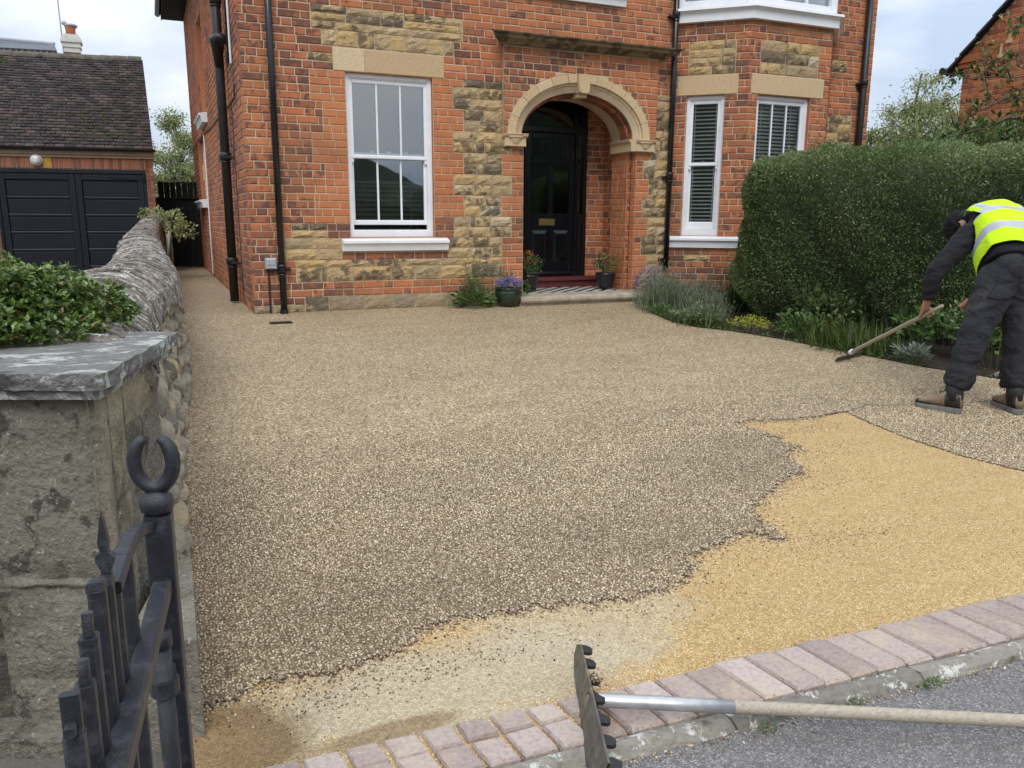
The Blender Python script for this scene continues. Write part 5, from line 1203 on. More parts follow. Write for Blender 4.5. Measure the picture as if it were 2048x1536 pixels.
# doors: two leaves of wide ledged boards
mb = MB(); FGo.rbox(mb, dl-.0, drr, dz1-.075, dz1-.004, -.08, .005, .006); FGo.rbox(mb, drr-.05, drr-.002, dz0, dz1-.075, -.08, .003, .006); FGo.rbox(mb, dl, dl+.05, dz0, dz1-.075, -.08, .003, .006); build(mb, 'door_frame', M['navy'], GAR)
mid = GW-1.32
for a, b in ((dl+.054, mid-.004), (mid+.004, drr-.054)):
    mb = MB(); t_ = .115; zt = dz1-.08
    for s0, s1, z0, z1 in ((a, a+t_*.9, dz0, zt), (b-t_*.9, b, dz0, zt), (a+t_*.9, b-t_*.9, zt-.11, zt)): FGo.rbox(mb, s0, s1, z0, z1, -.06, -.012, .006)
    L_ = build(mb, 'garage_door', M['navy'], GAR)
    z1 = zt-.11
    for i in range(6):
        z0 = z1-.335+(.025 if i else 0); mb = MB(); FGo.rbox(mb, a+t_*.9, b-t_*.9, max(z0+.045, dz0), z1-.004, -.06, -.034, .012); build(mb, 'door_board', M['navy'], L_)
        if z0 > dz0:
            mb = MB(); FGo.rbox(mb, a+t_*.9, b-t_*.9, z0, z0+.045, -.06, -.022, .010); build(mb, 'door_rail', M['navy'], L_)
        z1 = z0
        if z1 < dz0+.1: break
mb = MB(); P = FGo.p; mb.prism([P(drr-.62, 1.745, -.012), P(drr-.06, 1.70, -.012), P(drr-.06, 1.745, -.012), P(drr-.62, 1.762, -.012)], FG.N*.012); mb.box(tuple(P(drr-.055, 1.68, .0)), tuple(P(drr-.005, 1.79, .02))); build(mb, 'strap_hinge', M['board'], GAR)
# round bulkhead lamp and the stained patch beside it
lc = P(GW-1.895, 2.035, .0); nn = FG.N
mb = MB(); mb.tube([lc, lc+nn*.03, lc+nn*.05], [.10, .10, .095], 20); lp = build(mb, 'wall_lamp', M['white'], GAR, True)
mb = MB(); mb.tube([lc+nn*.05, lc+nn*.075, lc+nn*.09, lc+nn*.098], [.088, .078, .05, .02], 18); build(mb, 'lamp_lens', M['lampglass'], lp, True)
mb = MB(); FGo.rbox(mb, GW-1.80, GW-1.66, dz1+.01, dz1+.205, -.01, .006, .003); build(mb, 'stained_patch', M['lichen'], GAR)

# board gate and fence closing the side passage
SG = thing('side_gate', (-.45, 9.32, 0), 'plain black boarded gate closing the passage between garage and house', 'gate')
for i in range(7):
    mb = MB(); F = Fr((-.86+i*.122, 9.30, 0), (1, 0, 0), (0, -1, 0)); F.rbox(mb, .002, .120, .03, 1.44, -.02, 0, .006); build(mb, 'board', M['board'], SG)
mb = MB(); F = Fr((-.87, 9.28, 0), (1, 0, 0), (0, -1, 0)); F.rbox(mb, 0, .87, .03, .16, -.01, .012, .006); F.rbox(mb, 0, .87, 1.43, 1.46, -.03, .012, .004); build(mb, 'gate_ledge', M['board'], SG)
BF = thing('board_fence', (-.4, 10.0, 0), 'taller black vertical board fence with gaps behind the side gate', 'fence')
for i in range(7):
    mb = MB(); F = Fr((-.78+i*.118, 9.9, 0), (1, 0, 0), (0, -1, 0)); F.rbox(mb, .004, .112, .02, 1.80+rnd.uniform(-.012, .012), -.018, 0, .005); build(mb, 'board', M['board'], BF)
mb = MB(); mb.box((-.85, 9.92, 1.2), (0, 9.96, 1.28)); mb.box((-.85, 9.92, .3), (0, 9.96, .38)); build(mb, 'fence_rail', M['board'], BF)
PO = thing('fence_post', (-.70, 7.15, 0), 'rough grey timber post at the end of the stone wall by the side gate', 'post')
mb = MB(); mb.tube([(-.70, 7.15, -.05), (-.685, 7.15, .5), (-.69, 7.15, .98)], [.06, .055, .05], 8); build(mb, 'post', M['wood'], PO, True)

# ------------------------------------------------------------------ house beyond the garage
FH = thing('far_house', (-5, 21, 0), 'distant house behind the garage with a grey slate roof, chimney and aerial', 'house')
mb = MB(); mb.add([(-9, 19.0, 5.6), (-3.18, 19.55, 5.80), (-3.18, 19.55, -.1), (-9, 19.0, -.1), (-9, 26, 5.6), (-3.0, 26, 5.6), (-3.0, 26, -.1), (-9, 26, -.1)], [(0, 1, 2, 3), (1, 5, 6, 2), (4, 5, 1, 0)]); build(mb, 'wall', M['garbrick'], FH)
A0, A1_ = Vector((-7.5, 21.2, 6.12)), Vector((-3.14, 19.5, 5.92)); B0, B1_ = Vector((-7.6, 22.0, 6.62)), Vector((-3.25, 20.3, 6.24))
mb = MB(); mb.hexa([tuple(A0), tuple(A1_), tuple(A1_+Vector((0, .05, -.06))), tuple(A0+Vector((0, .05, -.06))), tuple(B0), tuple(B1_), tuple(B1_+Vector((0, .08, -.05))), tuple(B0+Vector((0, .08, -.05)))]); build(mb, 'roof_slab', M['slate'], FH)
mb = MB(); mb.tube([B0, B1_], .06, 8); build(mb, 'ridge', M['grey'], FH)
for i in range(26):
    a = A0.lerp(A1_, (i+.3)/26); mb = MB(); w_ = .055; d = (A1_-A0).normalized()*w_; mb.hexa([tuple(a+Vector((.02, -.02, -.62))), tuple(a+d+Vector((.02, -.02, -.62))), tuple(a+d+Vector((.02, .04, -.62))), tuple(a+Vector((.02, .04, -.62))), tuple(a+Vector((0, 0, -.03))), tuple(a+d+Vector((0, 0, -.03))), tuple(a+d+Vector((0, .05, -.03))), tuple(a+Vector((0, .05, -.03)))]); build(mb, 'slat', M['slate'], FH)
mb = MB(); mb.hexa([tuple(p) for p in (A0+Vector((0, .3, -.7)), A1_+Vector((0, .3, -.7)), A1_+Vector((0, .4, -.7)), A0+Vector((0, .4, -.7)), A0+Vector((0, .3, 0)), A1_+Vector((0, .3, 0)), A1_+Vector((0, .4, 0)), A0+Vector((0, .4, 0)))]); build(mb, 'clerestory', M['white'], FH)
cc = Vector((-2.72, 19.45, 0)); mb = MB(); mb.box((-2.93, 19.25, 4), (-2.51, 19.67, 5.86)); ch = build(mb, 'chimney', M['garbrick'], FH)
mb = MB()
for z0, z1, e in ((5.86, 6.0, .22), (6.0, 6.05, .25), (6.05, 6.14, .24), (6.14, 6.22, .28), (6.22, 6.30, .25), (6.30, 6.38, .19)): mb.box((cc.x-e, cc.y-e, z0), (cc.x+e, cc.y+e, z1))
build(mb, 'chimney_head', M['render_white'], ch)
mb = MB(); mb.lathe([(.14, 6.36), (.13, 6.5), (.15, 6.58), (.15, 6.62)], cc, 14); build(mb, 'chimney_pot', M['terracotta'], ch, True)
mb = MB(); mb.lathe([(.17, 6.61), (.19, 6.65), (.13, 6.69), (.02, 6.71)], cc+Vector((.02, 0, 0)), 14); mb.lathe([(.02, 6.64), (.07, 6.67), (.07, 6.73), (.02, 6.78)], cc+Vector((-.15, 0, 0)), 10); build(mb, 'chimney_cowl', M['grey'], ch, True)
mb = MB(); mb.tube([(-2.95, 19.4, 5.2), (-2.99, 19.6, 7.6)], .022, 6); mb.tube([(-3.05, 19.55, 7.52), (-2.1, 19.5, 7.55)], .012, 5)
for i in range(7): x = -3.0+i*.13; mb.tube([(x, 19.55, 7.38+(.02*i)), (x, 19.55, 7.66-.01*i)], .008, 4)
build(mb, 'aerial', M['grey'], FH)

# ------------------------------------------------------------------ neighbour's gable on the right
NH = thing('neighbour_house', (14, -1, 0), 'neighbouring orange-red brick house with a steep gable end, right of the hedge', 'house')
FN = Fr((12.25, 1.10, 0), (0, -1, 0), (-1, 0, 0)); rise = .955
mb = MB(); H0 = 3.86; LN = 7.0; zt = lambda s: H0+rise*min(s, LN-s)
mb.add([FN.p(0, -.1, -.008), FN.p(LN, -.1, -.008), FN.p(LN, H0, -.008), FN.p(LN/2, zt(LN/2), -.008), FN.p(0, H0, -.008)], [(0, 1, 2, 3, 4)])
mb.add([(12.25, 1.1, -.1), (18, 1.1, -.1), (18, 1.1, 3.86), (12.25, 1.1, 3.86)], [(0, 3, 2, 1)]); mb.add([(12.25, -5.9, -.1), (18, -5.9, -.1), (18, -5.9, 3.86), (12.25, -5.9, 3.86)], [(0, 1, 2, 3)]); build(mb, 'mortar', M['mortar'], NH)
nb = 0; restn = MB()
for n in range(10, 70):
    x = -.12 if n % 2 else 0; st = True; z0 = zr(n); s_min = max(0, (z0+CO-H0)/rise)
    while x < 3.6:
        l = .238 if st else .1165; a, b = max(x, s_min), min(x+l, LN-s_min); x += l; st = not st
        if b-a < .04: continue
        mb = MB(); FN.rbox(mb, a+.005, b-.005, z0, z0+CO-.0105, -.02, rnd.uniform(-.003, .003), .005, (rnd.random(), rnd.uniform(0, .6), rnd.random()))
        if z0 > 2.2 and b < 2.2 and nb < 300: build(mb, 'brick', M['hbrick'], NH); nb += 1
        else: restn.add(mb.v, mb.f, mb.t[0])
build(restn, 'brickwork', M['hbrick'], NH, kind='stuff')
mb = MB(); FN.rbox(mb, -.10, .30, 3.66, 3.73, -.02, .02, .004, (.6, .2, .5)); FN.rbox(mb, -.16, .25, 3.74, 3.86, -.02, .045, .004, (.5, .3, .5)); build(mb, 'brick_corbel', M['hbrick'], NH)
# roof slopes with tile courses showing along the verge
rf = MB(); m_ = 14
for i in range(m_):
    s0, s1 = -.30+(LN/2+.30)*i/m_, -.30+(LN/2+.30)*(i+1.1)/m_; z0, z1 = H0+rise*s0+.02, H0+rise*s1+.02
    P = FN.p; mb = MB(); mb.hexa([P(s0, z0, .10), P(s1, z1-.03, .10), P(s1, z1-.03, -6), P(s0, z0, -6), P(s0-.008, z0+.045, .10), P(s1-.008, z1+.008, .10), P(s1-.008, z1+.008, -6), P(s0-.008, z0+.045, -6)]); build(mb, 'tile_course', M['tile_roof'], NH)
mb = MB(); P = FN.p; s1 = LN/2; mb.hexa([P(s1, zt(s1), .1), P(LN+.3, H0-.28, .1), P(LN+.3, H0-.28, -6), P(s1, zt(s1), -6), P(s1, zt(s1)+.06, .1), P(LN+.3, H0-.22, .1), P(LN+.3, H0-.22, -6), P(s1, zt(s1)+.06, -6)]); build(mb, 'roof_slope', M['tile_roof'], NH)
mb = MB(); mb.hexa([P(-.28, H0-.30, .07), P(LN/2, zt(LN/2)-.10, .07), P(LN/2, zt(LN/2)-.10, .02), P(-.28, H0-.30, .02), P(-.28, H0-.25, .07), P(LN/2, zt(LN/2)+.0, .07), P(LN/2, zt(LN/2)+.0, .02), P(-.28, H0-.25, .02)]); build(mb, 'bargeboard', M['board'], NH)
mb = MB(); mb.tube([(12.15, 1.45, 3.66), (18, 1.45, 3.66)], .06, 10); build(mb, 'gutter', M['black'], NH)
mb = MB()
for z0, s in ((3.93, .75), (3.72, .62)): FN.box(mb, s, s+.10, z0, z0+.06, -.02, .02); FN.box(mb, s+.03, s+.07, z0+.06, z0+.22, -.02, .012)
build(mb, 'pale_repair', M['ashlar'], NH)
# ------------------------------------------------------------------ plants
LEAF = (np.array([[0, 0, 0], [-.5, .45, .10], [0, .5, 0], [.5, .45, .10], [0, 1, -.05]]), np.array([[0, 2, 1, 1], [0, 3, 2, 2], [1, 2, 4, 4], [2, 3, 4, 4]]))
def leaf_t(w_): 
    v = LEAF[0].copy(); v[:, 0] *= w_; return v
LEAF_F = np.array([[0, 2, 1], [0, 3, 2], [1, 2, 4], [2, 3, 4]])
def orient(D, roll):
    """frames whose y axis is D (n*3) with random roll about it, z mostly up"""
    D = D/np.linalg.norm(D, axis=1, keepdims=True); up = np.tile([0, 0, 1.], (len(D), 1))+nr.normal(0, roll, (len(D), 3)); X = np.cross(D, up); X /= np.linalg.norm(X, axis=1, keepdims=True)+1e-9
    Z = np.cross(X, D); return np.stack([X, D, Z], 2)
def leaves(P, D, size, T, name, mat, parent=None, w_=.5, roll=.5, single=0, **kw):
    """leaf blades at P pointing along D; the first `single` are objects of their own"""
    Mx = orient(D, roll); t = leaf_t(w_); V = np.einsum('nij,vj->nvi', Mx, t)*size[:, None, None]+P[:, None, :]; n = len(P)
    Tn = np.stack([T, nr.rand(n), nr.rand(n)], 1)
    if single:
        for i in range(single):
            mb = MB(); mb.add([tuple(p) for p in V[i]], [tuple(f) for f in LEAF_F], tuple(Tn[i])); build(mb, 'leaf', M[mat], parent)
        V, Tn, n = V[single:], Tn[single:], n-single
    F = LEAF_F[None]+(np.arange(n)*5)[:, None, None]
    return build_np(V.reshape(-1, 3), F.reshape(-1, 3), np.repeat(Tn, 5, 0), name, M[mat], parent, kind='stuff', **kw)
def shell(n, c, r, lo=-1., inner=.55, lump=.18, seed=0):
    """points through an uneven ellipsoid, denser outside; returns points and outward directions"""
    d = nr.normal(size=(int(n*2.2), 3)); d /= np.linalg.norm(d, axis=1, keepdims=True); d = d[d[:, 2] > lo][:n]
    s_ = seed*1.7; f = 1+lump*(np.sin(d[:, 0]*5+s_)*np.cos(d[:, 1]*4.3+s_*2)+.7*np.sin(d[:, 2]*6+d[:, 0]*3+s_*.7)+.5*np.sin(d[:, 1]*11+d[:, 2]*9+s_))
    rr = (inner+(1-inner)*nr.rand(len(d))**.6)*f; return np.array(c)+d*np.array(r)*rr[:, None], d
def plant(name, loc, label, group=None, cat='plant'): return thing(name, loc, label, cat, group)
def stems(root, c, n, h, spread, r_=.004, mat='stem', base=.05):
    mb = MB()
    for i in range(n):
        a = rnd.uniform(0, 6.28); s_ = spread*rnd.uniform(.3, 1); p0 = Vector(c)+Vector((math.cos(a)*base*rnd.random(), math.sin(a)*base*rnd.random(), 0)); p2 = p0+Vector((math.cos(a)*s_, math.sin(a)*s_, h*rnd.uniform(.7, 1))); p1 = p0.lerp(p2, .5)+Vector((-math.cos(a)*s_*.15, -math.sin(a)*s_*.15, h*.08))
        mb.tube([p0, p1, p2], [r_, r_*.8, r_*.5], 5)
    build(mb, 'stem', M[mat], root)
def blades(n, c, length, spread, w_, root, mat, name='blade', lo=.2, single=0, rx=.05, ry=.05, droop=.5):
    a = nr.uniform(0, 6.283, n); tl = nr.uniform(lo, 1, n)*spread; L = length*nr.uniform(.55, 1.1, n); k = 5
    b = np.array(c)+np.stack([nr.normal(0, rx, n), nr.normal(0, ry, n), np.zeros(n)], 1); V = np.zeros((n, k, 2, 3)); sd = np.stack([-np.sin(a), np.cos(a), np.zeros(n)], 1)
    for i in range(k):
        t = i/(k-1); out_ = L*np.sin(tl)*t*(1+.2*t); up = L*np.cos(tl)*t-droop*L*np.sin(tl)*t**2.4
        p = b+np.stack([np.cos(a)*out_, np.sin(a)*out_, up], 1); hw = w_*(1-t**1.5)*.5+.0004; V[:, i, 0] = p-sd*hw; V[:, i, 1] = p+sd*hw
    q = np.array([[2*i, 2*i+1, 2*i+3, 2*i+2] for i in range(k-1)]); T = nr.rand(n)
    F = q[None]+(np.arange(n)*2*k)[:, None, None]
    return build_np(V.reshape(-1, 3), F.reshape(-1, 4), np.repeat(np.stack([T, T, T], 1), 2*k, 0), name, M[mat], root, kind='stuff')

# --- the hedge: a long clipped box with rounded shoulders
HD = thing('privet_hedge', (6.3, -3.6, -.1), 'tall clipped dark green privet hedge filling the right side behind the worker', 'hedge')
hs, he, hn = np.array([5.07, -1.66]), np.array([.334, -.943]), np.array([-.943, -.334]); HL, HT, HH, HR = 6.2, 1.5, 1.93, .46
def hbox(n, shrink=0., front=.58, top=.30):
    """points and normals on the rounded box; axes: along, thickness (0 front), up"""
    k = nr.choice(3, n, p=[front, top, 1-front-top]); u = nr.rand(n, 3); q = u*np.array([HL, HT, HH])
    q[k == 0, 1] = 0; q[k == 1, 2] = HH; q[k == 2, 0] = 0
    inner = np.clip(q, [HR, HR, HR*0], [HL-HR, HT-HR, HH-HR]); d = q-inner; d[:, 2] = np.where(q[:, 2] < .05, d[:, 2]*0, d[:, 2]); ln = np.linalg.norm(d, axis=1, keepdims=True); ln[ln == 0] = 1; d = d/ln
    p = inner+d*(HR-shrink)
    s_ = .05*np.sin(p[:, 0]*2.3+1)*np.sin(p[:, 2]*3.1)+.035*np.sin(p[:, 0]*6.1+p[:, 2]*4.3)+.02*np.sin(p[:, 0]*15+p[:, 2]*13)
    p = p+d*s_[:, None]; low = np.clip((.35-p[:, 2])/.35, 0, 1); p[:, 1] += low*.26+np.clip((p[:, 2]-1.0)/.8, 0, 1)*.02
    def w3(v, o=True):
        xy = (hs if o else 0)+np.outer(v[:, 0], he)-np.outer(v[:, 1], hn); return np.column_stack([xy, v[:, 2]])
    P = w3(p); Dn = w3(d, False); P[:, 2] += -.10-.02*np.clip(p[:, 0], 0, 5); return P, Dn, p
n = 165000; P, Dn, loc = hbox(n); P[:, :2] += np.outer(np.clip((.5-loc[:, 2])/.5, 0, 1)*np.clip((.5-loc[:, 0])/.5, 0, 1)*.28, he); d2 = Dn+nr.normal(0, .75, (n, 3))+np.array([0, 0, .25]); P = P-Dn*(nr.rand(n, 1)**2*.15); keepb = (nr.rand(n) < .45+.55*np.clip((loc[:, 2]-.05)/.35, 0, 1))
hole = (np.sin(loc[:, 0]*9.3+np.sin(loc[:, 2]*7)*2)*np.sin(loc[:, 2]*11+np.sin(loc[:, 0]*5)*2) > .88) & (nr.rand(n) < .7); keepb &= ~hole
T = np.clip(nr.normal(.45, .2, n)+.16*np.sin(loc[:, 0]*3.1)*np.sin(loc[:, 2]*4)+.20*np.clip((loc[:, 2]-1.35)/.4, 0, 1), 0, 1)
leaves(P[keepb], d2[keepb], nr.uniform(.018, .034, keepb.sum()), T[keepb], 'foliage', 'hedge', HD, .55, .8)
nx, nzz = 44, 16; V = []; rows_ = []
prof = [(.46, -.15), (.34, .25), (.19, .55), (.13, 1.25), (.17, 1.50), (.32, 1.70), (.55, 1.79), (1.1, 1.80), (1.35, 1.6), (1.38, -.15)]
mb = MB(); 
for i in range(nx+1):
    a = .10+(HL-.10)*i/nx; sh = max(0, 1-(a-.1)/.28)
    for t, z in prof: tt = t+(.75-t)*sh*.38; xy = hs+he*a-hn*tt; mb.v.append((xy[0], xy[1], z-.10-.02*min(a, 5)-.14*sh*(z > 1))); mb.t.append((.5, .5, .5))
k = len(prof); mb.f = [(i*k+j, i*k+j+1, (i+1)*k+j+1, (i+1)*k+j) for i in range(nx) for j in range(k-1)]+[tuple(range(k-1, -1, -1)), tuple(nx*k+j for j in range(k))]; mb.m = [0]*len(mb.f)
build(mb, 'hedge_core', M['hedgecore'], HD, True)  # solid dark core added behind the leaves to block light
mb = MB()
for i in range(26):
    a = rnd.uniform(.2, HL); xy = hs+he*a-hn*rnd.uniform(.25, .5); p = Vector((xy[0], xy[1], -.2)); mb.tube([p, p+Vector((rnd.uniform(-.1, .1), rnd.uniform(-.1, .1), .35)), p+Vector((rnd.uniform(-.25, .15), rnd.uniform(-.2, .2), .75))], [.018, .013, .006], 6)
build(mb, 'stem', M['bark'], HD)
n = 420; P, Dn, loc = hbox(n, -.02, .45, .5); sel = loc[:, 2] > .7; P = P[sel]; Dn = Dn[sel]; Pk = []; Dk = []
for p, d in zip(P, Dn):
    dd = d*.6+np.array([0, 0, .7])+nr.normal(0, .35, 3); dd /= np.linalg.norm(dd)
    for j in range(5): Pk.append(p+dd*(.012*j)); Dk.append(dd+nr.normal(0, .7, 3))
leaves(np.array(Pk), np.array(Dk), nr.uniform(.018, .032, len(Pk)), nr.uniform(.5, 1, len(Pk)), 'new_shoots', 'hedge', HD, .5, .8)

# --- shrub on the garden side of the wall, leaning over the pier
SH = plant('evergreen_shrub', (-1.52, -6.35, -.2), 'low bushy glossy green shrub growing behind the gate pier cap', None, 'shrub'); n = 2600
c0 = (-1.42, -6.36, .70); pts = []; dirs = []
for k, (cx, cy, cz, rx, ry, rz, m_) in enumerate(((-1.17, -6.30, .745, .13, .18, .09, 1700), (-1.32, -6.36, .785, .17, .20, .115, 3100), (-1.50, -6.42, .805, .20, .22, .145, 3900), (-1.72, -6.42, .81, .20, .22, .13, 3200), (-1.30, -6.56, .715, .16, .09, .055, 1500), (-1.50, -6.62, .735, .18, .09, .065, 1700), (-1.70, -6.66, .74, .16, .09, .07, 900), (-1.95, -6.3, .78, .2, .25, .14, 900))):
    p, d = shell(m_//6, (cx, cy, cz), (rx, ry, rz), -.5, .6, .12, k)
    for q, dd in zip(p, d):                                    # rosettes of six leaves at each shoot tip
        ax = dd*np.array([.8, .8, .5])+np.array([0, 0, .75])+nr.normal(0, .25, 3); ax /= np.linalg.norm(ax)
        for j in range(6): o_ = nr.normal(0, 1, 3); o_ -= ax*(o_@ax); o_ /= np.linalg.norm(o_); pts.append(q-ax*.012*nr.rand()); dirs.append(o_*.85+ax*nr.uniform(.2, .7))
pts = np.array(pts); dirs = np.array(dirs); od = np.argsort(np.linalg.norm(pts-np.array(CAM), axis=1)); pts = pts[od]; dirs = dirs[od]; n = len(pts)
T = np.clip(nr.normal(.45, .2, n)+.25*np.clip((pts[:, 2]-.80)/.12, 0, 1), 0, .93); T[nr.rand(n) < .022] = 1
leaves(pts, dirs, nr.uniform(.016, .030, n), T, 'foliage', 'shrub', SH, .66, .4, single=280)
mb = MB(); c = Vector((-1.5, -6.36, -.2))
for i in range(34):
    p = Vector(pts[rnd.randrange(len(pts))]); m_ = c.lerp(p, .5)+Vector((0, 0, .22)); mb.tube([c+Vector((rnd.gauss(0, .05), rnd.gauss(0, .05), 0)), m_, p], [.010, .006, .0025], 5)
build(mb, 'stem', M['bark'], SH)
dead, dd = shell(150, (-1.45, -6.50, .69), (.3, .16, .03), -1, .3, .1, 5); leaves(dead, dd+nr.normal(0, .6, dead.shape), nr.uniform(.02, .034, len(dead)), np.ones(len(dead)), 'dead_leaves', 'shrub', SH, .5, .9)

# --- variegated climber over the far end of the wall
VC = plant('wall_creeper', (-.75, 6.2, .4), 'pale variegated creeper spilling over the far end of the stone wall', None, 'creeper')
pts = []; dirs = []
for k, (cx, cy, cz, rx, ry, rz, m_) in enumerate(((-.90, 6.1, 1.10, .20, .5, .10, 240), (-.62, 5.9, .98, .20, .35, .17, 330), (-.45, 5.8, .84, .15, .25, .14, 200))):
    p, d = shell(m_, (cx, cy, cz), (rx, ry, rz), -.9, .5, .25, k); pts.append(p); dirs.append(d+nr.normal(0, .6, d.shape))
pts = np.concatenate(pts); n = len(pts); leaves(pts, np.concatenate(dirs), nr.uniform(.04, .085, n), np.where(nr.rand(n) < .3, nr.uniform(.9, 1, n), nr.uniform(0, .7, n)), 'foliage', 'silver' if False else 'pale', VC, .6, .6)
stems(VC, (-.74, 6.1, .3), 12, .75, .22, .006)

# --- weed at the foot of the wall, green pot, two black pots
WD = plant('broadleaf_weed', (2.55, -.16, 0), 'leafy green self-sown weed at the foot of the stone wall left of the green pot', None, 'weed')
pts = []; dirs = []
p, d = shell(240, (2.55, -.18, .02), (.27, .15, .17), -.1, .35, .2, 1); pts.append(p); dirs.append(d*np.array([1, 1, .3])+np.array([0, 0, .1])); 
leaves(pts[0], dirs[0], nr.uniform(.05, .10, len(p)), nr.uniform(.2, 1, len(p)), 'foliage', 'midleaf', WD, .52, .5, single=60)
p, d = shell(760, (2.58, -.14, .22), (.22, .11, .20), -1, .2, .3, 2); leaves(p, d+np.array([0, 0, .4])+nr.normal(0, .5, d.shape), nr.uniform(.018, .04, len(p)), nr.uniform(.3, 1, len(p)), 'small_foliage', 'lime' if False else 'midleaf', WD, .4, .7)
p, d = shell(90, (2.50, -.10, .52), (.16, .06, .16), -1, .2, .3, 3); leaves(p, d+nr.normal(0, .5, d.shape), nr.uniform(.01, .02, len(p)), nr.uniform(.4, 1, len(p)), 'flower_spray', 'lime', WD, .4, .7)
stems(WD, (2.56, -.14, 0), 22, .62, .22, .003)
def pot(loc, prof, mat, name, label, cat='plant pot', grp=None):
    t = thing(name, loc, label, cat, grp); mb = MB(); mb.lathe(prof, loc, 32); build(mb, 'pot', M[mat], t, True)
    r_ = prof[-1][0]-.012; z = max(q[1] for q in prof)-.03; mb = MB(); mb.lathe([(r_*.98, z-.01), (r_*.98, z), (r_*.4, z+.008)], loc, 20); build(mb, 'compost', M['soil'], t); return t
GP = (2.985, -.23, -.010)
t = pot(GP, [(.085, 0), (.11, .004), (.125, .04), (.155, .10), (.166, .15), (.163, .185), (.155, .20), (.163, .212), (.170, .224), (.165, .232), (.150, .230), (.147, .20)], 'pot_green', 'green_pot', 'round dark green glazed bowl pot standing left of the porch step')
FLW = plant('blue_flowers', (GP[0], GP[1], .2), 'trailing blue-violet flowers planted in the green bowl pot')
p, d = shell(420, (2.99, -.23, .235), (.175, .16, .085), -.2, .5, .15, 4); leaves(p, d+nr.normal(0, .6, d.shape), nr.uniform(.015, .03, len(p)), nr.uniform(.2, .9, len(p)), 'foliage', 'midleaf', FLW, .45, .7)
p, d = shell(430, (2.985, -.25, .25), (.165, .15, .095), -.1, .8, .15, 6); p = np.repeat(p, 3, 0)+nr.normal(0, .004, (len(p)*3, 3)); leaves(p, nr.normal(0, 1, p.shape)+np.array([0, -.4, .6]), nr.uniform(.010, .018, len(p)), nr.rand(len(p)), 'flowers', 'petal', FLW, .8, .9)
p, d = shell(260, (3.19, -.25, .20), (.085, .08, .10), -1, .4, .2, 7); leaves(p, d+np.array([0, 0, -.3]), nr.uniform(.012, .024, len(p)), nr.uniform(.5, 1, len(p)), 'trailing_leaves', 'midleaf', FLW, .55, .7)
p, d = shell(240, (2.90, -.12, .38), (.13, .06, .16), -1, .3, .3, 8); leaves(p, d+nr.normal(0, .5, d.shape), nr.uniform(.010, .022, len(p)), nr.uniform(.4, 1, len(p)), 'tall_sprays', 'lav', FLW, .4, .7)
stems(FLW, (2.96, -.2, .2), 16, .28, .12, .003)
BP = [(.070, 0), (.088, .003), (.098, .02), (.112, .09), (.128, .17), (.136, .188), (.137, .205), (.128, .207), (.118, .19)]
for i, (loc, lab1, lab2, seed) in enumerate((((3.47, .22, .118), 'black glazed flower pot at the left jamb of the porch, half hidden by the wall', 'small bush with orange blossom in the left black porch pot', 3), ((4.625, .22, .118), 'black glazed flower pot on the porch tiles against the right jamb', 'small bush with peach and white blossom in the right black porch pot', 9))):
    pot(loc, [(r_*1.02, z*1.06) for r_, z in BP], 'pot_black', 'black_pot', lab1, 'plant pot', 'black pots flanking the front door')
    Bp = plant('flowering_bush', (loc[0], loc[1], .3), lab2); c = (loc[0], loc[1], .47)
    p, d = shell(650, c, (.165, .15, .13), -.9, .35, .22, seed); leaves(p, d+nr.normal(0, .6, d.shape), nr.uniform(.018, .036, len(p)), nr.uniform(0, .8, len(p)), 'foliage', 'midleaf', Bp, .5, .7)
    p, d = shell(46 if i == 0 else 26, (c[0], c[1], .52 if i == 0 else .5), (.12, .1, .15), -.3, .6, .2, seed+1); p = np.repeat(p, 5, 0)+nr.normal(0, .006, (len(p)*5, 3)); leaves(p, nr.normal(0, 1, p.shape)+np.array([0, -.5, .5]), nr.uniform(.012, .022, len(p)), nr.uniform(0, .75 if i == 0 else 1, len(p)), 'flowers', 'petalo', Bp, .8, .9)
    stems(Bp, (loc[0], loc[1], .30), 14, .27, .12, .003)

# --- border plants
def dome(name, label, c, r, n, size, mat, lo=-.2, seed=0, w_=.4, tr=(0, 1), up=.4, single=0, cat='plant', flowers=None, inner=.4, lump=.2, dirn=.6):
    t = plant(name, (c[0], c[1], gz(c[1])), label, None, cat); p, d = shell(n, c, r, lo, inner, lump, seed); T = nr.uniform(tr[0], tr[1], len(p))
    p[:, 2] = np.maximum(p[:, 2], gz(c[1])+.01)
    leaves(p, d+np.array([0, 0, up])+nr.normal(0, dirn, d.shape), nr.uniform(size[0], size[1], len(p)), T, 'foliage', mat, t, w_, .7, single=single)
    stems(t, (c[0], c[1], gz(c[1])-.01), 18, c[2]-gz(c[1])+r[2]*.6, max(r[0], r[1])*.8, .003, 'stem', max(r[0], r[1])*.35)
    if flowers:
        m_, n2, s2, fr = flowers; p, d = shell(n2, c, (r[0]*1.02, r[1]*1.02, r[2]*1.05), fr, .85, lump, seed); p = np.repeat(p, 3, 0)+nr.normal(0, .004, (len(p)*3, 3)); leaves(p, nr.normal(0, 1, p.shape)+np.array([-.3, -.5, .4]), nr.uniform(s2*.7, s2, len(p)), nr.rand(len(p)), 'flowers', m_, t, .75, .9)
    return t
dome('blue_aster', 'clump of small pale blue flowers against the right porch jamb', (4.93, -.36, .20), (.17, .17, .24), 520, (.015, .03), 'lav', -.4, 1, .35, (.1, .7), flowers=('petal', 300, .018, -.3))
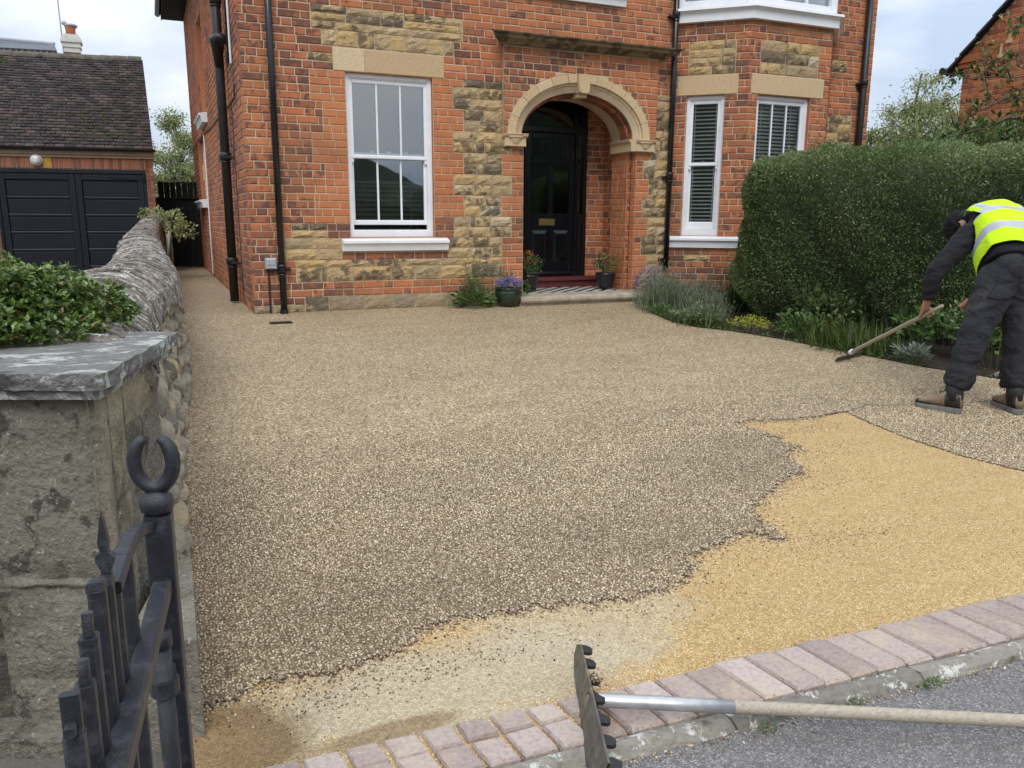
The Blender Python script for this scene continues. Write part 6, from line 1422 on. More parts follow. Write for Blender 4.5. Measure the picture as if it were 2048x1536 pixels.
def lavender(label, c, r, n, seed):
    t = plant('lavender_bush', (c[0], c[1], gz(c[1])), label, None, 'shrub'); z0 = gz(c[1])
    blades(int(n*.35), (c[0], c[1], z0), r[2]*1.02, 1.0, .005, t, 'lav', 'shoots', .05, 0, r[0]*.42, r[1]*.42, .25)
    p, d = shell(n, (c[0], c[1], z0+r[2]*.36), (r[0], r[1], r[2]*.58), -.4, .35, .18, seed); leaves(p, d*.8+np.array([0, 0, .7])+nr.normal(0, .35, d.shape), nr.uniform(.025, .05, len(p)), nr.uniform(0, .62, len(p)), 'foliage', 'lav', t, .18, .7)
    p, d = shell(n//11, (c[0], c[1], z0+r[2]*.5), (r[0]*1.08, r[1]*1.08, r[2]*.66), .05, .92, .18, seed); p = np.repeat(p, 3, 0)+np.tile([[0, 0, 0], [0, 0, .012], [0, 0, .024]], (len(p), 1)); leaves(p, nr.normal(0, .6, p.shape)+np.array([0, 0, .6]), nr.uniform(.010, .018, len(p)), nr.uniform(.85, 1, len(p)), 'spent_flowers', 'lav', t, .6, .9)
    stems(t, (c[0], c[1], z0), 40, r[2]*.8, r[0]*.8, .0025, 'stem', r[0]*.4); return t
lavender('mauve-brown lavender bush behind the blue flowers by the drainpipe', (5.16, -.34, 0), (.24, .20, .42), 1100, 2)
lavender('largest grey-green lavender bush sprawling at the edge of the drive', (4.80, -.98, 0), (.33, .34, .39), 2600, 3)
lavender('grey-green lavender bush under the left bay window, behind the largest one', (5.36, -.92, 0), (.28, .24, .36), 1400, 4)
lavender('low silvery lavender bush nearest the yellow-green plant', (4.92, -1.62, 0), (.26, .26, .30), 1300, 5)
dome('creeping_thyme', 'mid-green creeping plant spilling over the drive edge below the largest lavender', (4.50, -1.30, -.04), (.17, .36, .10), 900, (.015, .032), 'midleaf', -.1, 21, .4, (.2, 1), .4)
dome('creeping_thyme', 'mid-green creeping plant at the drive edge right of the porch step', (4.76, -.62, -.02), (.12, .25, .09), 500, (.015, .03), 'midleaf', -.1, 22, .4, (.2, 1), .4)
def grass(label, c, n, L, sp, w_=.006, rx=.06, ry=.06):
    t = plant('grass_clump', (c[0], c[1], gz(c[1])), label, None, 'grass'); blades(n, (c[0], c[1], gz(c[1])-.01), L, sp, w_, t, 'grassl', 'blade', .05, 0, rx, ry); mb = MB(); mb.lathe([(.05, -.02), (.045, .02), (.02, .035)], (c[0], c[1], gz(c[1])), 10); build(mb, 'crown', M['stem'], t); return t
grass('upright olive grass clump against the bay between lavender and hedge', (5.62, -1.30, 0), 520, .55, .75, .006, .10, .08)
grass('wide arching green grass clump at the border edge beyond the rake', (5.10, -3.60, 0), 1500, .34, 1.3, .008, .16, .26)
dome('blue_green_ground_cover', 'low blue-green ground cover at the drive edge left of the yellow-green plant', (4.52, -2.02, -.03), (.25, .34, .13), 1100, (.03, .06), 'lav', 0, 6, .22, (0, .6), .3)
blades(420, (4.50, -2.0, gz(-2)), .26, 1.1, .008, plant('leafy_ground_cover', (4.62, -2, -.08), 'strappy green leaves arching over the drive edge in front of the silvery lavender'), 'grassl', 'blade', .3, 0, .12, .18)
dome('lime_plant', 'bright yellow-green low plant at the drive edge', (4.74, -2.62, -.05), (.16, .26, .10), 720, (.014, .03), 'lime', -.1, 7, .5, (0, 1), .5)
dome('red_flowered_plant', 'leathery dark green plant with small red flowers in front of the hedge', (5.02, -3.05, -.06), (.24, .32, .15), 460, (.04, .075), 'midleaf', -.1, 8, .5, (0, .8), .3, 40, flowers=('petalr', 22, .022, 0))
dome('dark_leafy_plant', 'dark broad-leaved plant growing low against the hedge behind the red flowers', (5.62, -2.75, .05), (.30, .40, .26), 480, (.05, .09), 'hedge', -.2, 9, .55, (.3, 1), .3)
dome('hellebore', 'broad-leaved green plant beside the grass clump under the rake handle', (5.50, -4.10, .02), (.24, .26, .22), 260, (.06, .11), 'midleaf', -.1, 10, .5, (0, .8), .2, 40)
dome('silver_plant', 'small silver-grey felted plant at the drive edge by the worker', (5.05, -4.38, -.12), (.12, .16, .09), 170, (.05, .08), 'silver', .1, 11, .36, (0, 1), .3, 60, dirn=.25, inner=.2)
dome('leafy_shrub', 'bright leafy shrub showing between the worker\'s legs against the hedge', (5.58, -4.78, .12), (.26, .28, .34), 420, (.05, .09), 'midleaf', -.6, 12, .5, (.2, 1), .3, 40)
dome('small_leaf_plant', 'dark small-leaved plant under the hedge right of the hellebore', (5.70, -4.35, .10), (.25, .22, .22), 420, (.03, .06), 'hedge', -.6, 13, .5, (.3, 1), .3)
n = 420; X = nr.uniform(4.6, 6.0, n); Y = nr.uniform(-5.9, -1.5, n); ok = ~inpoly(X, Y, poly); P = np.column_stack([X, Y, SL*Y+.004])[ok]; leaves(P, nr.normal(0, 1, P.shape)*np.array([1, 1, .15]), nr.uniform(.02, .045, len(P)), nr.uniform(.3, 1, len(P)), 'leaf_litter', 'bark', None, .5, .3)
bpy.data.objects['leaf_litter']['label'] = 'scatter of dead brown leaves on the border soil'; bpy.data.objects['leaf_litter']['category'] = 'leaf litter'
for o in [o for o in COL.objects if o.name.startswith('leaf_litter')]: pass
n = 900; t_ = nr.rand(n)*(len(BED)-4)+1; P = np.array([[BED[int(q)][0]+(BED[int(q)+1][0]-BED[int(q)][0])*(q % 1), BED[int(q)][1]+(BED[int(q)+1][1]-BED[int(q)][1])*(q % 1), 0] for q in t_]); P[:, 0] += np.abs(nr.normal(.03, .09, n)); P[:, 1] += nr.normal(0, .05, n); P = P[np.sin(P[:, 1]*7)+np.sin(P[:, 1]*17+1) > -.5]; P[:, 2] = SL*P[:, 1]+.004
D_ = nr.normal(0, 1, P.shape); D_[:, 2] = np.abs(D_[:, 2])*.7+.2; o = leaves(P, D_, nr.uniform(.02, .05, len(P)), nr.rand(len(P)), 'ground_cover', 'midleaf', None, .35, .6); o['label'] = 'sparse small green leaves along the border edge'; o['category'] = 'ground cover'
# stones lying in the border beside the boots
for k, (x, y, s_) in enumerate(((5.30, -5.02, .055), (5.36, -5.20, .07), (5.22, -5.16, .045), (5.45, -5.10, .06), (5.10, -2.85, .05), (5.20, -2.55, .06))):
    mb = MB(); V = ICO_V*np.array([s_*1.3, s_, s_*.55])*(1+nr.uniform(-.18, .18, (12, 1))); mb.add([tuple(v+np.array([x, y, gz(y)+s_*.2])) for v in V], [tuple(f) for f in ICO_F], (rnd.random()*.4, .5, rnd.random())); o = build(mb, 'border_stone', M['rubble'], None, at=(x, y, gz(y)))
    o['category'] = 'stone'; o['group'] = 'loose stones in the border'; o['label'] = ['flat grey border stone beside the worker\'s right boot', 'largest flat border stone behind the worker\'s boots', 'smallest border stone at the drive edge behind the boots', 'flat border stone nearest the hedge behind the boots', 'grey border stone behind the yellow-green plant', 'grey border stone between lavender and yellow-green plant'][k]
# weeds in the gutter
for k, (x, y, lab) in enumerate(((.47, -7.79, 'tiny gutter weed under the wooden handle by the kerb'), (.78, -7.80, 'tiny gutter weed at the kerb joint'), (1.08, -7.815, 'largest tiny gutter weed along the kerb, furthest right'))):
    t = plant('gutter_weed', (x, y, -.33), lab, 'weeds along the kerb', 'weed'); p, d = shell(46 if k < 2 else 80, (x, y, -.328), (.035+.02*(k == 2), .015, .012), 0, .3, .3, k); leaves(p, d*np.array([1, 1, .4])+np.array([0, 0, .2]), nr.uniform(.006, .014, len(p)), nr.uniform(.4, 1, len(p)), 'foliage', 'midleaf', t, .5, .6)

# --- trees
def tree(name, label, base, top, crown, nleaf, size, mat, seed, w_=.45, droop=0., trunk=.12, clumps=26, nbr=10, kk=.55):
    t = thing(name, base, label, 'tree'); r2 = random.Random(seed); b, tp = Vector(base), Vector(top); mb = MB()
    pts = [b+(tp-b)*k/5+Vector((r2.gauss(0, .05), r2.gauss(0, .05), 0))*(k > 0) for k in range(6)]; mb.tube(pts, [trunk*(1-.15*k) for k in range(6)], 8); build(mb, 'trunk', M['bark'], t, True)
    br = MB(); P = []; Dd = []
    for k in range(clumps):
        u = np.random.RandomState(seed*97+k).normal(size=3); u /= np.linalg.norm(u); c = np.array([crown[0][i]+u[i]*crown[1][i]*(.35+.65*r2.random()**.5) for i in range(3)])
        st = min(pts[1:], key=lambda q: abs(q.z-(c[2]-.35*crown[1][2]-.2))); e = Vector(c); br.tube([st, st.lerp(e, .5)+Vector((0, 0, .10*(e-st).length)), e], [trunk*.22, trunk*.12, .008], 5)
        s_ = r2.uniform(.28, .55)*min(crown[1])*.9
        m_ = nleaf//clumps; p = c+nr.normal(0, s_*.5, (m_, 3))*np.array([1, 1, .8]); P.append(p); Dd.append(nr.normal(0, 1, (m_, 3))+np.array([0, 0, -droop]))
        for j in range(4): q = Vector(p[r2.randrange(m_)]); br.tube([e, e.lerp(q, .6)+Vector((0, 0, .02)), q], [.012, .008, .004], 4)
    build(br, 'branch', M['bark'], t); P = np.concatenate(P); leaves(P, np.concatenate(Dd), nr.uniform(size[0], size[1], len(P)), nr.rand(len(P)), 'crown', mat, t, w_, .9); return t
tree('birch_tree', 'pale green feathery birch rising above the hedge between the two houses', (16.5, 5.8, 0), (16.7, 5.8, 4.6), ((16.9, 5.6, 3.0), (1.3, .9, 1.45)), 17000, (.06, .11), 'pale', 3, .4, .6, .09, 70)
tree('birch_tree', 'small pale birch nearest the right corner of the house', (15.7, 6.3, 0), (15.75, 6.3, 3.2), ((15.75, 6.2, 2.5), (.55, .5, .75)), 4200, (.05, .10), 'pale', 5, .4, .6, .06, 18)
tree('birch_tree', 'tall light green tree seen above the side gate', (-.1, 17.5, 0), (.0, 17.5, 3.1), ((-.15, 17.3, 2.3), (.9, .8, 1.75)), 14000, (.06, .12), 'pale', 8, .42, .4, .09, 70)
tree('garden_tree', 'dark bushy tree low behind the hedge below the birch', (11.0, -.2, 0), (11.0, -.2, 2.0), ((11.0, -.2, 2.0), (1.1, 1.0, .55)), 9000, (.06, .12), 'hedge', 12, .5, .1, .09, 36)
# fruit tree: two long boughs in front of the neighbour's wall
FT = thing('pear_tree', (9.2, -4.0, 0), 'fruit tree with dark bent boughs and sparse orange-tinged leaves before the neighbour\'s wall', 'tree')
mb = MB(); mb.tube([(9.2, -4.0, -.2), (9.15, -3.95, 1.0), (8.9, -3.8, 1.9), (8.5, -3.6, 2.25)], [.10, .085, .07, .06], 8); build(mb, 'trunk', M['bark'], FT, True)
bg_ = [[(8.5, -3.6, 2.25), (8.15, -3.3, 2.25), (7.85, -2.98, 2.16), (7.62, -2.6, 2.02)], [(8.5, -3.6, 2.25), (8.25, -3.3, 2.42), (7.9, -2.95, 2.40), (7.65, -2.66, 2.22), (7.55, -2.5, 2.12)], [(8.5, -3.6, 2.25), (8.4, -3.3, 2.75), (8.0, -2.95, 2.85), (7.7, -2.75, 2.68)], [(8.5, -3.6, 2.25), (8.6, -3.2, 3.0), (8.3, -2.9, 3.3), (8.0, -2.75, 3.15)], [(8.4, -3.3, 2.7), (8.0, -3.0, 2.6), (7.55, -2.72, 2.62), (7.38, -2.6, 2.66)]]
P = []; Dd = []
for i, q in enumerate(bg_):
    mb = MB(); q = [Vector(p) for p in q]; f = []
    for a, b in zip(q, q[1:]):
        for k in range(4): f.append(a.lerp(b, k/4)+Vector((rnd.gauss(0, .012), rnd.gauss(0, .012), rnd.gauss(0, .012))))
    f.append(q[-1]); r0 = (.034, .016, .012, .012, .010)[i]; mb.tube(f, [r0*(1-.72*k/len(f)) for k in range(len(f))], 7)
    for k in range(16 if i else 12):
        s_ = f[rnd.randrange(2, len(f))]; e = s_+Vector((rnd.gauss(0, .14), rnd.gauss(0, .14), rnd.gauss(.02, .16))); mb.tube([s_, s_.lerp(e, .5)+Vector((0, 0, .03)), e], [.006, .004, .002], 4)
        for j in range(rnd.randint(8, 16)): t_ = rnd.uniform(.4, 1.05); P.append(s_.lerp(e, t_)+Vector((rnd.gauss(0, .02), rnd.gauss(0, .02), rnd.gauss(0, .02)))); Dd.append((rnd.gauss(0, 1), rnd.gauss(0, 1), rnd.gauss(-.7, .6)))
    build(mb, 'branch', M['bark'], FT, True)
P = np.array([tuple(p) for p in P]); Dd = np.array(Dd); T = np.where(nr.rand(len(P)) < .12, nr.uniform(.9, 1, len(P)), nr.uniform(0, .85, len(P))); leaves(P, Dd, nr.uniform(.05, .095, len(P)), T, 'foliage', 'pearleaf', FT, .48, .6, single=220)
dome('laurel_bush', 'green bush just above the hedge top in front of the neighbour\'s wall', (8.6, -2.4, 1.55), (1.0, .9, .62), 1500, (.06, .11), 'midleaf', -.2, 14, .45, (0, .8), .2, 0, 'bush')
dome('ivy_bush', 'dark leafy bush at the foot of the house\'s right corner above the hedge', (9.6, -.9, 1.2), (.6, .6, .9), 900, (.05, .09), 'hedge', -.6, 15, .5, (.2, 1), .2, 0, 'bush')
dome('climbing_shrub', 'autumn-tinged shrub climbing the lower part of the neighbour\'s gable', (11.8, -1.2, 1.9), (.35, 1.6, .9), 1300, (.06, .11), 'pearleaf', -.8, 16, .45, (0, 1), .0, 0, 'shrub')

# --- added across the road out of view, heights stepped to darken the window reflections
OH = thing('reflection_hedge', (2, -22, -.4), 'unseen dark hedge and trees added across the road to be mirrored in the windows', 'hedge'); mb = MB(); V = []
for i in range(81):
    x = -34+i*.95
    for j, (dy, f) in enumerate(((-.8, 0), (-.5, .55), (.2, .85), (1.2, 1), (2.4, .7), (2.8, 0))): V.append((x+rnd.gauss(0, .15), -21.5-dy*1.2+rnd.gauss(0, .2), -.5+f*((9.0 if x < -9 else 7.5 if x > 13.5 else 3.6)+.5*math.sin(i*.37)+.4*math.sin(i*.9+1)+rnd.gauss(0, .2)) if f else -.5))
mb.add(V, [(i*6+j, i*6+j+1, (i+1)*6+j+1, (i+1)*6+j) for i in range(80) for j in range(5)]); build(mb, 'foliage', M['hedgecore'], OH)
# ------------------------------------------------------------------ the worker
PERSON_AT = Vector((4.1, -5.7, -.23))
def fuse(mb, name, mats, parent, voxel, it=4, fac=.5, disp=None, **props):
    """one continuous skin out of overlapping volumes"""
    me = bpy.data.meshes.new('tmp'); me.from_pydata(mb.v, [], mb.f); bm = bmesh.new(); bm.from_mesh(me); bmesh.ops.recalc_face_normals(bm, faces=bm.faces); bm.to_mesh(me); bm.free()
    o = bpy.data.objects.new('tmp', me); COL.objects.link(o); r_ = o.modifiers.new('r', 'REMESH'); r_.mode = 'VOXEL'; r_.voxel_size = voxel; s_ = o.modifiers.new('s', 'SMOOTH'); s_.iterations = it; s_.factor = fac
    dg = bpy.context.evaluated_depsgraph_get(); m2 = bpy.data.meshes.new_from_object(o.evaluated_get(dg)); bpy.data.objects.remove(o); bpy.data.meshes.remove(me)
    L = offs(parent) if parent is not None else props.get('at', Vector((0, 0, 0))); co = np.zeros(len(m2.vertices)*3, np.float32); m2.vertices.foreach_get('co', co); co = co.reshape(-1, 3)
    if disp is not None:
        nn = np.zeros(len(m2.vertices)*3, np.float32); m2.vertices.foreach_get('normal', nn); co = co+nn.reshape(-1, 3)*disp(co)[:, None]
    m2.vertices.foreach_set('co', (co-np.array(L, np.float32)).astype(np.float32).ravel()); m2.name = name
    at = m2.attributes.new('tint', 'FLOAT_COLOR', 'POINT'); at.data.foreach_set('color', [.5, .5, .5, 1]*len(m2.vertices)); m2.update()
    m2.materials.clear(); o = finish(m2, name, mats, parent, True)
    if parent is None: o.location = L; ROOT[o.name] = Vector(L)
    for k, v in props.items():
        if k != 'at': o[k] = v
    return o
def ellip(mb, c, r_, n=14, rot=None, tint=(.5, .5, .5)):
    v = []; F = []; m_ = n
    for i in range(n+1):
        a = math.pi*i/n
        for k in range(m_): q = 2*math.pi*k/m_; p = Vector((r_[0]*math.sin(a)*math.cos(q), r_[1]*math.sin(a)*math.sin(q), r_[2]*math.cos(a))); v.append(Vector(c)+(rot @ p if rot else p))
    F = [(i*m_+k, (i+1)*m_+k, (i+1)*m_+(k+1) % m_, i*m_+(k+1) % m_) for i in range(n) for k in range(m_)]; mb.add(v, F, tint)
def frame_yz(fwd, up):
    f = Vector(fwd).normalized(); r_ = f.cross(Vector(up)).normalized(); u = r_.cross(f); return Matrix((r_, f, u)).transposed()
V3 = Vector
hipL, hipR = V3((4.245, -5.655, .70)), V3((4.425, -5.685, .70))
knL, anL = V3((3.995, -5.69, .285)), V3((3.895, -5.675, -.12)); knR, anR = V3((4.345, -5.765, .26)), V3((4.285, -5.825, -.125))
shL, elL, wrL = V3((4.300, -5.350, .945)), V3((4.040, -5.312, .690)), V3((4.048, -5.270, .495))
shR, elR, wrR = V3((4.70, -5.33, 1.04)), V3((4.64, -5.37, .72)), V3((4.425, -5.368, .500))
neck, head = V3((4.548, -5.262, 1.055)), V3((4.475, -5.120, 1.012))
SEC = [((4.335, -5.67, .765), .180, .145), ((4.365, -5.625, .835), .180, .140), ((4.405, -5.56, .915), .180, .135), ((4.45, -5.48, .985), .188, .135), ((4.49, -5.40, 1.025), .190, .130), ((4.525, -5.33, 1.045), .155, .112), ((4.548, -5.275, 1.055), .082, .075)]
RA0, RA1 = V3((4.076, -5.362, .455)), V3((4.600, -4.070, -.120)); hd = (RA1-RA0).normalized(); HP = RA0.lerp(RA1, .11)
def sec_frame(i):
    c = [V3(s[0]) for s in SEC]; t = (c[min(i+1, len(c)-1)]-c[max(i-1, 0)]).normalized(); f = i/(len(c)-1); l = (hipL-hipR).normalized().lerp((shL-shR).normalized(), f); l = (l-t*l.dot(t)).normalized(); b_ = t.cross(l); b_ = b_ if b_.z > 0 else -b_; return c[i], t, l, b_
def hand(mb, wr, H, ax, wd, r_grip, thumb_sign=1, rad=.0088, tl=1.):
    """palm from the wrist to the grip and five fingers closed round the axis ax through H"""
    s_ = ax.cross(wd).normalized()
    k0 = [H+wd*.034+ax*o_ for o_ in (-.034, -.011, .012, .034)]
    mb.tube([wr, wr.lerp(H+wd*.035, .45), H+wd*.036+ax*.0], [.027, .030, .026], 10, flat=.8)
    for k, p in enumerate(k0): mb.tube([wr.lerp(p, .25), wr.lerp(p, .65), p], [.018, .0165, .012], 8)
    for k, p in enumerate(k0):
        ln = (.86, 1.0, 1.04, .95)[k]; pts = []; n = 8
        for j in range(n): q = R(20+205*ln*j/(n-1)); pts.append(H+ax*((-.034, -.011, .012, .034)[k]+.002*j*(.5-k/3))+(wd*math.cos(q)+s_*thumb_sign*math.sin(q))*(r_grip+rad*.9))
        mb.tube([p]+pts, [rad*1.2]+[rad*(1.12-.035*j) for j in range(n)], 8)
    pts = [wr.lerp(H, .35)+ax*.022-s_*thumb_sign*.012]
    for j in range(5): q = R(-18-62*j/4); pts.append(H+ax*(.030+.010*tl+.014*tl*j)+(wd*math.cos(q)+s_*thumb_sign*math.sin(q))*(r_grip+rad*1.25-.001*j))
    mb.tube(pts, [.013, .0125, .0115, .0108, .010, .0085], 8)
body = MB()
body.tube([V3(s[0]) for s in SEC], [.12, .115, .11, .11, .11, .09, .06], 14); body.tube([neck-(head-neck)*.1, neck.lerp(head, .5), head], [.058, .056, .055], 12)
for a, b, c in ((hipL, knL, anL), (hipR, knR, anR)): body.tube([V3(SEC[0][0]), a, a.lerp(b, .5), b, b.lerp(c, .4), b.lerp(c, .9), c+V3((0, 0, .01))], [.10, .085, .072, .055, .050, .032, .028], 10)
for a, b, c in ((shL, elL, wrL), (shR, elR, wrR)): body.tube([V3(SEC[5][0]), a, a.lerp(b, .5), b, b.lerp(c, .4), c], [.06, .055, .046, .040, .040, .027], 10)
hf = V3((.33, .74, -.58)).normalized()      # crown of the head points forward and down; the face looks at the ground
HM = frame_yz(hf, V3((-.1, -.3, .9))); face = -(HM @ V3((0, 0, 1)))
ellip(body, head, (.076, .106, .090), 16, HM); ellip(body, head+face*.035-hf*.055, (.058, .062, .06), 12, HM)
body.tube([head+face*.085-hf*.005, head+face*.105-hf*.035, head+face*.092-hf*.045], [.010, .014, .012], 8)
for s_ in (-1, 1): ellip(body, head+(HM @ V3((s_*.078, -.025, -.01))), (.010, .028, .018), 8, HM); ellip(body, head+(HM @ V3((s_*.032, -.005, -.086))), (.013, .010, .012), 8, HM)
wd = (wrL-HP); wd = (wd-hd*wd.dot(hd)).normalized(); hand(body, wrL, HP, hd, wd, .0165, 1)
axR = V3((-.35, .55, -.75)).normalized(); HR_ = V3((4.335, -5.352, .462)); wr2 = (wrR-HR_); wd2 = (wr2-axR*wr2.dot(axR)).normalized(); hand(body, wrR, HR_, axR, wd2, .010, -1, .0088, .35)
PER = fuse(body, 'person', M['skin'], None, .0052, 3, .4, None, at=PERSON_AT)
PER['label'] = 'worker in yellow hi-vis vest, black beanie and dark trousers bending over a rake'; PER['category'] = 'person'

def wrinkle(amp, f):
    def d(co):
        x, y, z = co.T; return amp*(np.sin(z*f+np.sin(x*19+y*11)*2.2+x*15)*.6+np.sin(z*f*1.9+y*23-x*31+np.sin(z*13)*2)*.4)
    return d
sw = MB(); v = []; n = 24                                      # sweatshirt: torso and both sleeves in one skin
for i, (c, a, b) in enumerate(SEC):
    c, t, l, k_ = sec_frame(i)
    for k in range(n): q = 2*math.pi*k/n; v.append(c+l*a*math.copysign(abs(math.cos(q))**.85, math.cos(q))+k_*b*math.copysign(abs(math.sin(q))**.85, math.sin(q)))
sw.tube([V3(SEC[5][0]), V3(SEC[6][0]), neck.lerp(head, .35), neck.lerp(head, .65), neck.lerp(head, 1.0), neck.lerp(head, 1.22)], [.108, .104, .104, .107, .107, .098], 14)
sw.add(v, [(i*n+k, i*n+(k+1) % n, (i+1)*n+(k+1) % n, (i+1)*n+k) for i in range(len(SEC)-1) for k in range(n)]+[tuple(range(n-1, -1, -1)), tuple((len(SEC)-1)*n+k for k in range(n))])
for a, b, c in ((shL, elL, wrL), (shR, elR, wrR)):
    sw.tube([V3(SEC[4][0]).lerp(a, .45), a, a.lerp(b, .25), a.lerp(b, .6), b, b.lerp(c, .35), b.lerp(c, .75), c.lerp(b, .10), c.lerp(b, .0)], [.095, .092, .082, .072, .064, .060, .052, .047, .040], 14); ellip(sw, a, (.088, .088, .085))
ellip(sw, shL.lerp(V3(SEC[4][0]), .4), (.10, .10, .09)); ellip(sw, shR.lerp(V3(SEC[4][0]), .4), (.10, .10, .09))
fuse(sw, 'sweatshirt', M['sweat'], PER, .011, 5, .5, wrinkle(.005, 48))
tr = MB(); c0 = V3(SEC[0][0])                                  # work trousers
tr.tube([c0+V3((.012, .02, .065)), c0, c0-V3((0, .01, .06))], [.150, .172, .165], 20, flat=.86)
for a, b, c, o_ in ((hipL, knL, anL, -1), (hipR, knR, anR, 1)):
    tr.tube([a+V3((0, 0, .05)), a, a.lerp(b, .35), a.lerp(b, .7), b, b.lerp(c, .25), b.lerp(c, .5), b.lerp(c, .66), b.lerp(c, .78), b.lerp(c, .85)], [.118, .132, .122, .105, .095, .092, .088, .092, .088, .080], 18)
for s_ in (hipL, hipR): ellip(tr, s_+V3((.005, -.05, .02)), (.115, .105, .12))
for a, b, sg in ((knL, anL, 1), (knR, anR, -1)):
    for k in range(3): p = a.lerp(b, .56+.09*k); tr.tube([p+V3((.086*math.cos(q), .086*math.sin(q), .016*math.sin(2*q+k*2)*sg)) for q in [2*math.pi*j/16 for j in range(17)]], .012, 6)
fuse(tr, 'trousers', M['trouser'], PER, .011, 5, .5, wrinkle(.006, 34))
# stitched back pocket lying on the seat
from mathutils.bvhtree import BVHTree
TRO = [o for o in PER.children if o.name.startswith('trousers')][0]; bm = bmesh.new(); bm.from_mesh(TRO.data); tree_ = BVHTree.FromBMesh(bm); Q = [V3(q) for q in ((4.04, -5.778, .69), (4.234, -5.874, .676), (4.164, -5.835, .54), (4.005, -5.753, .557))]; cen = (hipL+hipR)/2-V3((0, 0, .05))
mb = MB(); rim = []; n = 10; v = []
for j in range(n+1):
    for i in range(n+1):
        p = Q[0].lerp(Q[1], i/n).lerp(Q[3].lerp(Q[2], i/n), j/n); h, nn, _, _ = tree_.find_nearest(p-PERSON_AT); v.append(h+nn*(.0065 if min(i, j, n-i, n-j) else .004)+PERSON_AT)
mb.add(v, [(j*(n+1)+i, j*(n+1)+i+1, (j+1)*(n+1)+i+1, (j+1)*(n+1)+i) for j in range(n) for i in range(n)])
rim = [v[i] for i in range(n+1)]+[v[j*(n+1)+n] for j in range(1, n+1)]+[v[n*(n+1)+n-i] for i in range(1, n+1)]+[v[(n-j)*(n+1)] for j in range(1, n+1)]; mb.tube(rim, .0032, 5, mi=1); mb.tube(v[n+1:2*n+2], .003, 5, mi=1)
build(mb, 'back_pocket', [M['trouser'], M['sweat']], TRO, True); bm.free()
# vest: a shell following the torso, open at the armholes, hanging at the front
VN, VM = 200, 110; Vv = []; ci = lambda s: [V3(q[0]) for q in SEC]
def vest_pt(u, t):
    x = .62+5.13*t; i = min(len(SEC)-2, int(x)); f = x-i; A = sec_frame(i); B = sec_frame(i+1); c = A[0].lerp(B[0], f); l = A[2].lerp(B[2], f).normalized(); b_ = A[3].lerp(B[3], f).normalized()
    a = SEC[i][1]+(SEC[i+1][1]-SEC[i][1])*f+.026; d = SEC[i][2]+(SEC[i+1][2]-SEC[i][2])*f+.022
    if t > .72: a += (t-.72)*.16; d += (t-.72)*.10
    p = c+l*a*math.copysign(abs(math.cos(u))**.8, math.cos(u))+b_*d*math.copysign(abs(math.sin(u))**.8, math.sin(u)); fr_ = max(0, -math.sin(u)+.25); p += V3((0, 0, -.12))*fr_*(1-t)**1.2*min(1, (1-t)*1.6)
    p += b_*.004*math.sin(u*7+t*9)+l*.003*math.sin(t*21+u*3); return p
vm = MB(); tp = []
for j in range(VM+1):
    for i in range(VN): vm.v.append(tuple(vest_pt(2*math.pi*i/VN, j/VM))); vm.t.append((.5, .5, .5))
for j in range(VM):
    for i in range(VN):
        u = 2*math.pi*(i+.5)/VN; t = (j+.5)/VM; p = vest_pt(u, t)
        if (p-shL-V3((-.02, 0, -.02))).length < .118 or (p-shR-V3((.02, 0, -.02))).length < .118: continue
        if abs(math.cos(u)) > .80 and t > .50 and (p-(shL if math.cos(u) > 0 else shR)).length < .20: continue
        if t > .93 and math.sin(u) < .2: continue
        back = math.sin(u) > -.25; cu = math.cos(u)
        tape = .20 < t < .30 or .48 < t < .585 or (t >= .585 and (.42 < cu < .64 or -.64 < cu < -.42)) or (t < .48 and t > .30 and math.sin(u) < -.0 and .55 < abs(cu) < .72)
        vm.f.append((j*VN+i, j*VN+(i+1) % VN, (j+1)*VN+(i+1) % VN, (j+1)*VN+i)); vm.m.append(1 if tape else 0)
ve = build(vm, 'hi_vis_vest', [M['hivis'], M['tape']], PER, True)
sm_ = ve.modifiers.new('thick', 'SOLIDIFY'); sm_.thickness = .004; sm_.offset = 1
# beanie
bn = MB(); v = []; n = 22; m_ = 12
for i in range(m_+1):
    a = R(4+137*i/m_)
    for k in range(n): q = 2*math.pi*k/n; e = 1.0+.012*math.sin(q*11)*(.3+i/m_); v.append(head+HM @ V3((.090*math.sin(a)*math.cos(q)*e, .122*math.cos(a)+.004, .104*math.sin(a)*math.sin(q)*e)))
bn.add(v, [(i*n+k, (i+1)*n+k, (i+1)*n+(k+1) % n, i*n+(k+1) % n) for i in range(m_) for k in range(n)]+[tuple(range(n))])
bo = build(bn, 'beanie', M['beanie'], PER, True); s_ = bo.modifiers.new('thick', 'SOLIDIFY'); s_.thickness = .006
cf = MB(); pts = [head+HM @ V3((.078*math.cos(q), -.062+.02*math.sin(q), .090*math.sin(q))) for q in [2*math.pi*k/24 for k in range(25)]]; cf.tube(pts, .016, 8, cap=False, flat=1); build(cf, 'beanie_cuff', M['beanie'], bo, True)
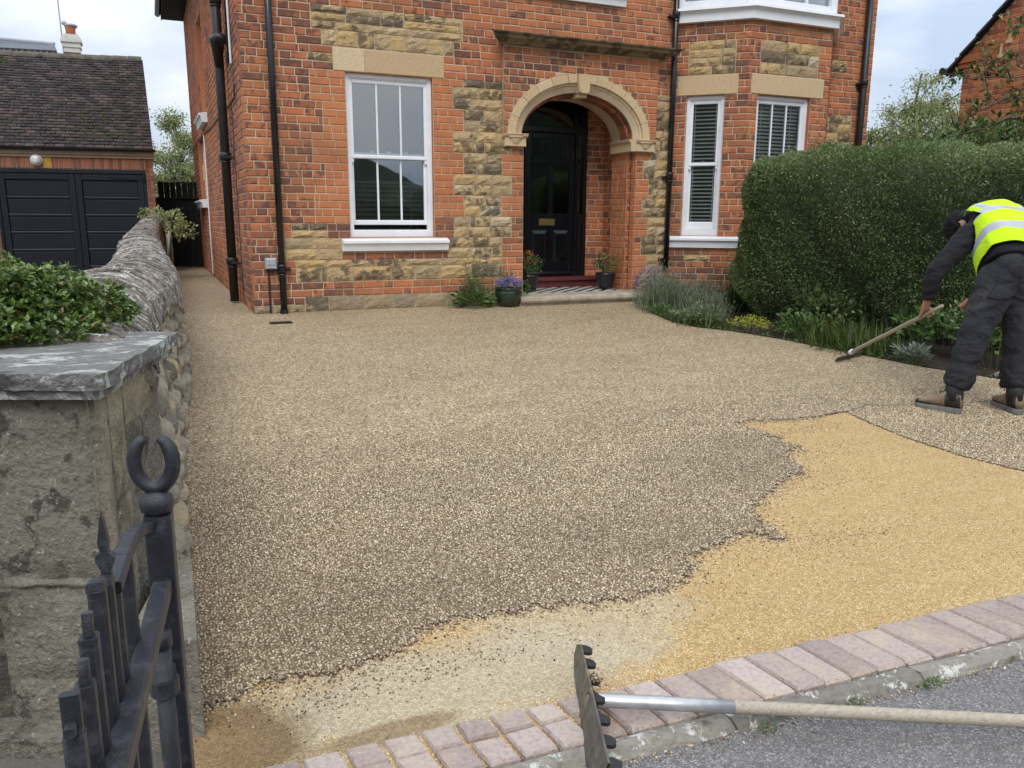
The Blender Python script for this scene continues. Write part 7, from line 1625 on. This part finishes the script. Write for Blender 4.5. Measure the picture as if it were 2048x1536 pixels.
# boots
def boot(heel, toe, name, ankle):
    h, t = V3(heel), V3(toe); f = (t-h); f.z = 0; f.normalize(); s_ = V3((f.y, -f.x, 0)); L = .295; g_ = (heel[2]+toe[2])/2
    b = h-f*.01; b.z = g_; P = lambda x, y, z: b+f*(x*L)+s_*y+V3((0, 0, z))
    prof = [(.0, .036, .140), (.05, .048, .170), (.18, .051, .175), (.32, .050, .158), (.45, .049, .128), (.60, .051, .100), (.75, .053, .088), (.88, .047, .078), (.97, .030, .062), (1.0, .012, .045)]
    up = MB(); n = 16; v = []; mi = []
    for x, w_, z in prof:
        for k in range(n):
            q = 2*math.pi*k/n; cz = .5+.5*math.sin(q); v.append(P(x+.012*math.sin(q)*(x < .1), w_*math.copysign(abs(math.cos(q))**.6, math.cos(q))*(1-.10*cz*(z > .09)), .034+(z-.034)*cz**.8))
    F = [(i*n+k, (i+1)*n+k, (i+1)*n+(k+1) % n, i*n+(k+1) % n) for i in range(len(prof)-1) for k in range(n)]+[tuple(range(n)), tuple((len(prof)-1)*n+k for k in range(n-1, -1, -1))]
    up.add(v, F)
    for fi, f_ in enumerate(F):
        i, k = divmod(fi, n); z = sum(v[q].z for q in f_)/len(f_)-g_; up.m[fi] = 1 if (i < 3 and z < .125 or i >= 7 and z < .066 or (i in (5, 6) and z < .050)) else 0
    bt = build(up, name, [M['boot'], M['bootdark']], PER, True)
    so = MB(); out_ = [(0.0, .024), (-.015, .0), (0, -.024), (.05, -.037), (.2, -.038), (.42, -.035), (.6, -.048), (.78, -.053), (.92, -.043), (1.0, -.018), (1.015, 0), (1.0, .018), (.92, .043), (.78, .053), (.6, .050), (.42, .040), (.2, .041), (.05, .039)]; n2 = len(out_); v = []
    for z, k in ((.0, .94), (.006, 1.0), (.026, 1.02), (.038, .99)): v += [P(.5+(x-.5)*(1+(k-1)*.5), y*k, z+(.008 if x > .9 and z < .01 else 0)) for x, y in out_]
    so.add(v, [(r_*n2+k, r_*n2+(k+1) % n2, (r_+1)*n2+(k+1) % n2, (r_+1)*n2+k) for r_ in range(3) for k in range(n2)]+[tuple(range(n2-1, -1, -1)), tuple(3*n2+k for k in range(n2))]); build(so, 'boot_sole', M['sole'], bt)
    la = MB()
    for k in range(4): x = .34+.07*k; z = [.142, .126, .112, .100][k]; la.tube([P(x-.02, -.036, z-.006), P(x, 0, z+.012), P(x+.02, .036, z-.006)], .0032, 5); la.tube([P(x+.02, -.036, z-.008), P(x, 0, z+.013), P(x-.02, .036, z-.004)], .0032, 5)
    for sg in (-1, 1): la.tube([P(.34, 0, .158), P(.36, sg*.03, .175), P(.42, sg*.045, .165), P(.44, sg*.04, .135), P(.38, sg*.018, .145)], .003, 5)
    sh = MB(); sh.tube([P(.17, 0, .09), P(.17, 0, .14).lerp(V3(ankle)+V3((0, 0, .05)), .6), V3(ankle)+V3((0, 0, .12))], [.052, .056, .054], 14); build(sh, 'boot_shaft', M['bootdark'], bt, True); build(la, 'laces', M['cable'], bt, True)
boot((3.912, -5.715, -.232), (3.835, -5.478, -.222), 'boot', anL); boot((4.285, -5.872, -.238), (4.415, -5.600, -.226), 'boot', anR)

# ------------------------------------------------------------------ the worker's rake
RK = thing('hand_rake', RA1, 'wooden-handled gravel rake held by the worker with its head on the drive', 'rake')
mb = MB(); pts = [RA0.lerp(RA1, k/10)+V3((rnd.gauss(0, .0015), 0, rnd.gauss(0, .0015)))-hd*(.02 if k == 0 else 0) for k in range(11)]; mb.tube(pts, [.012]+[.0155]*9+[.013], 10); build(mb, 'handle', M['wood'], RK, True)
mb = MB(); mb.tube([RA0.lerp(RA1, .93)+V3((0, 0, .002)), RA0.lerp(RA1, .955)], [.022, .022], 8); mb.tube([RA0.lerp(RA1, .945)+V3((.02, 0, .01)), RA0.lerp(RA1, .94)+V3((0, -.01, .022)), RA0.lerp(RA1, .95)+V3((-.02, 0, .008))], .006, 5); build(mb, 'binding', M['white'], RK)
e0, e1 = V3((4.395, -4.135, -.150)), V3((4.855, -3.985, -.143)); ed = (e1-e0).normalized(); bk = V3((-.25, -.75, .55)).normalized(); mb = MB()
mb.hexa([e0+V3((0, 0, -.012)), e1+V3((0, 0, -.012)), e1+V3((.004, .010, -.012)), e0+V3((.004, .010, -.012)), e0+bk*.055, e1+bk*.055, e1+bk*.055+V3((.003, .008, 0)), e0+bk*.055+V3((.003, .008, 0))]); build(mb, 'rake_blade', M['lutemetal'], RK)
mb = MB()
for k in range(16): p = e0.lerp(e1, (k+.5)/16); mb.tube([p+V3((0, 0, .004)), p+V3((-.006, -.02, -.006)), p+V3((-.004, -.028, -.014))], [.006, .005, .003], 5)
build(mb, 'rake_teeth', M['lutemetal'], RK); mb = MB(); m2 = e0.lerp(e1, .42)+bk*.03; mb.tube([RA0.lerp(RA1, .96), RA1, m2], [.017, .014, .010], 8); build(mb, 'socket', M['lutemetal'], RK, True)

# ------------------------------------------------------------------ spreader lying across the edging
LT = thing('gravel_spreader', (0, -7.55, -.30), 'long-handled metal gravel spreader with round tabs, lying across the paving edge to the road', 'spreader')
b0, b1 = V3((.105, -7.325, -.290)), V3((-.128, -7.86, -.312)); t0, t1 = V3((.118, -7.338, -.203)), V3((-.092, -7.872, -.208)); nrm = (b1-b0).cross(t0-b0).normalized(); nrm = nrm if nrm.x > 0 else -nrm
mb = MB(); n = 14; v = []
for i in range(n+1):
    f = i/n; cor = .026*max(0, 1-f/.07)**1.0; bw = .004*math.sin(f*9)
    lo, hi = b0.lerp(b1, f)+V3((0, 0, .0)), t0.lerp(t1, f); hi = hi-(hi-lo)*(cor/.09); lo = lo+(hi-lo)*(max(0, 1-f/.09)*.42)
    for p, o_ in ((lo, 0), (lo.lerp(hi, .5), bw), (hi, 0)): v += [p+nrm*o_, p+nrm*(o_+.0055)]
Q = [(0, 2, 8, 6), (2, 4, 10, 8), (4, 5, 11, 10), (3, 9, 11, 5), (1, 7, 9, 3), (0, 6, 7, 1)]
mb.add(v, [tuple(i*6+k for k in q) for i in range(n) for q in Q]+[(0, 1, 3, 2), (2, 3, 5, 4)]); build(mb, 'blade', M['lutemetal'], LT)
ax_ = (t1-t0).normalized()
for f in (.07, .20, .345, .50, .66, .815, .965):
    c = t0.lerp(t1, f)+nrm*.004-V3((0, 0, .012)); mb = MB(); r_ = .021; o_ = nrm; pts = [c-ax_*r_, c-ax_*r_+o_*.014]+[c+o_*.014+ax_*(-r_*math.cos(math.pi*k/8))+o_*(r_*math.sin(math.pi*k/8)) for k in range(1, 8)]+[c+ax_*r_+o_*.014, c+ax_*r_]
    up_ = (t0-b0).normalized(); mb.prism([p-V3((0, 0, .010)) for p in pts], V3((0, 0, .010))); build(mb, 'tab', M['rubber'], LT)
H0, H1 = V3((.012, -7.585, -.240)), V3((1.75, -8.42, -.298)); hdv = (H1-H0).normalized()
mb = MB(); mb.tube([H0, H0+hdv*.03, H0+hdv*.22, H0+hdv*.40], [.0185, .0195, .0195, .0188], 16); build(mb, 'ferrule', M['steel'], LT, True)
mb = MB(); mb.tube([H0+hdv*.38, H0+hdv*.42, H0+hdv*.9, H0+hdv*1.4, H1], [.0165, .0180, .0178, .0172, .0165], 16); build(mb, 'handle', M['wood'], LT, True)
mb = MB(); c = H0+hdv*.012; mb.tube([c-V3((0, 0, .03)), c+V3((0, 0, .022))], [.012, .012], 8); mb.hexa([tuple(t0.lerp(t1, .42)+nrm*.004), tuple(t0.lerp(t1, .56)+nrm*.004), tuple(H0+hdv*.03+ax_*.012), tuple(H0+hdv*.03-ax_*.012), tuple(t0.lerp(t1, .42)+nrm*.004-V3((0, 0, .03))), tuple(t0.lerp(t1, .56)+nrm*.004-V3((0, 0, .03))), tuple(H0+hdv*.03+ax_*.012-V3((0, 0, .018))), tuple(H0+hdv*.03-ax_*.012-V3((0, 0, .018)))]); build(mb, 'bracket', M['rubber'], LT)
nP = 60; P = np.array(t0.lerp(t1, .36))+nr.normal(0, .009, (nP, 3))+np.array(nrm)*.022-np.array([0, 0, .01]); pebbles(P, nr.uniform(.004, .006, nP), nr.rand(nP), 'stuck_stones', M['peb_loose'], LT, kind='stuff')
